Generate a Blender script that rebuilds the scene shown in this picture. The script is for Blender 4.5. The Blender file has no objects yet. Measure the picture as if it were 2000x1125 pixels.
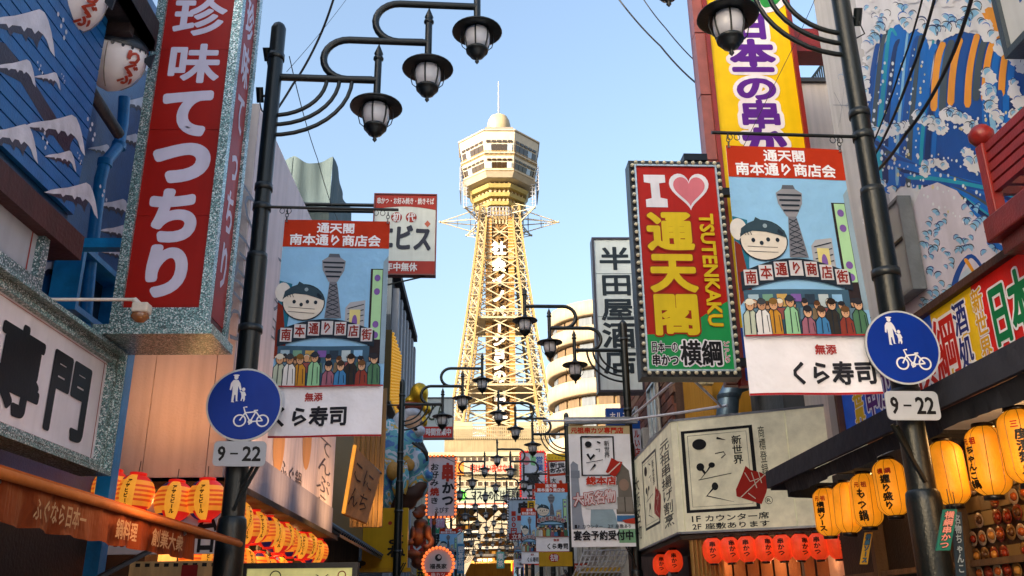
import bpy, bmesh, math, random
from mathutils import Vector, Matrix
from mathutils.geometry import tessellate_polygon
random.seed(7)
S = bpy.context.scene
COL = S.collection
R_ = math.radians
# ------------------------------------------------------------------ camera
PITCH, YAW, ROLL, FPX = R_(20.2), R_(1.61), 0.0115, 1750.0
CAM = Vector((0, 0, 1.6))
Fw = Vector((math.sin(YAW)*math.cos(PITCH), math.cos(YAW)*math.cos(PITCH), math.sin(PITCH)))
r0 = Vector((math.cos(YAW), -math.sin(YAW), 0)); u0 = r0.cross(Fw)
Rt = (r0*math.cos(ROLL) - u0*math.sin(ROLL)).normalized(); Up = (u0*math.cos(ROLL) + r0*math.sin(ROLL)).normalized()
cd = bpy.data.cameras.new('camera'); cam = bpy.data.objects.new('camera', cd); COL.objects.link(cam)
cd.sensor_width = 36; cd.lens = 36*FPX/2000; cd.clip_end = 5000; cd.clip_start = .05
mw = Matrix((Rt, Up, -Fw)).transposed().to_4x4(); mw.translation = CAM
cam.matrix_world = mw; S.camera = cam
# ------------------------------------------------------------------ light
SUN_EL, SUN_AZ = R_(16), R_(230)          # azimuth clockwise from +Y (the street's direction): behind and to the left
w = bpy.data.worlds.new('World'); S.world = w; w.use_nodes = True
nt = w.node_tree; bg = nt.nodes['Background']
sky = nt.nodes.new('ShaderNodeTexSky'); sky.sky_type = 'NISHITA'; sky.sun_disc = False
sky.sun_elevation = SUN_EL; sky.sun_rotation = SUN_AZ; sky.altitude = 0; sky.air_density = 1.15; sky.dust_density = 7.0; sky.ozone_density = 1.5
nt.links.new(sky.outputs[0], bg.inputs[0]); bg.inputs[1].default_value = 0.15
sl = bpy.data.lights.new('sun', 'SUN'); sl.energy = 3.2; sl.angle = R_(.5); sl.color = (1, .89, .74)
so = bpy.data.objects.new('sun', sl); COL.objects.link(so)
sd = Vector((math.sin(SUN_AZ)*math.cos(SUN_EL), math.cos(SUN_AZ)*math.cos(SUN_EL), math.sin(SUN_EL)))
so.rotation_euler = sd.to_track_quat('Z', 'Y').to_euler(); so.location = sd*200
S.view_settings.view_transform = 'Standard'; S.view_settings.look = 'None'; S.view_settings.gamma = 1; S.view_settings.use_curve_mapping = False
S.view_settings.exposure = 1.82
try:
    S.cycles.max_bounces = 8; S.cycles.diffuse_bounces = 6; S.cycles.glossy_bounces = 2; S.cycles.transparent_max_bounces = 6
except Exception: pass
# ------------------------------------------------------------------ measuring rays
def ray(px, py): return Fw + Rt*((px-1000)/FPX) + Up*((562.5-py)/FPX)
def P(px, py, Y):
    d = ray(px, py); return CAM + d*(Y/d.y)
def PX(px, py, X):
    d = ray(px, py); return CAM + d*(X/d.x)
# ------------------------------------------------------------------ materials
def lin(h):
    h = h.lstrip('#'); r = []
    for i in (0, 2, 4):
        c = int(h[i:i+2], 16)/255; r.append(c/12.92 if c <= .04045 else ((c+.055)/1.055)**2.4)
    return r
MC = {}
def M(hexc, kind='print', e=0.0):
    """procedural materials: colour, grain, fine relief and wear; kind picks gloss and texture"""
    key = (hexc, kind, e)
    if key in MC: return MC[key]
    m = bpy.data.materials.new(kind + '_' + hexc.strip('#')); m.use_nodes = True
    n = m.node_tree.nodes; L = m.node_tree.links; b = n['Principled BSDF']
    c = lin(hexc)
    rough, metal, namt, nsc, bump, bsc = dict(
        print=(.42, 0, .10, 3, .04, 40), cloth=(.75, 0, .12, 2.5, .4, 6), paint=(.34, 0, .26, 7, .14, 60), metal=(.38, .75, .25, 9, .10, 50),
        wall=(.85, 0, .30, 1.3, .35, 25), plaster=(.8, 0, .16, .7, .3, 40), wood=(.6, 0, .45, 6, .3, 30), glass=(.06, 0, .15, 2, 0, 10), plastic=(.25, 0, .06, 4, .03, 60),
        glow=(.5, 0, .24, 4, .10, 50), steel=(.5, 0, .15, 1, .1, 9), far=(.8, 0, .2, .6, .1, 4), asphalt=(.9, 0, .3, 4, .5, 90), wire=(.6, 0, .1, 5, 0, 5),
        skin=(.55, 0, .3, 4, .7, 14), brick=(.85, 0, .35, 12, .4, 60), mosaic=(.3, .5, .5, 60, .8, 90))[kind]
    tc = n.new('ShaderNodeTexCoord'); src = tc.outputs['Object']
    no = n.new('ShaderNodeTexNoise'); no.inputs['Scale'].default_value = nsc; no.inputs['Detail'].default_value = 5; no.inputs['Roughness'].default_value = .6
    if kind == 'wood':
        mp = n.new('ShaderNodeMapping'); mp.inputs['Scale'].default_value = (1, 1, .12); L.new(src, mp.inputs[0]); L.new(mp.outputs[0], no.inputs['Vector'])
    else: L.new(src, no.inputs['Vector'])
    rp = n.new('ShaderNodeMapRange'); rp.inputs[1].default_value = .3; rp.inputs[2].default_value = .7
    rp.inputs[3].default_value = 1-namt; rp.inputs[4].default_value = 1+namt*.4
    L.new(no.outputs[0], rp.inputs[0])
    mx = n.new('ShaderNodeVectorMath'); mx.operation = 'SCALE'; mx.inputs[0].default_value = c; L.new(rp.outputs[0], mx.inputs['Scale'])
    col = mx.outputs[0]
    if kind in ('wall', 'plaster', 'far', 'paint', 'print'):           # rain streaks and grime: vertical noise
        mp = n.new('ShaderNodeMapping'); mp.inputs['Scale'].default_value = (7, 7, .35); L.new(src, mp.inputs[0])
        n2 = n.new('ShaderNodeTexNoise'); n2.inputs['Scale'].default_value = 1.2; n2.inputs['Detail'].default_value = 4; L.new(mp.outputs[0], n2.inputs['Vector'])
        r2 = n.new('ShaderNodeMapRange'); r2.inputs[1].default_value = .45; r2.inputs[2].default_value = .75; r2.inputs[3].default_value = 1
        r2.inputs[4].default_value = {'wall': .6, 'plaster': .78, 'far': .75, 'paint': .85, 'print': .88}[kind]
        L.new(n2.outputs[0], r2.inputs[0]); m2 = n.new('ShaderNodeVectorMath'); m2.operation = 'SCALE'; L.new(col, m2.inputs[0]); L.new(r2.outputs[0], m2.inputs['Scale']); col = m2.outputs[0]
    if kind == 'mosaic':                                                # glittering chips of glass
        vo = n.new('ShaderNodeTexVoronoi'); vo.inputs['Scale'].default_value = 120; L.new(src, vo.inputs['Vector'])
        cr = n.new('ShaderNodeValToRGB'); cr.color_ramp.interpolation = 'CONSTANT'; el = cr.color_ramp.elements
        el[0].position = 0; el[0].color = (.10, .15, .155, 1); el[1].position = .3; el[1].color = (c[0]*.5, c[1]*.6, c[2]*.62, 1)
        x = el.new(.5); x.color = (c[0], c[1], c[2], 1); x = el.new(.72); x.color = (.80, .86, .86, 1); x = el.new(.9); x.color = (.35, .46, .47, 1)
        sx = n.new('ShaderNodeSeparateColor'); L.new(vo.outputs['Color'], sx.inputs[0]); L.new(sx.outputs[0], cr.inputs[0]); col = cr.outputs[0]
        bn = n.new('ShaderNodeBump'); bn.inputs['Strength'].default_value = .7; L.new(sx.outputs[1], bn.inputs['Height']); L.new(bn.outputs[0], b.inputs['Normal'])
    L.new(col, b.inputs['Base Color'])
    b.inputs['Roughness'].default_value = rough; b.inputs['Metallic'].default_value = metal
    if kind in ('print', 'cloth', 'plaster', 'wall', 'far'): b.inputs['Specular IOR Level'].default_value = .22
    if kind == 'glass': b.inputs['Specular IOR Level'].default_value = .8
    if bump and kind != 'mosaic':
        nb = n.new('ShaderNodeTexNoise'); nb.inputs['Scale'].default_value = bsc; nb.inputs['Detail'].default_value = 3; L.new(src, nb.inputs['Vector'])
        bn = n.new('ShaderNodeBump'); bn.inputs['Strength'].default_value = bump; bn.inputs['Distance'].default_value = .05 if kind == 'cloth' else .02; L.new(nb.outputs[0], bn.inputs['Height']); L.new(bn.outputs[0], b.inputs['Normal'])
    if e: L.new(col, b.inputs['Emission Color']); b.inputs['Emission Strength'].default_value = e
    MC[key] = m; return m
BLACK = '#15171b'
# ------------------------------------------------------------------ objects
def tag(o, label=None, cat=None, group=None, kind=None):
    if label: o['label'] = label
    if cat: o['category'] = cat
    if group: o['group'] = group
    if kind: o['kind'] = kind
    return o
def thing(name, label, cat, loc=(0, 0, 0), group=None):
    o = bpy.data.objects.new(name, None); o.empty_display_size = .1; COL.objects.link(o); o.location = Vector(loc); return tag(o, label, cat, group)
def wloc(o):
    v = Vector((0, 0, 0))
    while o: v = v + o.location; o = o.parent
    return v
class MB:
    """collects geometry in world coordinates (or local ones, for a thing built at the origin)"""
    def __init__(s): s.v = []; s.f = []; s.m = []; s.mats = []; s.sm = []
    def mi(s, m):
        if m not in s.mats: s.mats.append(m)
        return s.mats.index(m)
    def add(s, vs, fs, m, smooth=False):
        b = len(s.v); s.v += [tuple(x) for x in vs]; i = s.mi(m)
        for f in fs: s.f.append([b+k for k in f]); s.m.append(i); s.sm.append(smooth)
        return s
    def hexa(s, p, m):   # 8 corners: bottom 0-3, top 4-7
        return s.add(p, [(0, 3, 2, 1), (4, 5, 6, 7), (0, 1, 5, 4), (1, 2, 6, 5), (2, 3, 7, 6), (3, 0, 4, 7)], m)
    def box(s, x0, x1, y0, y1, z0, z1, m):
        x0, x1 = sorted((x0, x1)); y0, y1 = sorted((y0, y1)); z0, z1 = sorted((z0, z1))
        return s.hexa([(x0, y0, z0), (x1, y0, z0), (x1, y1, z0), (x0, y1, z0), (x0, y0, z1), (x1, y0, z1), (x1, y1, z1), (x0, y1, z1)], m)
    def obox(s, O, A, B, C, m):
        O, A, B, C = Vector(O), Vector(A), Vector(B), Vector(C)
        return s.hexa([O, O+A, O+A+B, O+B, O+C, O+A+C, O+A+B+C, O+B+C], m)
    def beam(s, p, q, r, m, r2=None):
        p, q = Vector(p), Vector(q); d = q-p
        if d.length < 1e-6: return s
        d.normalize(); a = d.cross(Vector((0, 0, 1))) if abs(d.z) < .95 else d.cross(Vector((1, 0, 0)))
        a.normalize(); b = d.cross(a); a = a*r; b = b*(r2 or r)
        return s.hexa([p-a-b, p+a-b, p+a+b, p-a+b, q-a-b, q+a-b, q+a+b, q-a+b], m)
    def tube(s, pts, r, m, n=10, cap=True):
        pts = [Vector(p) for p in pts]; rs = r if isinstance(r, (list, tuple)) else [r]*len(pts); vs = []; fs = []; a = None
        for i, p in enumerate(pts):
            d = (pts[min(i+1, len(pts)-1)]-pts[max(i-1, 0)]).normalized()
            if a is None: a = d.cross(Vector((0, 0, 1))) if abs(d.z) < .95 else Vector((1, 0, 0))
            a = (a - d*a.dot(d)).normalized(); b = d.cross(a)
            for k in range(n):
                t = 2*math.pi*k/n; vs.append(p + a*(rs[i]*math.cos(t)) + b*(rs[i]*math.sin(t)))
        for i in range(len(pts)-1):
            for k in range(n): fs.append((i*n+k, i*n+(k+1) % n, (i+1)*n+(k+1) % n, (i+1)*n+k))
        s.add(vs, fs, m, n > 5)
        if cap: s.add(vs[:n], [tuple(range(n))[::-1]], m); s.add(vs[-n:], [tuple(range(n))], m)
        return s
    def lathe(s, prof, c, m, n=20, a0=0, a1=2*math.pi, smooth=True):
        full = abs(a1-a0-2*math.pi) < 1e-6; k = n if full else n+1; vs = []
        for r, z in prof:
            for j in range(k):
                t = a0+(a1-a0)*j/n; vs.append((c[0]+r*math.cos(t), c[1]+r*math.sin(t), c[2]+z))
        fs = []
        for i in range(len(prof)-1):
            for j in range(n):
                j2 = (j+1) % k if full else j+1
                fs.append((i*k+j, i*k+j2, (i+1)*k+j2, (i+1)*k+j))
        return s.add(vs, fs, m, smooth)
    def prism(s, pts, ext, m):  # planar polygon (3D points) pushed along ext
        n = len(pts); ext = Vector(ext); pts = [Vector(p) for p in pts]
        tris = tessellate_polygon([pts]); vs = pts + [p+ext for p in pts]
        fs = [tuple(t) for t in tris] + [tuple(i+n for i in t[::-1]) for t in tris] + [(i, (i+1) % n, (i+1) % n+n, i+n) for i in range(n)]
        return s.add(vs, fs, m)
    def mesh(s, name, off=Vector((0, 0, 0))):
        me = bpy.data.meshes.new(name); me.from_pydata([(v[0]-off[0], v[1]-off[1], v[2]-off[2]) for v in s.v], [], s.f)
        for m in s.mats: me.materials.append(m)
        me.polygons.foreach_set('material_index', s.m); me.polygons.foreach_set('use_smooth', s.sm); me.update(); return me
    def build(s, name, parent=None, recalc=True, bevel=0, local=False, **kw):
        off = wloc(parent) if (parent and not local) else Vector((0, 0, 0))
        me = s.mesh(name, off)
        if recalc:
            bm = bmesh.new(); bm.from_mesh(me); bmesh.ops.recalc_face_normals(bm, faces=bm.faces); bm.to_mesh(me); bm.free()
        o = bpy.data.objects.new(name, me); COL.objects.link(o); o.parent = parent
        if bevel:
            b = o.modifiers.new('b', 'BEVEL'); b.width = bevel; b.segments = 2; b.limit_method = 'ANGLE'
        if kw: tag(o, **kw)
        return o
def copy_tree(o, parent=None):
    c = o.copy(); COL.objects.link(c); c.parent = parent
    for ch in list(o.children): copy_tree(ch, c)
    return c
def place(name, mesh, parent, loc, rot=None):
    o = bpy.data.objects.new(name, mesh); COL.objects.link(o); o.parent = parent; o.location = Vector(loc) - wloc(parent) if parent else Vector(loc)
    if rot: o.rotation_euler = rot
    return o
# ------------------------------------------------------------------ lettering
GC = {}
def glyph(t, res=2):
    k = (t, res)
    if k in GC: return GC[k]
    cu = bpy.data.curves.new('t', 'FONT'); cu.body = t; cu.fill_mode = 'FRONT'; cu.resolution_u = res
    ob = bpy.data.objects.new('t', cu); COL.objects.link(ob)
    me = bpy.data.meshes.new_from_object(ob.evaluated_get(bpy.context.evaluated_depsgraph_get()))
    bpy.data.objects.remove(ob); bpy.data.curves.remove(cu)
    vs = [(v.co.x, v.co.y) for v in me.vertices]; fs = [tuple(p.vertices) for p in me.polygons]
    cnt = {}
    for f in fs:
        for i in range(len(f)):
            e = tuple(sorted((f[i], f[(i+1) % len(f)]))); cnt[e] = cnt.get(e, 0)+1
    be = [e for e, c in cnt.items() if c == 1]; bpy.data.meshes.remove(me)
    GC[k] = (vs, fs, be); return GC[k]
class Plane:
    """a real plane in the place: corner O (top left), unit vectors U (right) and D (down), facing N"""
    def __init__(s, O, U, D, W, H):
        s.O, s.U, s.D, s.W, s.H = Vector(O), Vector(U).normalized(), Vector(D).normalized(), W, H
        s.N = s.D.cross(s.U).normalized()
        if s.N.dot(CAM-s.O) < 0: s.N = -s.N
    def at(s, u, d, n=0): return s.O + s.U*u + s.D*d + s.N*n
    def px(s, x, y):   # photo position on this plane, as fractions of its size
        r = ray(x, y); t = (s.O-CAM).dot(s.N)/r.dot(s.N); q = CAM+r*t-s.O
        return (q.dot(s.U)/s.W, q.dot(s.D)/s.H)
def signplane(x0, x1, y0, y1, Y, rot=2.5):
    """upright rectangle across the street at distance Y whose outline is measured at its middle lines"""
    xm, ym = (x0+x1)/2, (y0+y1)/2
    A, B = P(x0, ym, Y), P(x1, ym, Y); T, Bo = P(xm, y0, Y), P(xm, y1, Y)
    W = B.x-A.x; H = T.z-Bo.z; U = Vector((math.cos(R_(rot)), math.sin(R_(rot)), 0)); c = Vector(((A.x+B.x)/2, Y, T.z))
    return Plane(c-U*(W/2), U, (0, 0, -1), W, H)
def wallplane(X, Y0, Y1, z0, z1):
    """upright rectangle along the street; U runs the way it reads from the street"""
    if X < 0: return Plane((X, Y0, z1), (0, 1, 0), (0, 0, -1), Y1-Y0, z1-z0)
    return Plane((X, Y1, z1), (0, -1, 0), (0, 0, -1), Y1-Y0, z1-z0)
class Art:
    """flat print on a plane, in fractions of its width and height from the top left corner; layers lie a few mm apart"""
    def __init__(s, pl, eps=.0025, base=.002, disp=None): s.pl = pl; s.eps = eps; s.base = base; s.items = []; s.disp = disp; s.jit = eps*.2
    def raw(s, pts, faces, m, L):   # pts in metres
        L += random.random()*.16
        s.items.append((pts, faces, m, L))
    def poly(s, pts, m, L=0):
        p = [(a*s.pl.W, b*s.pl.H) for a, b in pts]
        t = tessellate_polygon([[Vector((x, y, 0)) for x, y in p]]); s.raw(p, [tuple(f) for f in t], m, L); return s
    def ppoly(s, pts, m, L=0): return s.poly([s.pl.px(x, y) for x, y in pts], m, L)
    def rect(s, a, b, c, d, m, L=0): return s.poly([(a, b), (c, b), (c, d), (a, d)], m, L)
    def ell(s, cx, cy, rx, ry, m, L=0, n=20, a0=0, a1=360):
        pts = [(cx+rx*math.cos(R_(a0+(a1-a0)*i/n)), cy+ry*math.sin(R_(a0+(a1-a0)*i/n))) for i in range(n + (0 if a1-a0 == 360 else 1))]
        return s.poly(pts, m, L)
    def line(s, pts, w, m, L=0, taper=False):   # w in metres
        q = [Vector((a*s.pl.W, b*s.pl.H)) for a, b in pts]; l = []; r = []
        for i, p in enumerate(q):
            d = (q[min(i+1, len(q)-1)]-q[max(i-1, 0)]); d = d.normalized() if d.length > 0 else Vector((1, 0)); n_ = Vector((-d.y, d.x))
            ww = w/2*(1 - (i/(len(q)-1))*.85 if taper else 1); l.append(p+n_*ww); r.append(p-n_*ww)
        vs = [tuple(x) for x in l+r]; n = len(q); s.raw(vs, [(i, i+1, n+i+1, n+i) for i in range(n-1)], m, L); return s
    def pline(s, pts, w, m, L=0, taper=False): return s.line([s.pl.px(x, y) for x, y in pts], w, m, L, taper)
    def ring(s, cx, cy, r, w, m, L=0, n=24):    # r, w in metres
        c = Vector((cx*s.pl.W, cy*s.pl.H)); vs = []
        for i in range(n):
            t = 2*math.pi*i/n; d = Vector((math.cos(t), math.sin(t))); vs += [tuple(c+d*(r-w/2)), tuple(c+d*(r+w/2))]
        s.raw(vs, [(2*i, 2*i+1, (2*i+3) % (2*n), (2*i+2) % (2*n)) for i in range(n)], m, L); return s
    def stroke(s, vs, fs, be, r, m, L):
        s.raw(vs, fs, m, L)
        if r <= 0: return
        for a, b in be:
            p, q = Vector(vs[a]), Vector(vs[b]); d = q-p
            if d.length < 1e-7: continue
            d.normalize(); n_ = Vector((-d.y, d.x))*r; j = .1+random.random()*.8
            k = [tuple(p+n_), tuple(p-n_)]
            t0 = math.atan2(-d.y, -d.x)
            pts = [p+n_] + [p+Vector((math.cos(t0-R_(x)), math.sin(t0-R_(x))))*r for x in (-40, 0, 40)] + [p-n_, q-n_] + [q+Vector((math.cos(t0+math.pi-R_(x)), math.sin(t0+math.pi-R_(x))))*r for x in (-40, 0, 40)] + [q+n_]
            # order round the capsule
            c = (p+q)/2; pts.sort(key=lambda z: math.atan2((z-c).dot(n_)/r, (z-c).dot(d)))
            s.items.append(([tuple(x) for x in pts], [tuple(range(len(pts)))], m, L+j*.7))
    def text(s, t, a, b, c, d, m, bold=.02, L=1, out=None, vert=False, res=2, tilt=0, shear=0):
        """t fitted into the box a,b - c,d; out = [(material, extra width), ...] outlines below the letters"""
        X0, Y0, X1, Y1 = a*s.pl.W, b*s.pl.H, c*s.pl.W, d*s.pl.H; cells = []
        if t.isascii():
            vs, fs, be = glyph(t, res)
            if not vs: return s
            lx = min(v[0] for v in vs); hx = max(v[0] for v in vs); ly = min(v[1] for v in vs); hy = max(v[1] for v in vs)
            cells.append((t, X0, Y0, X1, Y1, lx, hx, ly, hy))
        else:
            n = len(t)
            for i, ch in enumerate(t):
                if ch in ' \u3000': continue
                if vert: q = (X0, Y0+(Y1-Y0)*i/n, X1, Y0+(Y1-Y0)*(i+1)/n)
                else: q = (X0+(X1-X0)*i/n, Y0, X0+(X1-X0)*(i+1)/n, Y1)
                if ch in '0123456789':
                    vs = glyph(ch, res)[0]; cells.append((ch, q[0]+(q[2]-q[0])*.2, q[1]+(q[3]-q[1])*.1, q[2]-(q[2]-q[0])*.2, q[3]-(q[3]-q[1])*.1, min(v[0] for v in vs), max(v[0] for v in vs), min(v[1] for v in vs), max(v[1] for v in vs)))
                else: cells.append((ch,)+q+(0, 1, -.12, .88))
        for ch, x0, y0, x1, y1, lx, hx, ly, hy in cells:
            vs, fs, be = glyph(ch, res); sx = (x1-x0)/(hx-lx); sy = (y1-y0)/(hy-ly); pts = []
            for vx, vy in vs:
                X = x0+(vx-lx)*sx; Yy = y1-(vy-ly)*sy
                if vert and ch == 'ー':
                    cx, cy = (x0+x1)/2, (y0+y1)/2; X, Yy = cx-(Yy-cy), cy+(X-cx)
                if tilt: 
                    cx, cy = (X0+X1)/2, (Y0+Y1)/2; ct, st = math.cos(R_(tilt)), math.sin(R_(tilt)); X, Yy = cx+(X-cx)*ct-(Yy-cy)*st, cy+(X-cx)*st+(Yy-cy)*ct
                if shear: Yy += (X-X0)*shear
                pts.append((X, Yy))
            em = min(abs(x1-x0), abs(y1-y0)) if not t.isascii() else abs(y1-y0)
            for k, (om, ex) in enumerate(out or []): s.stroke(pts, fs, be, (bold+ex)*em, om, L+k)
            s.stroke(pts, fs, be, bold*em, m, L+len(out or []))
        return s
    def build(s, name, parent, thr=.09, **kw):
        mb = MB(); pl = s.pl
        for pts, fs, m, L in s.items: mb.add([(x, y, s.base+s.eps*L) for x, y in pts], fs, m)
        if s.disp:
            bm = bmesh.new(); me = mb.mesh('t'); bm.from_mesh(me); bpy.data.meshes.remove(me)
            for _ in range(5):
                es = [e for e in bm.edges if e.calc_length() > thr]
                if not es: break
                bmesh.ops.subdivide_edges(bm, edges=es, cuts=1); bmesh.ops.triangulate(bm, faces=[f for f in bm.faces if len(f.verts) > 4])
            bm.verts.ensure_lookup_table()
            for v in bm.verts:
                dn = s.disp(v.co.x/pl.W, v.co.y/pl.H); v.co = pl.at(v.co.x, v.co.y, v.co.z+dn) - wloc(parent)
            me = bpy.data.meshes.new(name); bm.to_mesh(me); bm.free()
            for m in mb.mats: me.materials.append(m)
            for p in me.polygons: p.use_smooth = False
            o = bpy.data.objects.new(name, me); COL.objects.link(o); o.parent = parent
        else:
            mb.v = [tuple(pl.at(*v)) for v in mb.v]; o = mb.build(name, parent, recalc=False)
        if kw: tag(o, **kw)
        return o
def slab(mb, pl, a, b, c, d, n0, n1, m):
    """box on a plane from n0 to n1 out of it, in fractions"""
    mb.obox(pl.at(a*pl.W, d*pl.H, n0), pl.U*((c-a)*pl.W), pl.N*(n1-n0), pl.D*(-(d-b)*pl.H), m); return mb
def frame(mb, pl, w, n0, n1, m, inset=0, sides='lrtb'):
    """four bars butted round the plane's outline, w metres wide"""
    fx, fy = w/pl.W, w/pl.H
    if 't' in sides: slab(mb, pl, -fx, -fy, 1+fx, 0, n0, n1, m)
    if 'b' in sides: slab(mb, pl, -fx, 1, 1+fx, 1+fy, n0, n1, m)
    if 'l' in sides: slab(mb, pl, -fx, 0, 0, 1, n0, n1, m)
    if 'r' in sides: slab(mb, pl, 1, 0, 1+fx, 1, n0, n1, m)
    return mb
# ================================================================== ground and street
def ground_sheet(name, x0, x1, y0, y1, z0, m, thick=0):
    mb = MB()
    if thick: mb.box(x0, x1, y0, y1, z0-thick, z0, m)
    else: mb.add([(x0, y0, z0), (x1, y0, z0), (x1, y1, z0), (x0, y1, z0)], [(0, 1, 2, 3)], m)
    return mb.build(name, kind='structure')
ground_sheet('ground', -2500, 2500, -2500, 2500, -.02, M('#4c4a46', 'asphalt'))
ground_sheet('bounce_plaza', -40, 40, -60, -4.5, .004, M('#a9b4c6', 'wall'))  # unseen pale paving behind the camera, added to bounce fill into the street
ground_sheet('street', -2.5, 3.0, -4.5, 140, 0, M('#8f8a84', 'asphalt'))
ground_sheet('pavement', -4.5, -2.5, -4.5, 140, .12, M('#8a8a8c', 'wall'), .14)
ground_sheet('pavement', 3.0, 5.0, -4.5, 140, .12, M('#8a8a8c', 'wall'), .14)
# ================================================================== street lamps
IRON = M('#0d1719', 'paint'); IRON2 = M('#252b2d', 'paint')
def street_lamp(side):
    t = thing('street_lamp', '', 'street lamp')
    mb = MB(); mb.tube([(0, 0, 4.6), (0, 0, 7.0)], .072, IRON, 16); mb.lathe([(.072, 0), (.072, .03), (.055, .07), (.02, .1), (0, .11)], (0, 0, 7.0), IRON, 16)
    mb.tube([(0, 0, 2.35), (0, 0, 4.6)], .092, IRON, 18); mb.build('pole', t)
    MB().lathe([(.095, 0), (.116, .01), (.116, 2.3), (.110, 2.36), (.094, 2.38)], (0, 0, .0), IRON, 20).build('sleeve', t)
    for z, r in ((4.62, .088), (3.95, .104), (6.7, .082), (5.1, .082), (5.3, .082), (3.05, .1)):
        MB().lathe([(r-.01, -.03), (r, -.03), (r, .03), (r-.01, .03)], (0, 0, z), IRON2, 18).build('collar', t)
    MB().beam((-.03*side, -.02, 2.42), (.16*side, -.10, 2.80), .011, IRON).build('bracket_rod', t)
    MB().beam((.02*side, -.10, 2.42), (.21*side, -.14, 2.80), .011, IRON).build('bracket_rod', t)
    zs = [6.48, 6.93, 7.38]; dx = [.98, 1.46, 1.94]
    for k in range(3):
        pts = []
        if k == 0: pts = [(0, 0, zs[0]), (dx[0]*side, 0, zs[0])]
        else:
            x0 = dx[k-1]-.27; r = (zs[k]-zs[k-1])/2; cx = x0-.02; cz = zs[k-1]+r
            pts = [((x0+.22)*side, 0, zs[k-1]+.005)]
            for i in range(13):
                a = R_(-90-180*i/12); pts.append(((cx+r*1.05*math.cos(a))*side, 0, cz+r*math.sin(a)))
            pts.append((dx[k]*side, 0, zs[k]))
        MB().tube(pts, .036, IRON, 10).build('lamp_arm', t)
    for k, (r, zz) in enumerate(((.50, 6.06), (.62, 5.96), (.74, 5.85))):
        cx, cz = r, None; pts = []
        for i in range(11):
            a = math.pi/2*i/10; pts.append((r*math.sin(a)*side, 0, zz+(zs[0]-zz)*(1-math.cos(a))))
        MB().tube(pts, .020, IRON, 8).build('brace', t)
    for k in range(3):
        c = (dx[k]*side, 0, zs[k])
        lp = MB(); lp.tube([(c[0], 0, c[2]-.30), (c[0], 0, c[2]+.22)], .035, IRON, 12)
        lp.lathe([(.035, .22), (.05, .235), (.05, .255), (.03, .27), (.045, .30), (.0, .42)], c, IRON, 12)
        lo = lp.build('lamp', t)
        c = (c[0], c[1], c[2]+.05)
        MB().lathe([(.036, -.24), (.055, -.27), (.09, -.29), (.245, -.34), (.25, -.355), (.235, -.36), (.1, -.335), (.04, -.33)], c, IRON, 28).build('shade', lo)
        MB().lathe([(.0, -.345), (.118, -.35), (.128, -.40), (.122, -.47), (.098, -.555), (.0, -.56)], c, M('#cfcfd6', 'plastic'), 24).build('globe', lo)
        cg = MB()
        for i in range(6):
            a = R_(60*i+20); d = Vector((math.cos(a), math.sin(a), 0)); cc = Vector(c)
            cg.tube([cc+d*.124+Vector((0, 0, -.345)), cc+d*.134+Vector((0, 0, -.40)), cc+d*.128+Vector((0, 0, -.47)), cc+d*.104+Vector((0, 0, -.56))], .008, IRON, 6)
        for i in (0, 1):
            d = Vector((1 if i else -1, 0, 0)); cc = Vector(c)
            cg.tube([cc+d*.15+Vector((0, 0, -.35)), cc+d*.165+Vector((0, 0, -.45)), cc+d*.145+Vector((0, 0, -.53)), cc+d*.10+Vector((0, 0, -.57))], .005, IRON, 6)
        cg.build('cage', lo)
        MB().lathe([(.10, -.55), (.112, -.56), (.108, -.585), (.085, -.59), (.088, -.61), (.065, -.62), (.066, -.64), (.04, -.65), (.025, -.67), (.014, -.68), (.022, -.70), (0, -.73)], c, IRON, 20).build('finial', lo)
    return t
def place_lamp(proto, X, Y, label, rot):
    for o in [proto]: pass
    c = copy_tree(proto); c.location = (X, Y, 0); c.rotation_euler = (0, 0, R_(rot)); tag(c, label, group='three-headed lamps lining the street'); return c
LP = street_lamp(1); RP = street_lamp(-1)
LPX = P(512, 400, 7.4).x; RPX = P(1708, 400, 6.1).x
def lampset(proto, arr):
    for i, (X, Y, lab) in enumerate(arr):
        if i == 0: proto.location = (X, Y, 0); proto.rotation_euler = (0, 0, R_(3)); tag(proto, lab, group='three-headed lamps lining the street'); first = proto
        else: place_lamp(proto, X, Y, lab, 1.5)
ORD = ['first', 'second', 'third', 'fourth', 'fifth', 'sixth', 'seventh', 'eighth', 'ninth', 'tenth', 'eleventh', 'twelfth', 'thirteenth', 'fourteenth', 'fifteenth', 'sixteenth', 'seventeenth', 'eighteenth', 'nineteenth', 'twentieth']
lampset(LP, [(LPX, 7.4, 'black street lamp carrying the left blue walkers disc, three hanging lanterns')] +
        [(P(783, 860, 21.4).x, 21.4, 'black street lamp in front of the yellow signboard and painted giant figure')] +
        [(-2.1, y, f'black street lamp, {ORD[i+2]} from the viewer in the left row') for i, y in enumerate((35.4, 43.5, 51.5, 59.5, 68, 77))])
lampset(RP, [(RPX, 6.1, 'tall black street lamp carrying the right blue walkers disc near the awning')] +
        [(P(1226, 800, 16.8).x, 16.8, 'black street lamp in front of the long white liquor shop sign')] +
        [(P(1108, 880, 25.3).x, 25.3, 'black street lamp, third from the viewer in the right row, behind the white restaurant banner')] +
        [(2.25, y, f'black street lamp, {ORD[i+3]} from the viewer in the right row') for i, y in enumerate((32.8, 40.3, 48, 56, 64, 73))])
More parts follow.
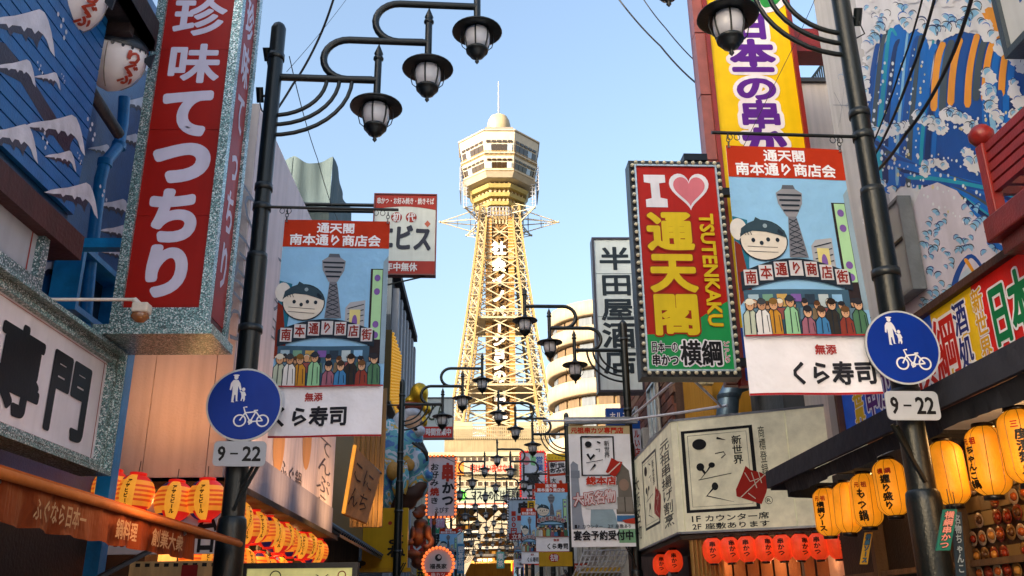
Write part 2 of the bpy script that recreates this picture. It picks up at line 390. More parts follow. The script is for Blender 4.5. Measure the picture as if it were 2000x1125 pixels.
# ================================================================== round walkers-and-cyclists signs with hour plates
WHITE = M('#eceef2', 'print'); BLUE = M('#06359a', 'print')
def disc_sign(px, py, Y, r, rot, lab, lab2, pw, ph, pdy):
    c = P(px, py, Y); U = Vector((math.cos(R_(rot)), math.sin(R_(rot)), 0)); pl = Plane(c-U*r+Vector((0, 0, r)), U, (0, 0, -1), 2*r, 2*r)
    t = thing('traffic_sign', lab, 'traffic sign', c, 'blue walkers and cyclists signs')
    n = 48; ring = [pl.at(r+r*math.cos(2*math.pi*i/n), r+r*math.sin(2*math.pi*i/n), 0) for i in range(n)]
    MB().prism(ring, pl.N*-.012, M('#9a9ea2', 'metal')).build('plate', t)
    a = Art(pl, .0015, .001); a.ell(.5, .5, .5, .5, M('#c3c9cc', 'print'), 0, 48); a.ell(.5, .5, .475, .475, BLUE, 1, 48); a.build('disc_face', t)
    a = Art(pl, .0015, .0045)
    W = WHITE
    # grown-up
    a.ell(.365, .125, .028, .036, W, 0); a.ell(.365, .100, .042, .012, W, 1)
    a.poly([(.33, .165), (.395, .165), (.425, .21), (.45, .30), (.43, .31), (.40, .25), (.40, .32), (.405, .45), (.42, .455), (.385, .46), (.375, .37), (.36, .37), (.355, .45), (.365, .475), (.325, .47), (.33, .33), (.325, .25), (.31, .31), (.29, .30), (.30, .21)], W, 0)
    # child
    a.ell(.475, .295, .022, .027, W, 0); a.poly([(.455, .325), (.495, .325), (.515, .375), (.505, .385), (.50, .38), (.505, .43), (.495, .46), (.482, .46), (.48, .425), (.468, .425), (.46, .455), (.447, .45), (.455, .39), (.445, .345), (.425, .32), (.43, .31)], W, 0)
    # cycle
    for cx in (.46, .76): a.ring(cx, .72, .076*2*r/1.0, .012, W, 0)
    for q in ([(.46, .72), (.525, .615), (.66, .60)], [(.525, .615), (.60, .735), (.76, .72)], [(.60, .735), (.665, .595)], [(.665, .60), (.76, .72)], [(.525, .615), (.50, .54), (.545, .535)], [(.635, .585), (.69, .58)], [(.585, .775), (.615, .70)]): a.line(q, .011, W, 1)
    a.ring(.60, .735, .014, .010, W, 2, 14); a.build('symbol', t)
    MB().obox(pl.at(r-.03, r-.08, -.10), pl.U*.06, pl.N*.088, pl.D*.16, IRON2).build('clamp', t)
    # plate below
    c2 = P(px+pdy[0], py+pdy[1], Y); pl2 = Plane(c2-U*pw/2+Vector((0, 0, ph/2)), U, (0, 0, -1), pw, ph)
    t2 = thing('hours_plate', lab2, 'sign plate', c2, 'small hours plates under the round signs')
    rr = .035; ring = []
    for (cx, cy, a0) in ((pw-rr, rr, -90), (pw-rr, ph-rr, 0), (rr, ph-rr, 90), (rr, rr, 180)):
        for i in range(5): ring.append(pl2.at(cx+rr*math.cos(R_(a0+22.5*i)), cy+rr*math.sin(R_(a0+22.5*i)), 0))
    MB().prism(ring, pl2.N*-.01, M('#b9bfc8', 'print')).build('plate', t2)
    a = Art(pl2, .0015, .002); D = M('#17181c'); a.text('9', .09, .22, .22, .78, D, .035, 0); a.rect(.32, .47, .47, .535, D, 0); a.text('22', .56, .22, .90, .78, D, .035, 0); a.build('lettering', t2)
    MB().obox(pl2.at(pw/2-.03, ph/2-.05, -.12), pl2.U*.06, pl2.N*.105, pl2.D*.1, IRON2).build('clamp', t2)
disc_sign(477, 790, 7.22, .302, 4, 'left blue round sign with adult, child and bicycle, edged grey, on lamp post', 'left grey plate reading 9-22 beneath the round blue sign', .41, .20, (-9, 96))
disc_sign(1763, 678, 5.92, .268, 3, 'right blue round sign with adult, child and bicycle, in front of the awning shop', 'right grey plate reading 9-22 beneath the round blue sign', .375, .20, (20, 114))
# ================================================================== hanging cloth banners
def wave(a1, f, ph, sag=0):
    def g(u, v): return a1*math.sin(f*v+u*2.1+ph)*.6 + a1*.7*math.sin(u*7+v*3+ph*2)*(.3+v*.7) + sag*v*v*(u-.5)
    return g
def street_art_banner(px0, px1, py0, py1, Y, mirrorqr, lab, barx, bary, full=True, rot=3, phase=0, group='street association banners hung from lamp posts'):
    pl = signplane(px0, px1, py0, py1, Y, rot)
    t = thing('banner', lab, 'banner', pl.at(pl.W/2, 0), group)
    dz = wave(.017 if full else .004, 6, phase, .09 if full else 0)
    a = Art(pl, .003, .0, dz); m = lambda h: M(h, 'cloth')
    K = m('#1c2a38')
    a.rect(0, 0, 1, 1, m('#eeeef6'), 0); a.rect(0, .13, 1, .78, m('#8ec2ea'), 1)
    a.rect(0, 0, 1, .135, m('#b5300e'), 2)
    a.text('通天閣', .31, .012, .67, .066, WHITE_C, .028, 3, res=1); a.text('南本通り商店会', .06, .070, .92, .128, WHITE_C, .028, 3, res=1)
    # printed lookout tower
    G = m('#8d8f98'); G2 = m('#5a606b')
    a.poly([(.445, .165), (.535, .165), (.55, .185), (.43, .185)], G2, 2); a.poly([(.38, .20), (.43, .183), (.55, .183), (.60, .20), (.59, .245), (.53, .30), (.45, .30), (.39, .245)], G, 3)
    for k in range(4): a.rect(.39+.012*k, .205+.022*k, .59-.012*k, .213+.022*k, K, 4)
    a.poly([(.46, .30), (.525, .30), (.54, .33), (.585, .47), (.43, .47), (.455, .33)], m('#757883'), 3)
    for k in range(7):
        y = .31+.022*k; a.line([(.462-.003*k, y), (.535+.005*k, y+.02)], .006, K, 4); a.line([(.53+.005*k, y), (.46-.003*k, y+.02)], .006, K, 4)
    # buildings
    a.poly([(0, .30), (.12, .315), (.12, .40), (.09, .56), (0, .60)], m('#1f6f8c'), 2); a.poly([(0, .40), (.05, .42), (.10, .60), (0, .66)], m('#7c2a1a'), 3); a.ell(.04, .355, .07, .045, m('#d9d6d2'), 4)
    a.poly([(.62, .42), (.66, .395), (.80, .385), (.80, .52), (.62, .52)], m('#a9adb5'), 2)
    for k in range(4): a.line([(.64, .425+.025*k), (.79, .405+.025*k)], .008, K, 3)
    a.rect(.66, .43, .76, .52, m('#d9cf8a'), 4); a.ell(.71, .49, .025, .035, m('#7a5ba5'), 5)
    a.poly([(.955, .20), (1, .17), (1, .68), (.955, .68)], m('#8da6b8'), 2); a.rect(.84, .235, .955, .68, m('#2b2226'), 3)
    a.rect(.86, .24, .95, .57, m('#a8d6a5'), 4)
    for y in (.28, .345, .50, .55): a.ell(.905, y, .028, .016, m('#7a5ba5'), 5)
    # puffer fish lantern
    a.ell(.235, .40, .195, .085, K, 4, 28); a.ell(.235, .402, .185, .078, m('#d9d2c6'), 5, 28)
    a.poly([(.045, .388), (.06, .352), (.12, .330), (.17, .320), (.185, .305), (.225, .316), (.33, .330), (.41, .362), (.425, .392), (.36, .380), (.26, .366), (.15, .362), (.09, .372)], m('#2f4552'), 6); a.ell(.255, .342, .018, .009, m('#8fa3ad'), 7, 10); a.poly([(.36, .355), (.40, .372), (.385, .382), (.35, .368)], m('#1c2a38'), 7)
    for x in (.08, .105, .13): a.line([(x, .366), (x+.012, .380)], .005, K, 7)
    for x, y in ((.15, .400), (.215, .412), (.27, .398), (.345, .400)): a.ell(x, y, .016, .009, K, 6)
    for y in (.425, .445): a.line([(.10, y), (.34, y+.006)], .004, K, 6)
    # arch with the street's name
    a.poly([(.02, .53)]+[(.02+.88*i/12, .53-.055*math.sin(math.pi*i/12)) for i in range(1, 12)]+[(.90, .53), (.90, .605)]+[(.90-.88*i/12, .605-.045*math.sin(math.pi*i/12)) for i in range(1, 12)]+[(.02, .605)], K, 6)
    for i, ch in enumerate('南本通り商店街'):
        x = .045+.122*i; y = .515-.05*math.sin(math.pi*(x+.04)/.92)+.02
        a.rect(x, y, x+.105, y+.062, m('#c9c9cf'), 7); a.text(ch, x+.008, y+.003, x+.098, y+.058, m('#8c2b25'), .03, 8, res=1)
    # shops behind the crowd
    a.rect(.03, .60, .86, .78, m('#3b5c74'), 5)
    for i in range(7): a.rect(.06+.11*i, .62, .14+.11*i, .65+.01*(i % 3), m(['#9db8c8', '#6f9a86', '#c2a05a', '#7a5ba5', '#2c3d4f', '#b8c9cf', '#86b6dd'][i]), 7)
    folk = [(.06, '#b8c3b0', '#c99a74', '#d8d3c4'), (.15, '#dcdcdc', '#b98a68', '#3a3f45'), (.24, '#c08a2e', '#c99a74', '#7a5a2a'), (.37, '#8fc59a', '#c99a74', '#2b3440'), (.50, '#9b6478', '#d8ab88', '#22242c'), (.61, '#3f7fb5', '#d8ab88', '#41342c'), (.70, '#33302e', '#d8ab88', '#2a211d'), (.80, '#8a3b30', '#d8ab88', '#6b4a2c'), (.91, '#4d7a5c', '#d8ab88', '#2b2b33')]
    for i in range(9):
        x = .10+.098*i; a.ell(x, .655+.008*(i % 2), .030, .021, K, 7.0, 10); a.ell(x, .656+.008*(i % 2), .024, .016, m('#c99a74'), 7.1, 10); a.ell(x, .648+.008*(i % 2), .026, .010, m(['#2b2b33', '#5a3a22', '#d8d3c4', '#22242c'][i % 4]), 7.2, 10); a.poly([(x-.05, .72), (x-.04, .675), (x+.04, .675), (x+.05, .72)], m(['#5f7f95', '#7a6a52', '#8a4a4a', '#4f6a55'][i % 4]), 6.9)
    for i, (x, c1, c2, c3) in enumerate(folk):
        y = .655+(.03 if i in (4, 5, 7) else 0)-(.01 if i == 3 else 0)
        a.poly([(x-.062, .779), (x-.057, y+.043), (x-.02, y+.020), (x+.02, y+.020), (x+.057, y+.043), (x+.062, .779)], K, 7.6+i % 2*2); a.ell(x, y+.006, .038, .026, K, 10.4, 12)
        a.poly([(x-.055, .779), (x-.05, y+.045), (x-.02, y+.025), (x+.02, y+.025), (x+.05, y+.045), (x+.055, .779)], m(c1), 8+i % 2*2); a.ell(x, y+.008, .031, .021, m(c2), 11, 12); a.ell(x, y-.004, .034, .013, m(c3), 12, 12)
        if i % 3 == 0: a.rect(x-.045, y-.004, x+.045, y+.001, m(c3), 12.4)
        a.line([(x-.008, y+.03), (x-.012, .775)], .006, K, 12.5); a.line([(x+.03, y+.05), (x+.036, .77)], .005, K, 12.5); a.ell(x-.011, y+.012, .004, .0025, K, 12.6, 6); a.ell(x+.011, y+.012, .004, .0025, K, 12.6, 6)
    a.rect(0, .779, 1, .785, m('#a3242c'), 13); a.rect(0, .992, 1, 1, m('#a3242c'), 2)
    D = m('#23252e')
    if mirrorqr: a.text('無添', .30, .805, .46, .845, m('#a83a3a'), .03, 2, res=1); a.text('くら寿司', .0, .865, .70, .955, D, .035, 2, res=1)
    else: a.text('無添', .53, .812, .70, .852, m('#a83a3a'), .03, 2, res=1); a.text('くら寿司', .30, .875, .98, .965, D, .035, 2, res=1)
    a.build('cloth', t, thr=.11 if full else .3)
    if full:
        for u in (.02, .98):
            q = pl.at(u*pl.W, .012*pl.H, dz(u, 0)+.02); MB().lathe([(.006, 0), (.012, 0), (.012, .004), (.006, .004)], q, M('#b9b9b9', 'metal'), 10).build('eyelet', t)
            for k in range(3):
                c = Vector((q.x, q.y, q.z+.03+.032*k)); pts = [c+Vector((.014*math.cos(x*math.pi/4) if k % 2 else 0, 0 if k % 2 else .014*math.cos(x*math.pi/4), .02*math.sin(x*math.pi/4))) for x in range(9)]
                MB().tube(pts, .0035, IRON2, 5, False).build('ring', t)
    return pl, t
WHITE_C = M('#f2f1f6', 'cloth')
lb, _ = street_art_banner(540, 753, 432, 854, 7.35, True, 'left tall cloth banner with orange heading and cartoon street view', 0, 0)
rb, _ = street_art_banner(1440, 1684, 289, 772, 6.0, False, 'right tall cloth banner with orange heading beside the bulb-edged red sign', 0, 0, phase=1.7)
def bar(px0, px1, py, Y, lab, rot, X0=None, grp='banner rods clamped to lamp posts'):
    A = P(px0, py, Y); B = P(px1, py, Y); rr = R_(rot); L = B.x-A.x; c = (A+B)/2; U = Vector((math.cos(rr), math.sin(rr), 0)); t = thing('banner_rod', lab, 'rod', c, grp)
    MB().tube([c-U*L/2, c+U*L/2], .014, IRON, 8).build('rod', t)
    for u in (.12, .17, .83, .88):
        q = c+U*L*(u-.5)+Vector((0, 0, -.035)); MB().tube([q+Vector((.022*math.cos(x*math.pi/4), 0, .026*math.sin(x*math.pi/4))) for x in range(9)], .0035, IRON2, 5, False).build('ring', t)
    return c
bar(522, 778, 407, 7.36, 'thin black rod holding the left cartoon street banner', 3); bar(1388, 1676, 263, 6.02, 'thin black rod holding the right cartoon street banner', 3)
# cameras and clamps on the left near post
def cam_box(px, py, Y, X, lab, long):
    c = P(px, py, Y); t = thing('security_camera', lab, 'camera', c)
    MB().tube([c+Vector((0, .05, -.05)), c+Vector((0, -.03, .05 if not long else .07))], [.03, .038] if not long else [.035, .035], IRON, 12).build('housing', t)
    MB().tube([c, Vector((X, Y+.02, c.z-.01))], .012, IRON, 8).build('bracket_arm', t)
    MB().tube([c+Vector((0, 0, -.04)), c+Vector((.03, 0, -.16)), Vector((X-.02*(1 if X > c.x else -1), Y, c.z-.24))], .006, IRON, 6).build('cable', t)
cam_box(521, 105, 7.4, LPX, 'small black spot camera near the top of the left lamp post', False)
cam_box(507, 186, 7.4, LPX, 'small black cylinder fixture lower on the left lamp post', True)
cam_box(1676, 34, 6.1, RPX, 'small black lamp fixture beside the right post, by the blue mural', True)
# ================================================================== left side of the street
def bulb_mesh(r, m):
    return MB().lathe([(0, -r), (r*.7, -r*.7), (r, 0), (r*.7, r*.7), (0, r)], (0, 0, 0), m, 10).mesh('bulb')
def simple_box_building(name, lab, x0, x1, y0, y1, h, m, cat='building', z0=0, trim=None):
    t = thing(name, lab, cat, ((x0+x1)/2, y0, 0)); MB().box(x0, x1, y0, y1, z0, h, m).build('wall', t)
    if trim: MB().box(x0-.06, x1+.06, y0-.06, y1+.06, h, h+.12, trim).build('parapet', t)
    return t
def windows(t, X, ys, zs, wd, ht, side, fm, gm, pane=True):
    for y in ys:
        for z in zs:
            d = .05*side; f = MB()
            f.box(X+d*.2, X+d*1.5, y-.05, y, z, z+ht, fm); f.box(X+d*.2, X+d*1.5, y+wd, y+wd+.05, z, z+ht, fm)
            f.box(X+d*.2, X+d*1.5, y-.05, y+wd+.05, z+ht, z+ht+.05, fm); f.box(X+d*.2, X+d*2.2, y-.08, y+wd+.08, z-.06, z, fm); f.box(X+d*.2, X+d*1.2, y+wd/2-.02, y+wd/2+.02, z, z+ht, fm)
            w = f.build('window', t); MB().box(X+d*.3, X+d*.6, y, y+wd, z, z+ht, gm).build('pane', w)
GLASS = M('#2c3b48', 'glass')
# --- blue shop with painted waves
DB = M('#0c4c86', 'paint'); BB = M('#1b86c8', 'paint'); WV = M('#cfcdd8', 'paint'); WK = M('#241c33', 'paint')
blue = thing('blue_shop', 'blue painted shop front with white waves and ribbed siding at left edge', 'building', (-3.6, 4, 0))
MB().box(-7, -3.62, -1.5, 8.6, .12, 7.9, DB).build('wall', blue)
# siding boards on the near upper wall: each board is a part
zz = 4.32
bd = MB().box(0, .035, 0, 4.4, 0, .088, M('#0f62a6', 'paint')); bd_mesh = bd.mesh('siding_board')
YSD = PX(160, 320, -2.95).y
bd_mesh.vertices.foreach_get if 0 else None
for v_ in bd_mesh.vertices:
    if v_.co.y > 1: v_.co.y = YSD-2.0
while zz < 7.6: place('siding_board', bd_mesh, blue, (-2.98, 2.0, zz)); zz += .1
MB().box(-3.62, -2.985, 2.0, YSD, 4.2, 7.7, M('#0b3b60', 'paint')).build('siding_backing', blue)
MB().box(-3.62, -2.90, 1.9, YSD+.12, 4.02, 4.2, M('#4a2320', 'wood')).build('lower_beam', blue)
sidepl = wallplane(-2.9445, 2.0, YSD, 4.3, 9.2)
a = Art(sidepl, .0015, .001)
def wavecap(a, x, y, s, fl=1):    # a generic breaking wave: pale cap with claws, dark underside
    f = lambda pts: [(x+fl*u*s, y+v*s) for u, v in pts]
    top = [(-1.25, .02), (-.95, -.10), (-.6, -.16), (-.2, -.20), (.2, -.30), (.62, -.42), (.80, -.30), (.92, -.02), (1.02, .35), (1.10, .80), (1.14, 1.2), (.98, .98), (.86, .62), (.74, .44)]
    a.ppoly(f(top+[(.60, .70), (.55, .92), (.42, .62), (.25, .50), (.18, .68), (.05, .44), (-.25, .36), (-.35, .50), (-.45, .30), (-.8, .20), (-1.0, .12)]), WK, 1)
    a.ppoly(f(top+[(.58, .30), (.46, .42), (.36, .24), (.20, .20), (.10, .34), (.0, .16), (-.3, .12), (-.42, .22), (-.5, .08), (-.85, .08)]), WV, 2)
    for k in range(5):
        u, v, r = 1.25+.12*(k % 2)+.05*k, -.25+.2*k, .07; a.ppoly(f([(u+r*.6*math.cos(q*math.pi/3), v+r*1.3*math.sin(q*math.pi/3)) for q in range(6)]), WV, 2)
for x, y, s_ in ((40, 42, 58), (108, 245, 50), (18, 262, 48), (118, 305, 26), (140, 375, 44), (30, 130, 34), (92, 150, 22)): wavecap(a, x, y, s_)
a.ppoly([(-60, 60), (10, 85), (60, 150), (110, 230), (140, 300), (150, 330), (100, 260), (40, 160), (-60, 110)], WK, 0)
a.build('painted_wave', blue)
backpl = wallplane(-3.62, 2.0, 8.6, 1.5, 9.0); a = Art(backpl, .0015, .002)
for x, y, s_ in ((262, 200, 26), (250, 270, 22), (222, 400, 28), (225, 450, 26), (222, 492, 20), (195, 290, 20), (105, 520, 42), (215, 590, 24), (100, 585, 30), (270, 130, 22)): wavecap(a, x, y, s_)
a.build('painted_wave', blue)
# downpipe with elbows
pp = [PX(243, 190, -3.45), PX(240, 240, -3.45), PX(232, 285, -3.45), PX(205, 318, -3.42), PX(196, 350, -3.42), PX(176, 520, -3.42), PX(158, 720, -3.42)]
dp = thing('downpipe', 'blue downpipe with a bend running down the wave-painted wall', 'pipe', pp[-1]); MB().tube(pp, .052, BB, 14).build('pipe', dp)
for q in (2, 3): MB().tube([pp[q]+Vector((0, 0, -.03)), pp[q]+Vector((0, 0, .03))], .064, BB, 14).build('joint', dp)
# blue square frame beside the pipe
fr = wallplane(-3.38, PX(150, 570, -3.38).y, PX(238, 570, -3.38).y, PX(190, 630, -3.38).z, PX(190, 515, -3.38).z)
t = thing('blue_window_frame', 'blue square steel frame fixed over the pipe on the wave wall', 'frame', fr.at(0, fr.H))
frame(MB(), fr, .05, -.2, .03, BB, 0).build('frame', t); slab(MB(), fr, 0, 0, 1, 1, -.2, -.18, M('#0a2438', 'paint')).build('back_panel', t)
post = MB().box(-3.04, -2.93, PX(214, 800, -2.95).y+.16, PX(214, 800, -2.95).y+.29, .12, 3.72, BB).build('blue_post'); tag(post, 'blue square post between the white calligraphy sign and the beige box sign', 'post')
# dark eave with two puffer fish lanterns
ev = thing('eave', 'black projecting eave sheltering the white puffer fish lanterns', 'eave', (-3, 4, 6))
MB().box(-3.62, -2.72, 2.0, 6.25, 5.98, 6.06, M('#17181c', 'wood')).build('soffit', ev); MB().box(-2.78, -2.72, 2.0, 6.28, 5.98, 6.26, M('#101114', 'wood')).build('fascia', ev)
for k in range(9): MB().box(-3.62, -2.78, 2.3+.45*k, 2.38+.45*k, 5.90, 5.98, M('#2a1d1b', 'wood')).build('rafter', ev)
gt = MB().tube([PX(62, 0, -3.2), PX(232, 262, -3.2)], .05, M('#4b4a52', 'wood'), 8).build('gutter'); tag(gt, 'grey-brown gutter running below the black eave on the blue shop', 'gutter')
def puffer(px, py, X, d, lab):
    c = PX(px, py, X); t = thing('puffer_fish_lantern', lab, 'lantern', c, 'white puffer fish lanterns under the eave')
    PW = M('#efecf0', 'print'); DK = M('#1e2733', 'paint'); r = d/2
    prof = [(0, -1.12), (.30, -1.02), (.62, -.78), (.88, -.40), (1.0, 0), (.97, .36), (.80, .72), (.5, .95), (0, 1.04)]
    MB().lathe([(a_*r, b_*r) for a_, b_ in prof], c, PW, 28).build('body', t)
    MB().lathe([(1.0*r, .35*r), (.985*r, .50*r), (.83*r, .76*r), (.52*r, .99*r), (0, 1.09*r)], c, DK, 28).build('dark_back', t)
    # spots, seams, red letters on the round surface
    def sp(ang, z): 
        rr = r*(1.012*math.sqrt(max(0, 1-(z/1.08)**2)))
        return Vector(c)+Vector((rr*math.cos(ang), rr*math.sin(ang), z*r)), Vector((math.cos(ang), math.sin(ang), .4*z)).normalized()
    for k in range(11):
        q, n_ = sp(R_(-160+18*k), .33); MB().prism([q+Vector((-math.sin(R_(-150+20*k)), math.cos(R_(-150+20*k)), 0))*(.06*r*math.cos(j))+Vector((0, 0, .07*r*math.sin(j))) for j in [x*math.pi/4 for x in range(8)]], n_*.006, DK).build('spot', t)
    mb = MB(); 
    for a0 in (-78, 10, -160): mb.tube([sp(R_(a0), -1+.2*k)[0] for k in range(10)], .004, M('#8d8580', 'paint'), 5)
    mb.build('seam', t)
    mb = MB(); vs, fs, be = glyph('り'); 
    for ch, zc_ in (('り', .03), ('ぐ', -.34), ('ふ', -.62)):
        vs, fs, be = glyph(ch); base = R_(-30)
        [mb.add([sp(base+(vx+dx_-.5)*.7, zc_+(vy+dy_-.4)*.46)[0]+sp(base, 0)[1]*(.006+.0006*q_) for vx, vy in vs], fs, M('#b03a22', 'paint')) for q_, (dx_, dy_) in enumerate(((0, 0), (.05, 0), (0, .05), (-.05, 0), (.03, .04), (0, -.05)))]
    mb.build('lettering', t, recalc=False)
    for s_ in (1, -1): MB().prism([c+Vector((s_*r*.9, 0, r*.1)), c+Vector((s_*r*1.3, 0, r*.35)), c+Vector((s_*r*1.22, 0, -r*.15))], (0, .02, 0), DK).build('fin', t)
    MB().tube([c+Vector((0, 0, r*1.05)), Vector((c.x, c.y, max(c.z+r*1.2, 6.0)))], .008, IRON, 5).build('hanger', t)
    from mathutils import Quaternion
    t.rotation_euler = Quaternion(Vector((0, 0, 1)).cross(Vector((.45, -.89, 0))), R_(24)).to_euler()
puffer(222, 112, -3.02, .50, 'lower white puffer fish lantern hanging below the black eave corner')
puffer(138, -6, -3.02, .50, 'upper white puffer fish lantern cut by the top edge of the view')
# --- big red vertical sign
MOS = M('#8fb5b4', 'mosaic'); RED = M('#9c160c', 'print'); LIL = M('#cfc9de', 'print')
Y0 = 6.5; xl = P(243, 583, Y0).x; xr = P(393, 583, Y0).x; zb = P(318, 603, Y0).z; zt = 7.7
t = thing('vertical_sign', 'tall red sign with lilac-white kana in a glittering mosaic frame', 'sign', ((xl+xr)/2, Y0, zb))
pl = Plane((xl, Y0, zt), (1, 0, 0), (0, 0, -1), xr-xl, zt-zb)
fw = .075; fb = zb-P(318, 640, Y0).z
MB().box(xl-fw+.005, xr+fw-.005, Y0+.03, Y0+.42, zb-fb+.01, zt, M('#5d1510', 'print')).build('case', t)
for k in range(5): slab(MB(), pl, 0, k/5+.0006, 1, (k+1)/5-.0006, -.03, 0, RED).build('panel', t)
mb = MB(); mb.box(xl-fw, xl, Y0-.03, Y0+.05, zb, zt, MOS); mb.box(xr, xr+fw, Y0-.03, Y0+.05, zb, zt, MOS); mb.box(xl-fw, xr+fw, Y0-.03, Y0+.05, zb-fb, zb, MOS)
mb.box(xr+fw-.03, xr+fw+.025, Y0+.37, Y0+.45, zb-fb, zt, MOS); mb.build('mosaic_frame', t)
mb = MB(); mb.box(xl-fw-.09, xr+fw+.06, Y0-.09, Y0+.48, zb-fb-.075, zb-fb, MOS); mb.build('base_ledge', t)
a = Art(pl, .002, .002); z0_, z1_ = P(330, 528, Y0).z, P(400, 33, Y0).z; pitch = (z1_-z0_)/5
for k, ch in enumerate('珍味てっちり'):
    zc = z1_-pitch*k; v = (zt-zc)/pl.H; hh = pitch*.46/pl.H*(1.16 if ch in 'てち' else 1.3 if ch == 'っ' else 1.06 if ch == 'り' else .92); ww = .39*(1.28 if ch == 'っ' else 1)
    a.text(ch, .5-ww, v-hh-(.018 if ch == 'っ' else 0), .5+ww, v+hh-(.018 if ch == 'っ' else 0), LIL, .062 if ch in 'てっちり' else .033, 0, res=6)
a.build('lettering', t)
ps = Plane((xr+fw-.005, Y0+.06, zt), (0, 1, 0), (0, 0, -1), .31, zt-zb+fb*.3); slab(MB(), ps, 0, 0, 1, 1, 0, .004, RED).build('side_panel', t)
a = Art(ps, .002, .006)
for k, ch in enumerate('珍味てっちり'):
    zc = z1_-pitch*k+.12; v = (zt-zc)/ps.H; hh = pitch*.46/ps.H; a.text(ch, .14, v-hh, .86, v+hh, LIL, .04, 0)
a.build('side_lettering', t)
for z in (4.4, 6.2): MB().box(-3.7, xl-fw, Y0+.15, Y0+.25, z, z+.08, BB).build('wall_bracket', t)
# --- white sign with mosaic frame reading 専門
t = thing('framed_sign', 'white sign with black calligraphy in a dotted mosaic frame above the awning', 'sign', (-3.0, 5.5, 2.5))
zt_, zb_ = PX(215, 712, -2.95).z, PX(190, 905, -2.95).z; ye = PX(196, 800, -2.95).y
pl = wallplane(-2.95, 3.2, ye, zb_, zt_)
slab(MB(), pl, 0, 0, 1, 1, -.12, 0, M('#e6e3ec', 'print')).build('panel', t)
for k, (w_, o_) in enumerate(((.035, 0), (.03, .035), (.03, .065))):
    mb = MB(); pk = Plane(pl.O-pl.U*o_-pl.D*o_, pl.U, pl.D, pl.W+2*o_, pl.H+2*o_); frame(mb, pk, w_, -.12, .05+.03*k-(.02 if k == 1 else 0), MOS if k != 1 else M('#6b6f66', 'mosaic')); mb.build('mosaic_frame', t)
a = Art(pl, .002, .002); mr = M('#9a3328')
for q in ((.0, .02, 1, .026), (.0, .974, 1, .98)): a.rect(*q, mr, 0)
a.rect(.985, .02, .988, .98, mr, 0)
for ch, x0, x1, y0, y1 in (('專', -22, 78, 655, 832), ('門', 90, 178, 668, 868)):
    u0, _ = pl.px(x0, 750); u1, _ = pl.px(x1, 765); a.text(ch, u0, .13, u1, .90, M('#17151c'), .038, 1, res=5)
u0, _ = pl.px(-22, 750); u1, _ = pl.px(78, 760); a.text('ぐ', u0-(u1-u0)*1.15, .13, u0-(u1-u0)*.1, .9, M('#17151c'), .06, 1, res=5)
a.build('lettering', t)
# --- upper white framed sign
ye = PX(70, 480, -3.0).y; pl = wallplane(-3.0, 3.0, ye, PX(60, 545, -3.0).z, PX(78, 452, -3.0).z+.05)
t = thing('framed_sign', 'blank pale sign in mosaic frame above the calligraphy sign', 'sign', pl.at(pl.W/2, pl.H)); slab(MB(), pl, 0, 0, 1, 1, -.12, 0, M('#a9acb6', 'print')).build('panel', t)
frame(MB(), pl, .075, -.12, .05, M('#6f8f90', 'mosaic')).build('mosaic_frame', t); a = Art(pl, .002, .002); a.rect(.97, .0, .976, 1, mr, 0); a.rect(0, .03, 1, .04, mr, 0); a.build('red_line', t)
# --- arm lamp
A, B = PX(95, 585, -2.9), P(262, 585, 5.9)
t = thing('arm_lamp', 'white swing-arm spotlight reaching across the mosaic sign', 'lamp', A)
MB().tube([A, B], .012, M('#d8cfc4', 'paint'), 8).build('arm', t)
hd = P(275, 607, 5.9); MB().box(hd.x-.05, hd.x+.06, hd.y-.05, hd.y+.05, hd.z-.02, hd.z+.05, M('#d9cfc2', 'paint')).build('head', t, bevel=.012)
MB().lathe([(.055, 0), (.065, -.03), (.03, -.06), (0, -.065)], (hd.x, hd.y, hd.z-.02), M('#8a5a35', 'glass'), 8).build('lens', t); MB().tube([B, hd+Vector((0, 0, .03))], .02, M('#d8cfc4', 'paint'), 8).build('joint', t)
# --- orange awning with scalloped valance
AW = M('#a8541f', 'cloth'); t = thing('awning', 'orange awning with a rust-brown lettered valance at lower left', 'awning', (-2, 5, 2.1))
a1 = P(469, 1063, 7.15); a0 = Vector((a1.x, 2.2, a1.z))
MB().tube([a0, a1], .022, M('#b8662c', 'cloth'), 12).build('front_bar', t)
MB().prism([a0+Vector((0, 0, .02)), a1+Vector((0, 0, .02)), Vector((-3.0, a1.y, a1.z+.10)), Vector((-3.0, 2.2, a1.z+.10))], (0, 0, .012), AW).build('canopy', t)
vb = MB(); n = 150; vs = []
for i in range(n+1):
    y = 2.2+(a1.y-1.05-2.2)*i/n; x = a1.x-.02+.006*math.sin(y*21)+.003*math.sin(y*47); drop = .17+.012*abs(math.sin(y*9.5))
    vs += [(x, y, a1.z-.01), (x+.010*math.sin(y*27+1), y, a1.z-drop)]
vb.add(vs, [(2*i, 2*i+1, 2*i+3, 2*i+2) for i in range(n)], M('#7a3310', 'cloth')); vb.build('valance', t, recalc=False)
pv = Plane((a1.x+.006, 2.2, a1.z-.02), (0, 1, 0), (0, 0, -1), a1.y-1.05-2.2, .16); a = Art(pv, .002, .004); VL = M('#b08a66', 'cloth')
for tx, x0, x1 in (('ふぐなら日本一', 62, 165), ('鍋料理', 228, 268), ('創業大衆', 300, 360)):
    u0, u1 = pv.px(x0, 1010)[0], pv.px(x1, 1030)[0]; a.text(tx, u0, .18, u1, .82, VL, .02, 0, res=1)
a.build('lettering', t)
for y in (3.6, 5.9): MB().tube([(a1.x-.02, y, a1.z-.02), (-3.2, y+.2, 1.5)], .018, M('#8b8f96', 'metal'), 8).build('stay', t)
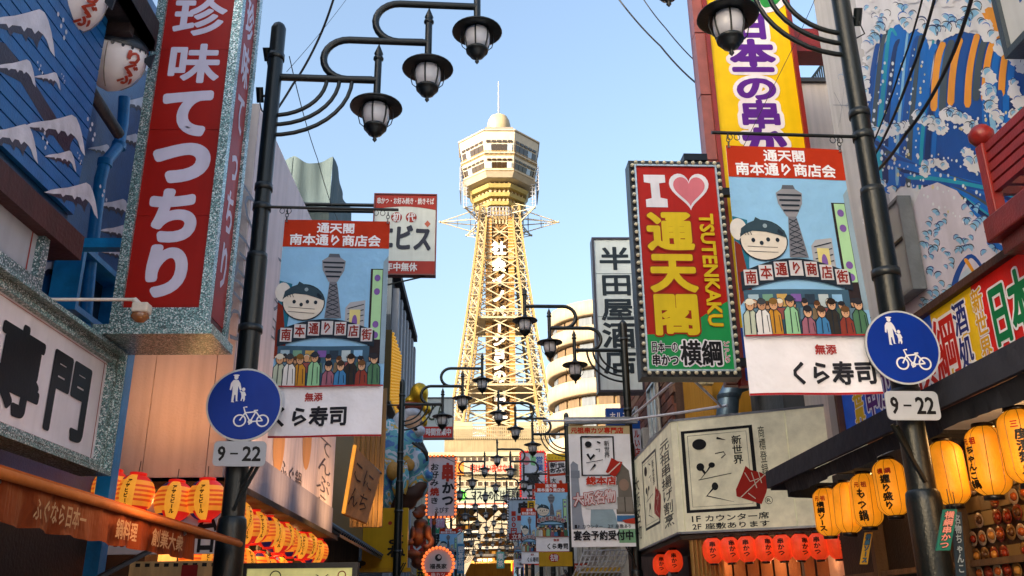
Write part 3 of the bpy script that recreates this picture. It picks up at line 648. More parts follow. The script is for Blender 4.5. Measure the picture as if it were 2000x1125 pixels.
# --- shop interior below: dark room with shelves
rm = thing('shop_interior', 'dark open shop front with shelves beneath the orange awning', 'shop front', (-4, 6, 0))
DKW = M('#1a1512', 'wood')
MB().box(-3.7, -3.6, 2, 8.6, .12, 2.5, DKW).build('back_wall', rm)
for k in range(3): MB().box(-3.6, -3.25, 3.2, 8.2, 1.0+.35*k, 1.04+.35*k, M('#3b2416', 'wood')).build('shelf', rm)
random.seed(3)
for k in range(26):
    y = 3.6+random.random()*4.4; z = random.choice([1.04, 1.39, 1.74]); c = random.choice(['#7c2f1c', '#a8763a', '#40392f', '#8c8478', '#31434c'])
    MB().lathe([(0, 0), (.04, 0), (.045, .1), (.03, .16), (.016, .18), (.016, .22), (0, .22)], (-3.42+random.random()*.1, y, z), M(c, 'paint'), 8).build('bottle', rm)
# --- long beige box sign with brushwork, over the lantern restaurant
BG = M('#cdb6a8', 'print'); bx = -2.62; by0, by1 = PX(440, 900, bx).y, PX(648, 1000, bx).y; bz0 = PX(440, 935, bx).z; bz1 = PX(500, 185, bx).z
t = thing('box_sign', 'long pinkish beige wall sign with brush writing above red paper lanterns', 'sign', (bx, by0, bz0))
npn = 8; dy = (by1-by0)/npn
for k in range(npn): MB().box(-3.05, bx, by0+dy*k+.004, by0+dy*(k+1)-.004, bz0, bz1, M('#e6d6d8', 'plaster')).build('panel', t)
for xa, xb in ((-4.3, -3.42), (-3.412, -2.80), (-2.792, bx-.006)): MB().box(xa, xb, by0-.03, by0-.006, bz0, bz1, M('#dccfc8', 'plaster')).build('end_panel', t); MB().box(-4.3, bx+.012, by0-.036, by0+.01, bz0-.03, bz0, M('#8b8fa0', 'metal')).build('edge_trim', t)
MB().box(bx, bx+.02, by0, by1, bz0, bz0+.42, M('#a5a0ae', 'plaster')).build('kickboard', t)
pl = wallplane(bx+.001, by0, by1, bz0, bz1); a = Art(pl, .003, .003); BK = M('#4f4556')
for i, (tx, x, ya, yb, wd) in enumerate((('てっちり', 470, 330, 690, 26), ('ふぐ料理', 555, 480, 700, 22), ('てんぷら', 632, 850, 1005, 14))):
    u0 = pl.px(x-wd, (ya+yb)/2)[0]; u1 = pl.px(x+wd, (ya+yb)/2)[0]; v0 = pl.px(x, ya)[1]; v1 = pl.px(x, yb)[1]; a.text(tx, u0, v0, u1, v1, BK, .002, 0, vert=True)
u0, u1 = pl.px(545, 915)[0], pl.px(590, 930)[0]; v = pl.px(565, 925)[1]; a.text('ふぐ鍋', u0, v-.03, u1, v+.03, BK, .01, 0)
for x in (545, 600): a.ell(pl.px(x, 860)[0], pl.px(x, 860)[1], .05, .10, M('#dba06a', 'plaster'), 0)  # orange ovals: pools of lamplight painted onto the sign
a.build('lettering_and_light_pools', t)
# --- restaurant behind and below it
rs = thing('lantern_restaurant', 'restaurant under the beige box sign with glowing counter windows', 'building', (-3.4, 9, 0))
MB().box(-8, -3.3, by0+.02, 15.2, .12, 7.6, M('#4a3b33', 'wall')).build('wall', rs); MB().box(-4.4, -2.5, by0, by1, bz0-.10, bz0-.032, M('#3c261b', 'wood')).build('soffit', rs)
for k in range(9):
    y = 9.4+.62*k; MB().box(-3.30, -3.26, y, y+.44, 1.85, 2.35, M('#ffb457', 'glow', .35)).build('lit_window', rs); MB().box(-3.30, -3.22, y+.46, y+.58, 1.7, 2.6, M('#1f1a17', 'wood')).build('mullion', rs)
MB().box(-3.30, -2.9, 8.7, 15, 1.55, 1.7, M('#15161a', 'paint')).build('counter_beam', rs)
pl = Plane((P(372, 1000, 8.62).x-1.7, 8.62, P(400, 985, 8.62).z), (1, .0, 0), (0, 0, -1), 1.75, .62)
pl = signplane(205, 438, 985, 1082, 8.55, 0)
t = thing('menu_board', 'white board with black brush characters partly behind the orange awning', 'sign', pl.at(pl.W/2, pl.H)); slab(MB(), pl, 0, 0, 1, 1, -.05, 0, M('#cfcbd2', 'print')).build('panel', t)
a = Art(pl, .002, .002); a.text('台', .76, .1, .95, 1.0, M('#1c1a1f'), .03, 0); a.text('サヒビール', .02, .62, .30, .88, M('#8f241d'), .02, 0); a.build('lettering', t)
pl = signplane(252, 438, 1096, 1135, 8.0, 0); t = thing('menu_board', 'tan board with black edging marks at the bottom left under the awning', 'sign', pl.at(pl.W/2, pl.H)); slab(MB(), pl, 0, 0, 1, 1, -.05, 0, M('#c99a63', 'wood')).build('panel', t)
a = Art(pl, .002, .002)
for k in range(9): a.rect(.06+.1*k, .1, .11+.1*k, .28, M('#231c1a'), 0)
a.rect(.55, .2, .72, 1, M('#8f1c17'), 1); a.build('lettering', t)
# --- paper lanterns with beer lettering
GO = M('#f08c28', 'glow', .20); GR = M('#d81d12', 'glow', .19); GS = M('#dc5018', 'glow', .18); GB = M('#1e1a55', 'glow', .08); GY = M('#f59f30', 'glow', .21); GK = M('#1a1210')
def round_lantern_mesh(R, H):
    cols, rows = 32, 18; vs = []; fsm = {}
    for i in range(rows+1):
        tt = -1+2*i/rows; rr = R*(1-.80*abs(tt)**3.0)*(1 - .012*(i % 2)); rr = R*math.sqrt(max(.06, 1-(tt*.96)**2))*(1-.015*(i % 2))
        for j in range(cols): vs.append((rr*math.cos(2*math.pi*j/cols), rr*math.sin(2*math.pi*j/cols), tt*H/2))
    mb = MB()
    for i in range(rows):
        for j in range(cols):
            f = (i*cols+j, i*cols+(j+1) % cols, (i+1)*cols+(j+1) % cols, (i+1)*cols+j); p = j % 16
            m = GY if p in (1, 2, 3, 4) else (GR if (i < 4 or i > 14) and p < 11 else GB if (i < 3 or i > 14) else GS if i in (6, 8, 10, 12) else GO)
            fsm.setdefault(m, []).append(f)
    base = len(mb.v)
    for m, fs in fsm.items():
        if not mb.v: mb.v = vs
        k = mb.mi(m)
        for f in fs: mb.f.append(list(f)); mb.m.append(k); mb.sm.append(True)
    return mb.mesh('paper_body')
LR, LH = .178, .37
LB = round_lantern_mesh(LR, LH)
LC1 = MB().lathe([(.05, 0), (.075, .0), (.075, .025), (.05, .03)], (0, 0, LH/2-.012), GR, 14).mesh('cap')
LC2 = MB().lathe([(.04, -.03), (.06, -.03), (.06, 0), (.04, 0)], (0, 0, -LH/2+.012), GR, 14).mesh('cap')
def curved(mb, tx, ang, z0, z1, wd, rf, m, bold=0, lift=.003):
    n = len(tx); ch_h = (z1-z0)/n
    for k, ch in enumerate(tx):
        vs, fs, be = glyph(ch, 1); zz0 = z1-ch_h*(k+1); out = []
        for vx, vy in vs:
            if ch == 'ー': px_, pz = (.88-vy-.0), (vx)*.9; px_ = .5+(vy-.38); 
            else: px_, pz = vx, (vy+.12)
            z = zz0+pz*ch_h; r_ = rf(z)+lift; an = ang+(px_-.5)*wd/r_; out.append((r_*math.cos(an), r_*math.sin(an), z))
        mb.add(out, fs, m)
        if bold:
            for a_, b_ in be:
                p, q = Vector(out[a_]), Vector(out[b_]); d = (q-p)
                if d.length < 1e-6: continue
                nn = Vector((p.x, p.y, 0)).normalized(); s_ = d.cross(nn).normalized()*bold; o2 = nn*.0006; mb.add([p+s_+o2, p-s_+o2, q-s_+o2, q+s_+o2], [(0, 1, 2, 3)], m)
rf = lambda z: LR*math.sqrt(max(.06, 1-(z/(LH/2)*.96)**2))
mb = MB()
for k in (0, 1): curved(mb, 'アサヒビール', 2*math.pi*(3.0/32)+math.pi*k, -.13, .13, .042, rf, GK, .0022)
LT = mb.mesh('lettering')
lant_n = [0]
def round_lantern(c, ang, lab, s=1.0, grp='round beer lanterns under the beige box sign'):
    t = thing('paper_lantern', lab, 'lantern', c, grp); t.rotation_euler = (R_(random.uniform(-4, 4)), R_(random.uniform(-4, 4)), ang); t.scale = (s, s, s*random.uniform(.97, 1.03))
    for nm, me in (('paper_body', LB), ('cap', LC1), ('cap', LC2), ('lettering', LT)):
        o = bpy.data.objects.new(nm, me); COL.objects.link(o); o.parent = t
    o = MB().tube([(0, 0, LH/2), (0, 0, LH/2+.12)], .004, IRON, 5).build('cord', t, local=True); return t
A0 = R_(-90)-2*math.pi*3.0/32
lz = P(262, 966, 8.55).z
for k, (x, y) in enumerate(((216, 958), (263, 966), (340, 980), (403, 976))):
    round_lantern(P(x, y, 8.5), A0+R_((-6, -4, 14, 2)[k]), ['red and yellow lantern half hidden behind the blue post', 'yellow-red beer lantern nearest the blue post, fully visible', 'middle yellow-red beer lantern of the three under the beige end panel', 'yellow-red beer lantern just left of the lamp post'][k])
k = 0
for row, (xo, n, zo) in enumerate(((-2.72, 12, -.02), (-2.95, 9, -.40))):
    for j in range(n):
        y = by0+.35+j*(.50 if row == 0 else .62)+.12*row; z = bz0-.30+zo+.03*math.sin(j*2.3)
        round_lantern(Vector((xo+.03*math.sin(j*1.7), y, z)), A0+R_(48+26*math.sin(j*2.1)+8*row), f'{ORD[j]} round lantern away from the post in the {"upper" if row == 0 else "lower"} row along the beige sign', 1.0)
for k in range(5):   # glow of the lanterns' lamps on the soffit and wall
    l = bpy.data.lights.new('lantern_lamp', 'POINT'); l.energy = 3.5; l.color = (1, .55, .2); l.shadow_soft_size = .12; o = bpy.data.objects.new('lantern_lamp', l); COL.objects.link(o); o.location = (-3.0, 9.0+1.35*k, bz0-.35)
# spotlights washing the beige sign (the orange pools on it)
for k in range(4):
    l = bpy.data.lights.new('sign_spotlight', 'SPOT'); l.energy = 17; l.color = (1, .55, .26); l.specular_factor = .2; l.spot_size = R_(95); l.spot_blend = .9; l.shadow_soft_size = .05
    o = bpy.data.objects.new('sign_spotlight', l); COL.objects.link(o); o.location = (bx+.95, by0+.8+1.6*k, bz0+.0); o.rotation_euler = Vector((1.1, 0, -.75)).to_track_quat('Z', 'Y').to_euler()
l = bpy.data.lights.new('sign_spotlight', 'SPOT'); l.energy = 10; l.color = (1, .40, .13); l.spot_size = R_(100); l.spot_blend = .9; l.shadow_soft_size = .05
o = bpy.data.objects.new('sign_spotlight', l); COL.objects.link(o); o.location = (-3.05, by0-1.0, bz0+.62); o.rotation_euler = Vector((.05, -1, -.25)).to_track_quat('Z', 'Y').to_euler()
l = bpy.data.lights.new('awning_lamp', 'POINT'); l.energy = 4; l.color = (1, .5, .2); l.shadow_soft_size = .1; o = bpy.data.objects.new('awning_lamp', l); COL.objects.link(o); o.location = (-1.6, 5.0, 2.3)
# yellow signboard at the foot, black frame
pl = signplane(482, 688, 1110, 1145, 8.9, 0); t = thing('signboard', 'pale yellow signboard in a black frame at the foot of the lanterns', 'sign', pl.at(pl.W/2, pl.H)); slab(MB(), pl, 0, 0, 1, 1, -.08, 0, M('#d9cf86', 'glow', .15)).build('panel', t)
frame(MB(), pl, .05, -.1, .03, M('#14161a', 'paint')).build('frame', t)
a = Art(pl, .002, .002); a.ring(.27, .45, .05, .01, M('#22222a'), 0); a.ring(.9, .4, .035, .01, M('#a8442c'), 0); a.text('ふぐ', .62, .3, .8, .8, M('#3b4a2a'), .01, 0); a.build('lettering', t)
# ================================================================== left side, middle distance
# tarpaulin-wrapped block
c = P(645, 330, 23); t = thing('wrapped_building', 'grey building wrapped in sagging scaffold sheeting behind the beige sign', 'building', (-6, 23, 0))
xL = P(563, 340, 23).x; xR = P(648, 330, 23).x; zt_ = P(640, 306, 23).z
def sheet(name, A, U, W, H, sag, m, par, nx=24, ny=16):
    mb = MB(); A = Vector(A); U = Vector(U).normalized(); N = U.cross(Vector((0, 0, 1))); vs = []
    for j in range(ny+1):
        for i in range(nx+1):
            s, v = i/nx, j/ny; z = -H*v; z += -sag*math.sin(math.pi*min(1, s))*(1-v)*.6+ (.03*math.sin(s*9+1)*(1-v))
            vs.append(A+U*(W*s)+Vector((0, 0, z))+N*(.05*math.sin(s*7+v*5)+.03*math.sin(s*15-v*9)+.02*math.sin(v*30+s*4)))
    mb.add(vs, [(j*(nx+1)+i, j*(nx+1)+i+1, (j+1)*(nx+1)+i+1, (j+1)*(nx+1)+i) for j in range(ny) for i in range(nx)], m, True); return mb.build(name, par, recalc=False)
TP = M('#4c5b60', 'plaster'); MB().box(xL-4, xR-.25, 23.3, 30, 0, zt_-.6, M('#5d666b', 'wall')).build('wall', t)  # TP is darkened to stand in for shade on the front sheeting
for k in range(3): sheet('sheeting', (xL-2.2+(xR-xL+2.2)*k/3, 23, zt_), (1, 0, 0), (xR-xL+2.2)/3+.02, zt_-3, .35, TP, t, 14, 16)
for k in range(2): sheet('sheeting', (xR, 23+3.5*k, zt_-.35*k), (0, 1, 0), 3.52, zt_-3, .35, M('#5d6c72', 'plaster'), t, 14, 16)
for z in (zt_-1.6, zt_-3.4, zt_-5.2): MB().tube([(xL-2, 22.85, z), (xR+.1, 22.85, z)], .035, M('#8c9296', 'metal'), 6).build('scaffold_pole', t)
# wood-slatted snack house with a carved board and a small tiled roof
t = thing('slatted_house', 'narrow wooden-slatted shop house left of the giant painted figure', 'building', (-3.3, 15.5, 0))
MB().box(-7, -3.0, 15.3, 21.6, .1, 6.4, M('#5b4a3a', 'wall')).build('wall', t)
sm_ = MB().box(0, .06, 0, .085, 0, 3.1, M('#a8834a', 'wood')).mesh('slat')
for k in range(52): place('slat', sm_, t, (-3.0, 15.4+.12*k, 3.2))
for x0, x1, nm in ((690, 742, 'ochre'),):
    pass
MB().box(P(692, 950, 15.6).x, P(752, 950, 15.6).x, 15.28, 15.34, P(720, 1030, 15.3).z, P(720, 760, 15.3).z, M('#b08b4e', 'wood')).build('end_panel', t)
for k in range(6):
    x = P(692, 950, 15.3).x+(P(752, 950, 15.3).x-P(692, 950, 15.3).x)*(k+.5)/6; MB().box(x-.025, x+.025, 15.22, 15.28, P(720, 1030, 15.3).z, P(720, 760, 15.3).z, M('#8a6a38', 'wood')).build('batten', t)
bl = bpy.data.lights.new('board_lamp', 'POINT'); bl.energy = 5; bl.color = (1, .5, .15); bl.shadow_soft_size = .08; o = bpy.data.objects.new('board_lamp', bl); COL.objects.link(o); o.location = P(728, 985, 14.8)
# carved board (tilted)
q = [P(672, 1003, 13.6), P(717, 1022, 13.4), P(744, 925, 13.8), P(694, 872, 14.0)]
t = thing('carved_board', 'weathered carved wooden board with dark characters, tilted above tiled roof', 'sign', q[0])
MB().prism(q, (-.05, .12, 0), M('#8a6238', 'wood')).build('board', t)
n_ = (q[1]-q[0]).cross(q[3]-q[0]).normalized(); n_ = n_ if n_.dot(CAM-q[0]) > 0 else -n_
mb = MB()
for ci, ch in enumerate('こんにち'):
    vs, fs, be = glyph(ch, 1); cu_, cv_ = (.28 if ci < 2 else .68), (.70 if ci % 2 == 0 else .30); out = []
    for vx, vy in vs:
        s_, v_ = cu_+(vx-.5)*.42, cv_+(vy-.4)*.36; A = q[0].lerp(q[1], s_); B = q[3].lerp(q[2], s_); out.append(A.lerp(B, v_)+n_*.012)
    mb.add(out, fs, M('#2d211b'))
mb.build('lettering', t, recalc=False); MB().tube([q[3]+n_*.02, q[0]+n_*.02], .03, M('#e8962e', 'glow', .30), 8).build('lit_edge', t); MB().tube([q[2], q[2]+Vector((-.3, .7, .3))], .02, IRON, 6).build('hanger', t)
# tiled pent roof
rA, rB = PX(650, 1043, -2.62), PX(752, 1082, -2.55)
t = thing('pent_roof', 'small dark grey tiled pent roof under the carved board', 'roof', rA); ny_ = 30; TM = M('#2a3038', 'paint')
mb = MB(); rl = (rB.y-rA.y); MB().prism([(-2.5, rA.y, rA.z), (-2.5, rB.y, rA.z), (-3.3, rB.y, rA.z+.5), (-3.3, rA.y, rA.z+.5)], (0, 0, -.05), TM).build('deck', t)
tl = MB().tube([(0, 0, 0), (-.8, 0, .5)], .045, TM, 8).mesh('roof_tile')
for k in range(ny_): place('roof_tile', tl, t, (-2.48, rA.y+.08+rl*k/ny_, rA.z+.03))
MB().tube([(-3.25, rA.y, rA.z+.56), (-3.25, rB.y, rA.z+.56)], .07, TM, 8).build('ridge', t)
for k in range(5): MB().lathe([(0, -.1), (.09, -.05), (.07, .08), (0, .14)], (-3.2, rA.y+1.0+rl*.17*k, rA.z+.66), TM, 8).build('ridge_ornament', t)
# yellow signboard
pl = signplane(708, 796, 992, 1118, 21.9, 0); t = thing('yellow_signboard', 'large plain yellow signboard with black brush characters behind the lamp post', 'sign', pl.at(pl.W/2, pl.H))
slab(MB(), pl, 0, 0, 1, 1, -.2, 0, M('#d2a010', 'print')).build('panel', t); slab(MB(), pl, -.02, .94, 1.1, 1, 0, .25, M('#c79210', 'print')).build('ledge', t)
a = Art(pl, .004, .004); a.text('よね', .54, .38, .96, .78, M('#1a1712'), .04, 0, vert=True); a.ell(.60, .24, .045, .03, M('#a8321a'), 0); a.ell(.0, .86, .10, .04, M('#2b2b30'), 0); a.build('lettering', t)
# big painted figures: bodies are one continuous surface, made from merged rounded volumes
def merged(name, parent, blobs, m, vox=.06, smooth=2, mats=None):
    mb = MB()
    for (c, r) in blobs:
        pr = [(max(.001, math.sin(math.pi*i/9)), -math.cos(math.pi*i/9)) for i in range(10)]; tmp = MB(); tmp.lathe(pr, (0, 0, 0), m, 12)
        mb.add([(c[0]+v[0]*r[0], c[1]+v[1]*r[1], c[2]+v[2]*r[2]) for v in tmp.v], tmp.f, m)
    me = mb.mesh('tmp', wloc(parent)); bm = bmesh.new(); bm.from_mesh(me); bmesh.ops.remove_doubles(bm, verts=bm.verts, dist=.002); bmesh.ops.recalc_face_normals(bm, faces=bm.faces); bm.to_mesh(me); bm.free()
    o = bpy.data.objects.new('tmp', me); COL.objects.link(o); rm_ = o.modifiers.new('r', 'REMESH'); rm_.mode = 'VOXEL'; rm_.voxel_size = vox
    sm = o.modifiers.new('s', 'SMOOTH'); sm.iterations = smooth*3; m2 = bpy.data.meshes.new_from_object(o.evaluated_get(bpy.context.evaluated_depsgraph_get())); bpy.data.objects.remove(o)
    m2.name = name; m2.materials.clear(); mats = mats or [(lambda p: True, m)]
    for _, mm in mats: m2.materials.append(mm)
    L0 = wloc(parent)
    for p in m2.polygons:
        p.use_smooth = True; cc = p.center+L0
        for k, (fn, _) in enumerate(mats):
            if fn(cc): p.material_index = k; break
    o = bpy.data.objects.new(name, m2); COL.objects.link(o); o.parent = parent; return o
def fg(px, py, Y=22.9): return P(px, py, Y)
def blob(px, py, rx, ry, rz=None, dy=0, Y=22.9):   # centre in the photo, radii in photo pixels
    c = fg(px, py, Y+dy); k = (c-CAM).dot(Fw)/FPX; return ((c.x, c.y, c.z), (rx*k, (rz or rx)*k, ry*k))
def robe_mat():
    m = M('#b9bdd0', 'skin').copy(); m.name = 'painted_robe'; n = m.node_tree.nodes; L = m.node_tree.links; b = n['Principled BSDF']
    tc = n.new('ShaderNodeTexCoord'); no = n.new('ShaderNodeTexNoise'); no.inputs['Scale'].default_value = 1.5; no.inputs['Detail'].default_value = 2.5; no.inputs['Distortion'].default_value = 1.6; L.new(tc.outputs['Object'], no.inputs['Vector'])
    cr = n.new('ShaderNodeValToRGB'); cr.color_ramp.interpolation = 'CONSTANT'; e = cr.color_ramp.elements; e[0].position = 0; e[0].color = (.05, .16, .42, 1); e[1].position = .40; e[1].color = (.10, .36, .44, 1)
    for p_, c_ in ((.47, (.55, .58, .68, 1)), (.52, (.12, .42, .50, 1)), (.56, (.62, .38, .07, 1)), (.63, (.55, .58, .68, 1)), (.68, (.5, .16, .08, 1))): x = e.new(p_); x.color = c_
    L.new(no.outputs[0], cr.inputs[0]); L.new(cr.outputs[0], b.inputs['Base Color']); return m
ROBE = robe_mat()
t = thing('giant_figure', 'giant painted lucky god figure in a blue and yellow robe, gold headpiece', 'statue', fg(790, 1000))
GLD = M('#c9a02c', 'metal'); WH_ = M('#b9bdd0', 'skin'); SK_ = M('#c79a7a', 'skin')
nz = lambda c, s, th: math.sin(c.x*s+1.3)*math.sin(c.z*s*1.3)+math.sin(c.y*s*.8+c.z*s*.7) > th
merged('robe', t, [blob(768, 900, 34, 72, 30), blob(788, 880, 34, 52, 30), blob(805, 920, 34, 40, 26), blob(800, 860, 28, 30, 24), blob(815, 950, 24, 26, 22), blob(756, 960, 20, 40, 26), blob(762, 850, 22, 34), blob(838, 930, 9, 12, 10, -.3), blob(828, 900, 12, 18, 12, -.2), blob(776, 940, 12, 34, 10, -.5), blob(792, 935, 8, 36, 8, -.6)], ROBE, .07, 1) if 1 else merged('robe', t, [], WH_, .09, 2,
       [(lambda c: nz(c, 6.2, .70), M('#b8882a', 'skin')), (lambda c: nz(c, 3.6, .05), M('#2f8098', 'skin')), (lambda c: nz(c+Vector((2, 1, 0)), 4.6, .35), M('#2f62a0', 'skin')), (lambda c: True, WH_)])
merged('head', t, [blob(806, 828, 23, 24, 22), blob(814, 842, 14, 12, 14, -.1)], SK_, .06)
merged('white_hood', t, [blob(789, 826, 24, 26, 22, .05), blob(803, 808, 22, 14, 22), blob(820, 842, 13, 12, 10, -.25), blob(776, 845, 14, 18, 18)], M('#c8cad6', 'skin'), .06)
merged('red_band', t, [blob(800, 795, 27, 10, 22)], M('#8f4330', 'skin'), .05)
merged('gold_headpiece', t, [blob(819, 768, 19, 22, 18), blob(800, 784, 12, 10, 12), blob(834, 800, 9, 10, 9), blob(826, 824, 11, 12, 9), blob(826, 786, 10, 14, 10)], GLD, .05)
for k, (x, y) in enumerate(((824, 826), (812, 838))): MB().lathe([(0, -.05), (.045, -.03), (.05, 0), (.0, .05)], fg(x, y, 22.3), M('#2a221f'), 10).build('eye', t)
merged('medallion', t, [blob(768, 920, 15, 20, 10, -.55), blob(800, 908, 12, 14, 8, -.5)], M('#b8863a', 'skin'), .05)
merged('wooden_prow', t, [blob(800, 965, 30, 15, 20, -.1), blob(822, 948, 16, 10, 10, -.2), blob(785, 985, 30, 14, 20)], M('#4a2c20', 'wood'), .07)
for k in range(4): MB().tube([fg(806+6*k, 865, 22.1), fg(822+4*k, 876+3*k, 22.0), fg(834, 888+4*k, 22.1)], .035, M('#23252c', 'paint'), 6).build('beard_strand', t)
t = thing('bronze_figure', 'smaller bronze-coloured seated figure glowing orange from a lamp, under the giant', 'statue', P(815, 1090, 24.8))
Bz = M('#6b3c20', 'skin'); bb = lambda *a_: blob(*a_, Y=24.8)
merged('body', t, [bb(822, 1022, 15, 10), bb(815, 1048, 16, 20), bb(836, 1040, 8, 16, 8, -.2), bb(843, 1058, 6, 12, 7, -.2), bb(833, 1068, 9, 6, 7, -.3), bb(806, 1040, 6, 14, 7, -.3), bb(800, 1060, 10, 6, 7, -.35), bb(806, 1082, 16, 9, 12, -.2), bb(836, 1084, 16, 9, 12, -.2), bb(822, 1100, 20, 12), bb(848, 1020, 5, 8), bb(852, 1006, 4, 8)], Bz, .045, 1)
merged('head', t, [bb(818, 1002, 11, 13), bb(812, 1006, 6, 5, 6, -.15), bb(826, 990, 8, 6), bb(829, 1003, 3, 6, 3), bb(808, 1000, 4, 3, 4, -.2)], Bz, .04, 1)
merged('hand', t, [bb(797, 1060, 10, 7, 9), bb(790, 1064, 6, 5, 6)], M('#c8a878', 'skin'), .04)
l = bpy.data.lights.new('figure_lamp', 'POINT'); l.energy = 2.2; l.color = (1, .36, .08); l.shadow_soft_size = .08; o = bpy.data.objects.new('figure_lamp', l); COL.objects.link(o); o.location = P(846, 1045, 24.2)
t = thing('bulb_column', 'slim facade strip studded with yellow bulbs right of the left banner', 'sign', P(760, 760, 25))
A, B = PX(762, 740, -3.2), PX(778, 740, -3.2); zA, zB = PX(768, 800, -3.2).z, PX(760, 640, -3.2).z
MB().box(-3.5, -3.2, A.y, B.y+.3, zA, zB+.2, M('#4a3a14', 'print')).build('panel', t)
bm_ = bulb_mesh(.06, M('#e8a830', 'glow', .10))
for i in range(7):
    for j in range(22): place('bulb', bm_, t, (-3.18, A.y+.15+(B.y+.1-A.y)*i/6, zA+.1+(zB-zA)*j/21))
# dark striped tower block on the left
t = thing('dark_block', 'dark glassy block with pale vertical ribs beyond the left banner', 'building', (-4, 31, 0)); Xb = -3.7
yA, yB = PX(762, 650, Xb).y, PX(803, 650, Xb).y; hb = PX(768, 545, Xb).z
MB().box(-12, Xb, yA, yB, 0, hb, M('#39424d', 'far')).build('wall', t); rb_ = MB().box(0, .25, 0, .5, 0, hb-3, M('#9a9da6', 'far')).mesh('rib')
for k in range(7): place('rib', rb_, t, (Xb, yA+.3+(yB-yA-.8)*k/6, 2.6))
for k in range(6): MB().box(Xb, Xb+.05, yA+.9+(yB-yA-.8)*k/6, yA+.3+(yB-yA-.8)*(k+1)/6-.1, 4, hb-.6, M('#1d2733', 'glass')).build('glass_strip', t)
MB().box(-12.2, Xb+.3, yA-.1, yB+.1, hb, hb+.3, M('#30343c', 'far')).build('parapet', t)
# ================================================================== the far rows of buildings
random.seed(21)
PAL = ['#8f8578', '#77706a', '#9a938c', '#6d5a4c', '#a59a86', '#7b828a', '#8c7460', '#b0a89b']
def far_row(side, blocks):
    for i, (y0, y1, h, x, col, lab) in enumerate(blocks):
        t = thing('shop_building', lab, 'building', (x*side, y0, 0)); m = M(col, 'far')
        if side < 0: MB().box(-x-6, -x, y0, y1, 0, h, m).build('wall', t)
        else: MB().box(x, x+6, y0, y1, 0, h, m).build('wall', t)
        X = x*side; dl = -1 if side > 0 else 1
        MB().box(X-.0*side-6.2*(1 if side < 0 else 0), X+6.2*(1 if side > 0 else 0)+.0, y0-.08, y1+.02, h, h+.25, M('#4b4a4a', 'far')).build('parapet', t)
        n = int((y1-y0)/2.4); ys = [y0+.8+2.4*k for k in range(n)]
        windows(t, X, ys, [3.6+2.7*j for j in range(int((h-3.6)/2.7))], 1.1, 1.2, dl, M('#b9b9b6', 'metal'), GLASS)
        # front edge windows seen from the camera
        zs = [h-2.2-2.7*j for j in range(int((h-2.5)/2.7))]
        for z in zs:
            for k in range(2):
                xx = (X+(.6+1.9*k)*side); x0_, x1_ = sorted((xx, xx+1.1*side))
                MB().box(x0_, x1_, y0-.05, y0+.01, z, z+1.2, M('#b9b9b6', 'metal')).build('window_frame', t); MB().box(x0_+.07, x1_-.07, y0-.07, y0-.052, z+.07, z+1.13, GLASS).build('pane', t)
        MB().box(min(X, X+dl*.9), max(X, X+dl*.9), y0+.3, y1-.3, 2.7, 2.85, M(random.choice(['#8c2f22', '#2f4a7a', '#4a4a4c', '#a8862c', '#6b3b26']), 'cloth')).build('awning', t)
def rowlabels(s, n): return [f'{c} shop building, {ORD[k]} along the {s} row beyond the near shops' for k, c in zip(range(n), ['brown-grey', 'dark', 'tan', 'pale', 'grey', 'brown', 'ochre', 'dull', 'stone'])]
lb_ = rowlabels('left', 8)
far_row(-1, [(21.8, 22.9, 5.6, 3.4, PAL[3], lb_[0]), (yB+.3, yB+8, 8.2, 3.6, PAL[0], lb_[1]), (yB+8.3, yB+16, 10.2, 3.6, PAL[4], lb_[2]), (yB+16.4, yB+27, 9.2, 3.7, PAL[5], lb_[3]), (yB+27.4, 92, 9.0, 3.7, PAL[1], lb_[4]), (92.4, 118, 8.6, 3.8, PAL[6], lb_[5])])
rb2 = rowlabels('right', 8)
far_row(1, [(24.6, 30, 6.6, 3.5, '#b8b4ac', rb2[0]), (30.3, 38, 7.4, 3.6, PAL[2], rb2[1]), (38.4, 49, 8.4, 3.7, PAL[6], rb2[2]), (49.3, 61, 8.0, 3.7, PAL[0], rb2[3]), (61.4, 78, 9.0, 3.8, PAL[5], rb2[4]), (78.5, 118, 8.6, 3.8, PAL[3], rb2[5])])
# ================================================================== signs in the middle distance
BO = M('#ff7a3a', 'glow', .35)
def panel_sign(name, lab, px0, px1, py0, py1, Y, col, draw=None, fr=None, fw=.06, depth=.25, cat='sign', kind='print', rot=0, hang=None, grp=None):
    pl = signplane(px0, px1, py0, py1, Y, rot); t = thing(name, lab, cat, pl.at(pl.W/2, pl.H), grp); slab(MB(), pl, 0, 0, 1, 1, -depth, 0, M(col, kind)).build('panel', t)
    if fr: frame(MB(), pl, fw, -depth-.01, .03, M(fr, 'paint')).build('frame', t)
    if draw:
        a = Art(pl, .002+Y*.00015, .003+Y*.0001); draw(a); a.build('artwork', t)
    if hang:
        for v in (.15, .85): MB().tube([pl.at(pl.W if hang > 0 else 0, v*pl.H, -depth/2), pl.at((pl.W if hang > 0 else 0)+hang, v*pl.H, -depth/2)], .025, IRON, 6).build('mount', t)
    return pl, t
D = M('#1d1e26'); Rr = M('#a82818'); Wt = M('#d9d7dc'); Yy = M('#d9b01c'); Gg = M('#1f8a4c'); Bb = M('#1c4fa0')
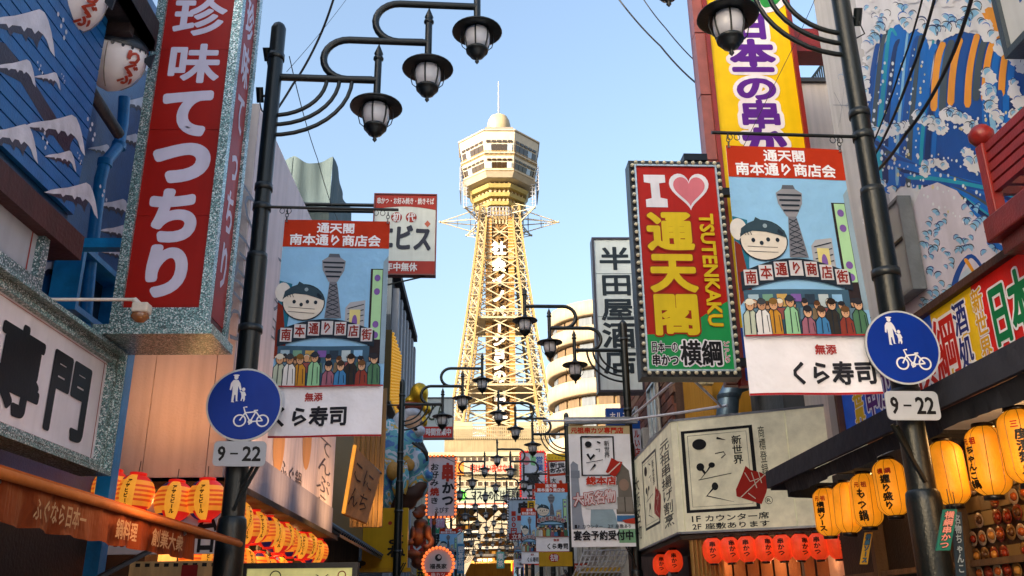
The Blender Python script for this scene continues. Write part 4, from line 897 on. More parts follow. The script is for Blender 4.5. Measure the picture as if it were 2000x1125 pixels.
def d_ebisu(a):
    r = M('#9a2a20'); a.rect(0, 0, 1, .15, r, 0); a.rect(0, .84, 1, 1, r, 0)
    a.poly([(0, .15)]+[(i/10, .19-.02*math.sin(math.pi*i/10)*2) for i in range(11)]+[(1, .15)], r, 0); a.text('串かつ・お好み焼き・焼きそば', .03, .035, .97, .125, Wt, .03, 1, res=1)
    for x, ch in ((.36, '初'), (.60, '代')): a.ell(x, .29, .09, .065, r, 0); a.text(ch, x-.07, .23, x+.07, .35, Wt, .03, 1)
    a.text('エビス', .02, .38, .95, .72, M('#2b3040'), .055, 1, tilt=2); a.ell(.87, .37, .05, .045, M('#b8604a'), 0, 4); a.text('年中無休', .2, .86, .72, .97, Wt, .03, 1)
pl, t = panel_sign('shop_sign', 'white and red restaurant sign with bold kana left of the tower', 730, 850, 381, 535, 20, '#cbd2cf', d_ebisu, '#6d241f', .03, .18, rot=2)
MB().tube([pl.at(-.0, .12*pl.H, -.09), pl.at(-2.2, .12*pl.H, -.09)], .045, IRON, 6).build('arm', t); MB().tube([pl.at(.0, .2*pl.H, -.09), pl.at(-2.3, .2*pl.H, -.09)], .045, IRON, 6).build('arm', t)
MB().tube([pl.at(.9*pl.W, pl.H, -.09), pl.at(-1.5, 1.35*pl.H, -.09)], .02, IRON, 6).build('stay', t)
def d_24(a):
    a.rect(0, .72, 1, 1, M('#b81f1a'), 0); a.text('24時間営業中', .0, .76, .97, .95, Wt, .035, 1); a.text('うどん', .05, .1, .8, .6, M('#3a4a38'), .03, 0)
panel_sign('shop_sign', 'white sign with red band of small white characters, behind a lantern', 812, 884, 778, 855, 26, '#c3cbca', d_24, '#5a5f66', .03, .2, hang=-1)
def d_kushi(a):
    a.text('串', .50, .10, .96, .42, Rr, .08, 0); a.text('かつ', .52, .42, .98, .84, D, .05, 0, vert=True); a.text('お好み', .06, .10, .40, .50, D, .03, 0, vert=True); a.text('焼', .08, .52, .42, .66, Rr, .05, 0); a.text('き', .08, .68, .42, .8, D, .03, 0); a.text('えびす', .25, .85, .8, .95, D, .02, 0)
pl, t = panel_sign('shop_sign', 'white shield-shaped skewer sign edged with small glowing bulbs', 836, 888, 893, 1008, 31, '#c4bcc4', d_kushi, '#6d241f', .04, .2, hang=-1.4)
bo = bulb_mesh(.045, BO)
def edge_bulbs(pl, t, nx, ny, me, o=.04, n=.05, sides='lrtb'):
    for k in range(nx):
        if 't' in sides: place('bulb', me, t, pl.at(pl.W*(k+.5)/nx, -o, n))
        if 'b' in sides: place('bulb', me, t, pl.at(pl.W*(k+.5)/nx, pl.H+o, n))
    for k in range(ny):
        if 'l' in sides: place('bulb', me, t, pl.at(-o, pl.H*(k+.5)/ny, n))
        if 'r' in sides: place('bulb', me, t, pl.at(pl.W+o, pl.H*(k+.5)/ny, n))
edge_bulbs(pl, t, 7, 16, bo)
panel_sign('shop_sign', 'small dark blue sign just above the shield-shaped skewer sign', 834, 868, 893, 925, 36, '#2c4668', lambda a: (a.rect(.1, .2, .9, .3, Wt, 0), a.text('麺', .3, .35, .7, .9, Wt, .03, 0)), '#20242c', .05)
pl = signplane(828, 884, 1072, 1130, 24, 0); t = thing('round_sign', 'round white noodle sign ringed by orange bulbs at the bottom', 'sign', pl.at(pl.W/2, pl.H))
n = 28; r = pl.W/2; MB().prism([pl.at(r+r*math.cos(2*math.pi*i/n), r+r*math.sin(2*math.pi*i/n)) for i in range(n)], pl.N*-.2, M('#c9c7cb')).build('disc', t)
a = Art(pl, .004, .004); a.ell(.5, .30, .12, .12, D, 0); a.ell(.53, .28, .06, .06, M('#c9c7cb'), 1); a.text('福長家', .2, .5, .8, .68, D, .03, 0); a.rect(.1, .78, .9, .98, Rr, 0); a.text('串カツ', .25, .8, .75, .95, Wt, .03, 1); a.build('artwork', t)
for i in range(26): place('bulb', bo, t, pl.at(r+1.08*r*math.cos(2*math.pi*i/26), r+1.08*r*math.sin(2*math.pi*i/26), .04))
# association banners further down
for (x0, x1, y0, y1, Y, sd_, lb2) in ((858, 893, 1032, 1112, 35, True, 'small cartoon street banner with red heading past the shield-shaped sign on the left'), (1046, 1110, 972, 1078, 25.1, False, 'cartoon street banner on the third right-hand lamp post'), (1018, 1052, 1020, 1102, 32.6, False, 'cartoon street banner on the fourth right-hand lamp post'), (1003, 1022, 1058, 1108, 40.1, False, 'farthest small cartoon street banner on the right')):
    street_art_banner(x0, x1, y0-(28 if not sd_ else 0), y1, Y, sd_, lb2, 0, 0, full=False, rot=1.5, phase=Y)
# right cluster
def d_tomi(a):
    a.ell(.22, .18, .16, .10, M('#c07a84'), 0); a.poly([(.4, .05), (.65, .1), (.6, .3), (.42, .28)], M('#6fae7a'), 0); a.text('営業', .62, .08, .95, .42, Bb, .02, 0, vert=True); a.text('富士', .2, .45, .8, 1.0, D, .05, 1, vert=True)
pl, t = panel_sign('shop_sign', 'pale sign outlined by red dots behind the right lamp arms', 1018, 1064, 884, 972, 42, '#b5bfd0', d_tomi, '#8c1f1c', .05, hang=1.2)
edge_bulbs(pl, t, 9, 16, bulb_mesh(.055, M('#d2201a', 'glow', .30)))
def d_omiya(a):
    a.rect(0, 0, 1, .09, Yy, 0); a.rect(0, .91, 1, 1, Yy, 0)
    for k in range(8): a.ell(.07+.125*k, .06, .02, .008, M('#2f5a3a'), 1, 8); a.ell(.07+.125*k, .945, .02, .008, M('#2f5a3a'), 1, 8)
    a.poly([(.06, .12), (.97, .10), (.97, .25), (.09, .28)], Wt, 0); a.text('新世界', .10, .12, .95, .195, D, .04, 1); a.text('おみやげ', .10, .195, .97, .265, D, .04, 1)
    a.poly([(.08, .31), (.97, .29), (.97, .62), (.18, .65)], Wt, 0); a.text('大阪名物', .14, .33, .32, .62, D, .03, 1, vert=True)
    a.poly([(.42, .37), (.52, .36), (.60, .44), (.62, .52), (.72, .50), (.75, .42), (.85, .42), (.84, .55), (.72, .60), (.55, .60), (.48, .52), (.47, .44)], M('#b03a22'), 1)
    a.text('大阪', .06, .66, .95, .86, Yy, .07, 1, out=[(M('#7c1c14'), .09), (Yy, .03)][:1])
panel_sign('banner_sign', 'orange-red souvenir sign with yellow band and large yellow characters', 1070, 1122, 886, 1032, 27.5, '#a8371c', d_omiya, None, depth=.1, rot=0)
def d_100(a):
    a.text('串', .36, .05, .95, .38, D, .06, 0); a.rect(.35, .40, .75, .53, Rr, 0); a.text('100円', .06, .28, .34, .84, Rr, .05, 0, vert=True); a.rect(0, .84, 1, 1, M('#8c1f22'), 0); a.text('立飲み', .1, .86, .9, .98, Wt, .02, 1)
pl, t = panel_sign('shop_sign', 'pale blue price sign with big black skewer character, edged by tiny bulbs', 994, 1040, 976, 1054, 36, '#9fb2c8', d_100, '#2c2f3a', .05, hang=1.6)
edge_bulbs(pl, t, 8, 14, bulb_mesh(.04, M('#cfcfd6', 'plastic')))
panel_sign('shop_sign', 'slim yellow sign with black characters between the price sign and blue banner', 1031, 1046, 978, 1078, 34.5, '#cfa418', lambda a: a.text('日本一串', .12, .03, .88, .6, D, .05, 0, vert=True), None, depth=.15)
panel_sign('shop_sign', 'small yellow signboard with red oval mark below the souvenir sign', 1053, 1118, 1078, 1106, 24.4, '#b98f16', lambda a: (a.ell(.45, .4, .16, .3, Rr, 0), a.text('名物', .33, .15, .57, .65, Wt, .03, 1)), None, depth=.15)
panel_sign('shop_sign', 'small red sign with white characters above the price sign', 1040, 1072, 955, 972, 38, '#a82c1c', lambda a: a.text('たこ焼', .05, .15, .95, .85, Wt, .03, 0), None, depth=.15)
for k, (x0, x1, y0, y1, Y, c_, tx, lb2) in enumerate(((880, 905, 1040, 1062, 58, '#a8cfe0', '麻雀', 'small pale blue sign low on the far left of the street'), (893, 907, 1062, 1120, 48, '#3f7fa8', '囲碁将棋', 'narrow blue vertical sign low on the left of the far street'), (893, 902, 1030, 1058, 64, '#b5322a', '酒', 'tiny red sign low on the far left of the street'), (970, 985, 1078, 1110, 60, '#5fa8a0', '喫茶', 'small teal vertical sign in the far end of the street'), (928, 966, 1090, 1098, 110, '#b5742c', '新世界', 'thin orange band sign at the tower foot'), (1120, 1150, 1100, 1130, 30, '#a84a3a', '酒場', 'dull red sign at the bottom below the grille'), (840, 868, 1010, 1030, 40, '#c995b5', 'カラオケ', 'small pink sign beneath the shield-shaped skewer sign'))):
    panel_sign('shop_sign', lb2, x0, x1, y0, y1, Y, c_, (lambda a, tx=tx, v=(y1-y0 > x1-x0): a.text(tx, .1, .08, .9, .92, Wt, .03, 0, vert=v, res=1)), None, depth=.15)
random.seed(77)
WORDS = ['居酒屋', 'めし', '寿司', '立呑み', 'たこ焼', '喫茶', '将棋', '焼肉', 'うどん', '天ぷら', '酒処', 'お好み焼', '射的', '串カツ', '薬', 'ホルモン', '大衆食堂', '麻雀']
CL = [('#c8ccd2', '#1d1e26', 'white'), ('#a82818', '#d9d7dc', 'red'), ('#1c4fa0', '#d9d7dc', 'blue'), ('#d0a818', '#1d1e26', 'yellow'), ('#c8ccd2', '#a82818', 'white'), ('#2f8a6a', '#d9d7dc', 'green'), ('#7fb4d0', '#1d1e26', 'pale blue')]
for i in range(26):
    side = -1 if i % 2 else 1; Y = 38+i*2.9+random.uniform(-.6, .6); wd, ht = random.choice(((.75, 2.4), (.9, 1.9), (1.1, 1.2), (.6, 2.8), (1.3, .8))); bgc, fc, cn = CL[i % 7]; tx_ = WORDS[i % 18]
    z = random.uniform(3.0, 6.2) if side < 0 else random.uniform(2.8, 6.6); xo = 2.55 if side < 0 else 2.45; x = -xo-wd-.2 if side < 0 else xo+.1
    pl = Plane((x, Y, z+ht), (1, 0, 0), (0, 0, -1), wd, ht); t = thing('shop_sign', f'{cn} far sign lettered {tx_}, {ORD[i//2]} outward along the {"left" if side < 0 else "right"} side of the far street', 'sign', pl.at(wd/2, ht), 'small signs jutting out over the far street')
    slab(MB(), pl, 0, 0, 1, 1, -.2, 0, M(bgc)).build('panel', t); a = Art(pl, .012, .012); a.text(tx_, .12, .06, .88, .94, M(fc), .04, 0, vert=ht > wd, res=1)
    if i % 3 == 0: a.rect(0, .0, 1, .06, M(fc), 0); a.rect(0, .94, 1, 1, M(fc), 0)
    a.build('lettering', t); xs_m = x if side < 0 else x+wd; MB().box(min(xs_m, xs_m+side*.9), max(xs_m, xs_m+side*.9), Y+.05, Y+.12, z+ht*.7, z+ht*.7+.07, IRON).build('mount', t)
# ================================================================== the lattice lookout tower
TY = 150.0; TXc = P(977, 700, TY).x
CR = M('#a89878', 'steel'); YE = M('#957a4a', 'steel'); WTW = M('#b5a68e', 'steel'); DKG = M('#2c1c10', 'glass'); GRY = M('#8d8f98', 'steel')
def zt(py, Y=TY-6): return P(977, py, Y).z
def hw(py, half, Y=TY-6): return P(977+half, py, Y).x-P(977, py, Y).x
tw = thing('lookout_tower', 'tall yellow lattice lookout tower with octagonal deck, lit by low sun', 'tower', (TXc, TY, 0))
def octa(a, z, cut=.38):   # octagon of apothem a; front face half width a*cut
    c = a*cut; p = [(-c, -a), (c, -a), (a, -c), (a, c), (c, a), (-c, a), (-a, c), (-a, -c)]
    return [Vector((TXc+x, TY+y, z)) for x, y in p]
def loft(mb, rings, m, cap=True):
    vs = [p for r in rings for p in r]; fs = []
    for i in range(len(rings)-1):
        for k in range(8): fs.append((i*8+k, i*8+(k+1) % 8, (i+1)*8+(k+1) % 8, (i+1)*8+k))
    if cap: fs += [tuple(range(8))[::-1], tuple(range(len(vs)-8, len(vs)))]
    return mb.add(vs, fs, m)
Z = lambda y: zt(y, TY-7)
H_ = lambda h: hw(300, h, TY)
deck = loft(MB(), [octa(H_(62), Z(341)), octa(H_(70), Z(333)), octa(H_(64), Z(332.5)), octa(H_(71), Z(303)), octa(H_(69), Z(301)), octa(H_(76), Z(259)), octa(H_(74), Z(256))], M('#bdb19c', 'steel')).build('deck_house', tw)
for (ya, yb, ha, hb_) in ((329, 308, 64.8, 69.8), (298, 274, 69.4, 73.7)):
    for k in range(8):
        r0_, r1_ = octa(H_(ha), Z(ya)), octa(H_(hb_), Z(yb)); A, B, C_, D_ = r0_[k], r0_[(k+1) % 8], r1_[(k+1) % 8], r1_[k]; n_ = (B-A).cross(D_-A).normalized(); ctr = Vector((TXc, TY, A.z)); n_ = n_ if n_.dot(A-ctr) > 0 else -n_
        if k in (3, 4, 5): continue
        for j in range(5):
            u0_, u1_ = .05+.182*j, .05+.182*j+.165
            def q(u, v): return A.lerp(B, u).lerp(D_.lerp(C_, u), v)
            MB().prism([q(u0_, 0)+n_*.05, q(u1_, 0)+n_*.05, q(u1_, .68)+n_*.05, q(u0_, .68)+n_*.05], n_*.12, DKG if (j+k) % 4 else M('#8fa3b8', 'glass')).build('window', tw)
            MB().prism([q(u0_+.01, .82)+n_*.05, q(u1_-.01, .82)+n_*.05, q(u1_-.01, .98)+n_*.05, q(u0_+.01, .98)+n_*.05], n_*.12, DKG).build('vent', tw)
            if 0: MB().prism([q((u0_+u1_)/2-.008, 0)+n_*.05, q((u0_+u1_)/2+.008, 0)+n_*.05, q((u0_+u1_)/2+.008, .68)+n_*.05, q((u0_+u1_)/2-.008, .68)+n_*.05], n_*.18, WTW).build('mullion', tw)
for (y, h) in ((299.5, 72), (330.5, 67.5), (258, 77)):
    loft(MB(), [octa(H_(h), Z(y)), octa(H_(h+1.2), Z(y)+.08), octa(H_(h+1.2), Z(y)+.3), octa(H_(h), Z(y)+.38)], WTW).build('cornice', tw)
# gallery rails under each floor
def railring(mb, a, z, m, hgt=1.0, step=5):
    for dz in (0, hgt*.5, hgt):
        o_ = octa(a, z+dz)
        for k in range(8): mb.beam(o_[k], o_[(k+1) % 8], .05, m)
    o_ = octa(a, z)
    for k in range(8):
        for j in range(step): p = o_[k].lerp(o_[(k+1) % 8], j/step); mb.beam(p, p+Vector((0, 0, hgt)), .05, m)
mb = MB(); railring(mb, H_(72), Z(302), YE, .8, 6); mb.build('rail', tw); mb = MB(); railring(mb, H_(67), Z(334), YE, .8, 6); mb.build('rail', tw)
# side ladders/cages
for s_ in (-1, 1):
    mb = MB()
    for k in range(7):
        z = Z(352)+k*.75; mb.beam((TXc+s_*H_(70), TY-3, z), (TXc+s_*H_(74), TY-3, z), .06, GRY); mb.beam((TXc+s_*H_(74), TY-3, z), (TXc+s_*H_(74), TY+3, z), .06, GRY)
    for yy in (-3, 0, 3): mb.beam((TXc+s_*H_(74), TY+yy, Z(352)), (TXc+s_*H_(74), TY+yy, Z(305)), .08, GRY)
    mb.build('side_cage', tw)
    mb = MB()
    for k in range(8):
        z = Z(385)+k*.75; mb.beam((TXc+s_*H_(58), TY-3, z), (TXc+s_*H_(67), TY-3, z), .05, GRY)
    for xx in (62, 67): mb.beam((TXc+s_*H_(xx), TY-3, Z(388)), (TXc+s_*H_(xx), TY-3, Z(345)), .07, GRY)
    mb.build('side_cage', tw)
# stepped yellow tiers under the deck
for (y0, y1, h0, h1) in ((356, 350, 52, 56), (371, 365, 48, 51), (386, 380, 43, 46)):
    loft(MB(), [octa(H_(h0), Z(y0)), octa(H_(h1), Z(y1))], M('#a8965a', 'steel')).build('tier', tw)
for (y0, y1, h) in ((364, 343, 46), (380, 358, 42), (420, 386, 36)):
    mb = MB(); o0, o1 = octa(H_(h-3), Z(y0)), octa(H_(h), Z(y1))
    for k in range(8):
        for j in range(4):
            a_, b_ = o0[k].lerp(o0[(k+1) % 8], j/4), o1[k].lerp(o1[(k+1) % 8], (j+1)/4); c_, d_ = o0[k].lerp(o0[(k+1) % 8], (j+1)/4), o1[k].lerp(o1[(k+1) % 8], j/4)
            mb.beam(a_, b_, .09, YE); mb.beam(c_, d_, .09, YE); mb.beam(a_, d_, .12, CR)
    mb.build('under_truss', tw)
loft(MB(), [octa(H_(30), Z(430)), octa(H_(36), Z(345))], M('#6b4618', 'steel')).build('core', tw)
# roof deck: rail, drum and dome, mast
zr = Z(256); mb = MB(); railring(mb, H_(44), zr, GRY, 2.3, 5); mb.build('roof_rail', tw)
MB().box(TXc-H_(27), TXc+H_(27), TY-5, TY+3, zr, zr+2.0, M('#7d746c', 'steel')).build('plant_room', tw)
c = (TXc, TY-1, zr+2.7); MB().lathe([(0, -2), (H_(23), -2), (H_(23), 1.9), (H_(21), 2.8), (H_(17), 3.6), (H_(9), 4.15), (0, 4.3)], c, CR, 28).build('dome', tw)
MB().tube([(TXc, TY-1, zr+5.5), (TXc, TY-1, P(976, 165, TY).z)], [.16, .07], WTW, 8).build('mast', tw)
# shaft
z0s, z1s = P(977, 872, TY).z, P(977, 418, TY).z
def leg_r(z):   # half spread of the four legs against height
    u = (z1s-z)/(z1s-z0s); return H_(30)+ (H_(78)-H_(30))*(u**1.25)
N = 17
def lv(i): return z1s-(z1s-z0s)*i/N
for sx in (-1, 1):
    for sy in (-1, 1):
        mb = MB()
        for i in range(N):
            za, zb2 = lv(i), lv(i+1); ra, rb3 = leg_r(za), leg_r(zb2); wa = .62+.5*i/N; wb = .62+.5*(i+1)/N
            ca = [Vector((TXc+sx*(ra-wa*p), TY+sy*(ra-wa*q_), za)) for p, q_ in ((-1, -1), (1, -1), (1, 1), (-1, 1))]; cb = [Vector((TXc+sx*(rb3-wb*p), TY+sy*(rb3-wb*q_), zb2)) for p, q_ in ((-1, -1), (1, -1), (1, 1), (-1, 1))]
            for k in range(4):
                mb.beam(ca[k], cb[k], .17, YE); mb.beam(ca[k], cb[(k+1) % 4], .06, CR); mb.beam(ca[(k+1) % 4], cb[k], .06, CR); mb.beam(ca[k], ca[(k+1) % 4], .07, CR)
                mid = ca[k].lerp(cb[k], .5); mid2 = ca[(k+1) % 4].lerp(cb[(k+1) % 4], .5); mb.beam(mid, mid2, .06, CR)
        mb.build('leg', tw)
for sx, sy in ((0, -1), (0, 1), (-1, 0), (1, 0)):   # bracing between legs on each face
    mb = MB()
    for i in range(N):
        za, zb2 = lv(i), lv(i+1); ra, rb3 = leg_r(za), leg_r(zb2)
        f = lambda t_, r_, z: Vector((TXc+(t_ if sx == 0 else sx*r_), TY+(t_ if sy == 0 else sy*r_), z))
        mb.beam(f(-ra, ra, za), f(0, rb3, zb2), .09, CR); mb.beam(f(ra, ra, za), f(0, rb3, zb2), .09, CR); mb.beam(f(0, ra, za), f(rb3, rb3, zb2), .09, CR); mb.beam(f(0, ra, za), f(-rb3, rb3, zb2), .09, CR)
        if i % 2 == 0: mb.beam(f(-ra, ra, za), f(ra, ra, za), .10, CR)
    mb.build('bracing', tw)
for py in (640, 772):
    z = P(977, py, TY).z; r = leg_r(z)+.5
    mb = MB(); mb.box(TXc-r, TXc+r, TY-r, TY+r, z, z+.35, CR); mb.build('platform', tw)
    mb = MB(); mb.beam((TXc-r, TY-r, z+1.2), (TXc+r, TY-r, z+1.2), .08, CR)
    for k in range(14): x = TXc-r+2*r*k/13; mb.beam((x, TY-r, z+.3), (x, TY-r, z+1.2), .05, CR)
    mb.build('platform_rail', tw)
# lift shaft with its column of white characters
sh = H_(26); zs0, zs1 = z0s-1, Z(400)
yF = TY-sh-1.0
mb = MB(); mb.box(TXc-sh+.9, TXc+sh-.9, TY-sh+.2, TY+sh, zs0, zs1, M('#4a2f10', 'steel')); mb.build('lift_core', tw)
for x0_, x1_ in ((-sh, -sh+1.1), (sh-1.0, sh)):
    MB().box(TXc+x0_, TXc+x1_, yF, TY-sh+.2, zs0, zs1-.0, M('#a0702a', 'steel')).build('corner_strip', tw)
mb = MB(); k = 0; z = zs0
while z < zs1:
    mb.beam((TXc-sh-.05, yF-.04, z), (TXc-sh+1.15, yF-.04, z), .07, CR); mb.beam((TXc+sh-1.05, yF-.04, z), (TXc+sh+.05, yF-.04, z), .07, CR); z += .62
mb.build('rung', tw, kind='stuff')
mb = MB(); z = zs0
while z < zs1-1.8:
    for x0_, x1_ in ((-sh+1.1, -.4), (-.4, sh-1.0)):
        mb.beam((TXc+x0_, yF+.5, z), (TXc+x1_, yF+.5, z+1.8), .07, YE); mb.beam((TXc+x1_, yF+.5, z), (TXc+x0_, yF+.5, z+1.8), .07, YE)
    mb.beam((TXc-sh+1, yF+.5, z), (TXc+sh-1, yF+.5, z), .09, CR); z += 1.8
for x in (-.4, .9): mb.beam((TXc+x, yF+.5, zs0), (TXc+x, yF+.5, zs1), .12, YE)
for i_ in range(len(mb.m)): pass
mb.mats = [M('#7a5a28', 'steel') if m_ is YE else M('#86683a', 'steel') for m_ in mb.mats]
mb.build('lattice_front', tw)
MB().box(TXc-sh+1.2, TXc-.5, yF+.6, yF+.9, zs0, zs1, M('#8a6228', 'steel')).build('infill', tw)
TL = '社会イノベーションの日立'
ytop, ypit = 487, 37.2
ys_ = [487, 519, 549, 580, 610, 640, 665, 690, 712, 737, 772, 806]
LW = M('#f4f2ee', 'plaster')
xs_ = P(975, 600, yF-.3).x
for k, ch in enumerate(TL):
    vs, fs, be = glyph(ch, 2); zc = P(975, ys_[k]-2, yF-.3).z; s_ = 2.5; mb = MB(); me_ = Plane((xs_-s_/2, yF-.35, zc+s_/2), (1, 0, 0), (0, 0, -1), s_, s_)
    a = Art(me_, .02, .02); a.jit = 0; a.text(ch, 0, 0, 1, 1, LW, .05, 0, vert=True); o = a.build('letter', tw)
# spreading ring trusses at the neck
zn = P(977, 434, TY).z
mb_l = []
for ang in range(0, 360, 45):
    if ang in (90, 270): continue
    d = Vector((math.cos(R_(ang)), math.sin(R_(ang)), 0)); n_ = Vector((-d.y, d.x, 0)); tip = Vector((TXc, TY, zn))+d*H_(112 if ang in (0, 180) else 90)
    mb = MB(); C0 = Vector((TXc, TY, zn))
    for s_, dz in ((-1, 0), (1, 0), (0, 3.0), (0, -2.6)):
        base = C0+d*H_(30)+n_*(1.6*s_)+Vector((0, 0, dz)); mb.beam(base, tip, .07, CR)
        for f_ in (.3, .6):
            for s2, dz2 in ((-1, 0), (1, 0), (0, 3.0), (0, -2.6)):
                b2 = C0+d*H_(30)+n_*(1.6*s2)+Vector((0, 0, dz2)); mb.beam(base.lerp(tip, f_), b2.lerp(tip, f_), .04, GRY)
    mb.tube([tip-Vector((0, 0, .1)), tip+Vector((0, 0, .2))], .2, CR, 8); mb.build('spreader', tw)
mb = MB(); railring(mb, H_(45), zn-.6, GRY, 1.6, 6); mb.build('neck_gallery', tw)
MB().tube([(TXc+H_(110), TY, zn), (TXc+H_(36), TY, Z(392))], .05, GRY, 6).build('stay', tw); MB().tube([(TXc-H_(110), TY, zn), (TXc-H_(36), TY, Z(392))], .05, GRY, 6).build('stay', tw)
# ---- tower base building
bs = thing('tower_base', 'cream stepped building at the tower foot with rows of square windows', 'building', (TXc, 138, 0))
BC = M('#86795f', 'far'); F = 136.0
q = lambda x, y, Yf=F: P(x, y, Yf)
xl_, xr_ = q(866, 900).x, q(1090, 900).x
zz1, zz2 = q(977, 885).z, q(977, 985).z
MB().box(q(838, 930).x, q(1110, 930).x, F, F+26, zz2, zz1, BC).build('upper_wall', bs)
MB().box(q(866, 880).x, q(1075, 880).x, F+3, F+24, zz1, P(977, 852, F+3).z, BC).build('roof_block', bs)
for x in (905, 1030):
    xx = P(x, 860, F+4).x; MB().box(xx-1.4, xx+1.4, F+3.5, F+8, zz1, P(x, 826, F+4).z, CR).build('leg_plinth', bs)
mb = MB(); zrl = P(977, 852, F+3).z
for dz in (0.3, .8, 1.4, 2.0): mb.beam((q(860, 880).x, F+2.8, zrl+dz-.5), (q(1090, 880).x, F+2.8, zrl+dz-.5), .06, CR)
for k in range(60): x = q(860, 880).x+(q(1090, 880).x-q(860, 880).x)*k/59; mb.beam((x, F+2.8, zrl-.5), (x, F+2.8, zrl+1.6), .06, CR)
mb.build('roof_balustrade', bs)
MB().box(q(836, 895).x, q(1112, 895).x, F-.5, F, zz1-.5, zz1+.1, CR).build('cornice', bs)
WD = M('#3c2a18', 'glass')
def wrow(y, x0, x1, n, wpx, hpx):
    for k in range(n):
        x = x0+(x1-x0)*k/(n-1); a_, b_ = q(x-wpx/2, y), q(x+wpx/2, y); za, zb2 = q(x, y+hpx/2).z, q(x, y-hpx/2).z
        MB().box(a_.x-.12, b_.x+.12, F-.12, F, za-.12, zb2+.12, WTW).build('window', bs); MB().box(a_.x, b_.x, F-.18, F-.121, za, zb2, WD).build('pane', bs)
wrow(897.5, 889, 1070, 16, 8, 8); wrow(945, 889, 1070, 16, 8, 8)
for x in (889, 900): pass
a_, b_ = q(888, 915), q(906, 915); MB().box(a_.x, b_.x, F-.3, F, q(897, 928).z, q(897, 904).z, M('#c9712c', 'print')).build('orange_panel', bs)
# beams and crossed struts of the portal
zg = 0
MB().box(q(895, 990).x, q(1000, 990).x, F-1.2, F, q(950, 993).z, q(950, 984).z, M('#c9c2b8', 'steel')).build('portal_beam', bs); MB().box(q(893, 990).x, q(1002, 990).x, F-1.3, F-1.21, q(950, 987).z, q(950, 984.5).z, M('#b8452e', 'print')).build('red_stripe', bs)
MB().box(q(838, 1040).x, q(890, 1040).x, F, F+24, 0, zz2, M('#b9a88c', 'far')).build('left_wing', bs); MB().box(q(1015, 1040).x, q(1110, 1040).x, F, F+24, 0, zz2, M('#b9a88c', 'far')).build('right_wing', bs)
MB().box(q(890, 1040).x, q(1015, 1040).x, F+14, F+15, 0, zz2, M('#9c7230', 'far')).build('back_wall', bs)
ST = M('#8a7d6a', 'steel')
for (x0, y0, x1, y1, w_) in ((928, 1003, 948, 1022, .32), (977, 1000, 952, 1024, .32), (952, 1022, 942, 1040, .55), (950, 1030, 990, 1032, .45), (944, 1036, 903, 1120, .42), (898, 1108, 880, 1180, .4), (985, 1032, 1000, 1060, .3)):
    MB().beam(q(x0, y0, F-2), q(x1, y1, F-2), w_, ST).build('strut', bs)
for y, c_ in ((1018, '#b0a48c'), (1036, '#a8a49c'), (1052, '#8b857b'), (1068, '#a8a094'), (1083, '#5a554f'), (1096, '#d8a050')):
    MB().box(q(895, 1000).x, q(1010, 1000).x, F+1, F+3, q(950, y+3).z, q(950, y-2).z, M(c_, 'far')).build('floor_beam', bs)
for r_ in range(3):
    for k in range(7):
        x = 905+14*k; y = 1010+30*r_; MB().box(q(x, y).x, q(x+8, y).x, F+13.6, F+13.9, q(x, y+6).z, q(x, y-6).z, (M('#e8a040', 'glow', .25) if (k+r_) % 3 == 0 else M(['#f0b050', '#8f9aa0', '#d8d2c2'][(k+r_) % 3], 'far'))).build('lit_window', bs)  # the glowing panels are added to brighten the dark portal interior
def bn(name, lab, x0, x1, y0, y1, tx, col, m, a0, Yb=F-.6):
    pl = signplane(x0, x1, y0, y1, Yb, 0); t = thing(name, lab, 'banner', pl.at(pl.W/2, pl.H)); slab(MB(), pl, 0, 0, 1, 1, -.1, 0, M(col, 'cloth')).build('cloth', t)
    a = Art(pl, .03, .03); a.text(tx, a0, .15, .98, .85, m, .03, 0); a.build('lettering', t); return a, pl, t
bn('wall_banner', 'white banner with large red characters on the tower base', 906, 1004, 903, 926, '明けない夜はない', '#8f8678', M('#b8321c'), .12)
a, pl, t = bn('wall_banner', 'white banner with black characters and green mark on the tower base', 890, 1012, 952, 982, 'マスクの下は笑顔', '#7d8478', M('#1a1c20'), .24)
a = Art(pl, .03, .02); a.ell(.1, .5, .07, .35, M('#5fd048'), 0); a.build('green_mark', t)
# ================================================================== round balconied block
hx = P(1206, 750, 84).x; R0 = P(1206, 750, 84).x-P(1074, 750, 84).x; t = thing('round_apartment_block', 'cream round tower block with stacked curved balconies catching the sun', 'building', (hx, 88, 0))
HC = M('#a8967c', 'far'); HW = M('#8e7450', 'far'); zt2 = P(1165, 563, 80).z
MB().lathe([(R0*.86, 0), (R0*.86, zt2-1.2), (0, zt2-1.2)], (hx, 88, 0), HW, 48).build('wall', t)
fl = 2.62
for k in range(11):
    z = zt2-1.1-fl*k; 
    if z < 2: break
    s_ = 1 if k else .97
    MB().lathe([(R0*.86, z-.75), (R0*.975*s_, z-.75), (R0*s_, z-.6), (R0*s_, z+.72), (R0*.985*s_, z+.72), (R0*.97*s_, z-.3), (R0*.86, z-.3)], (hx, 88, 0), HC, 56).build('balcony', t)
    for j in range(9):
        a_ = R_(188+17*j); MB().box(-.7, .7, -.05, .05, 0, 1.5, M('#6e5c48' if j % 3 else '#6a7078', 'far')).build('window', t, local=True)
        o = t.children[-1]; o.location = (R0*.875*math.cos(a_), R0*.875*math.sin(a_), z-2.35); o.rotation_euler = (0, 0, a_+math.pi/2)
MB().lathe([(R0*.80, zt2-1.2), (R0*.80, zt2), (0, zt2)], (hx, 88, 0), HC, 40).build('roof_drum', t)
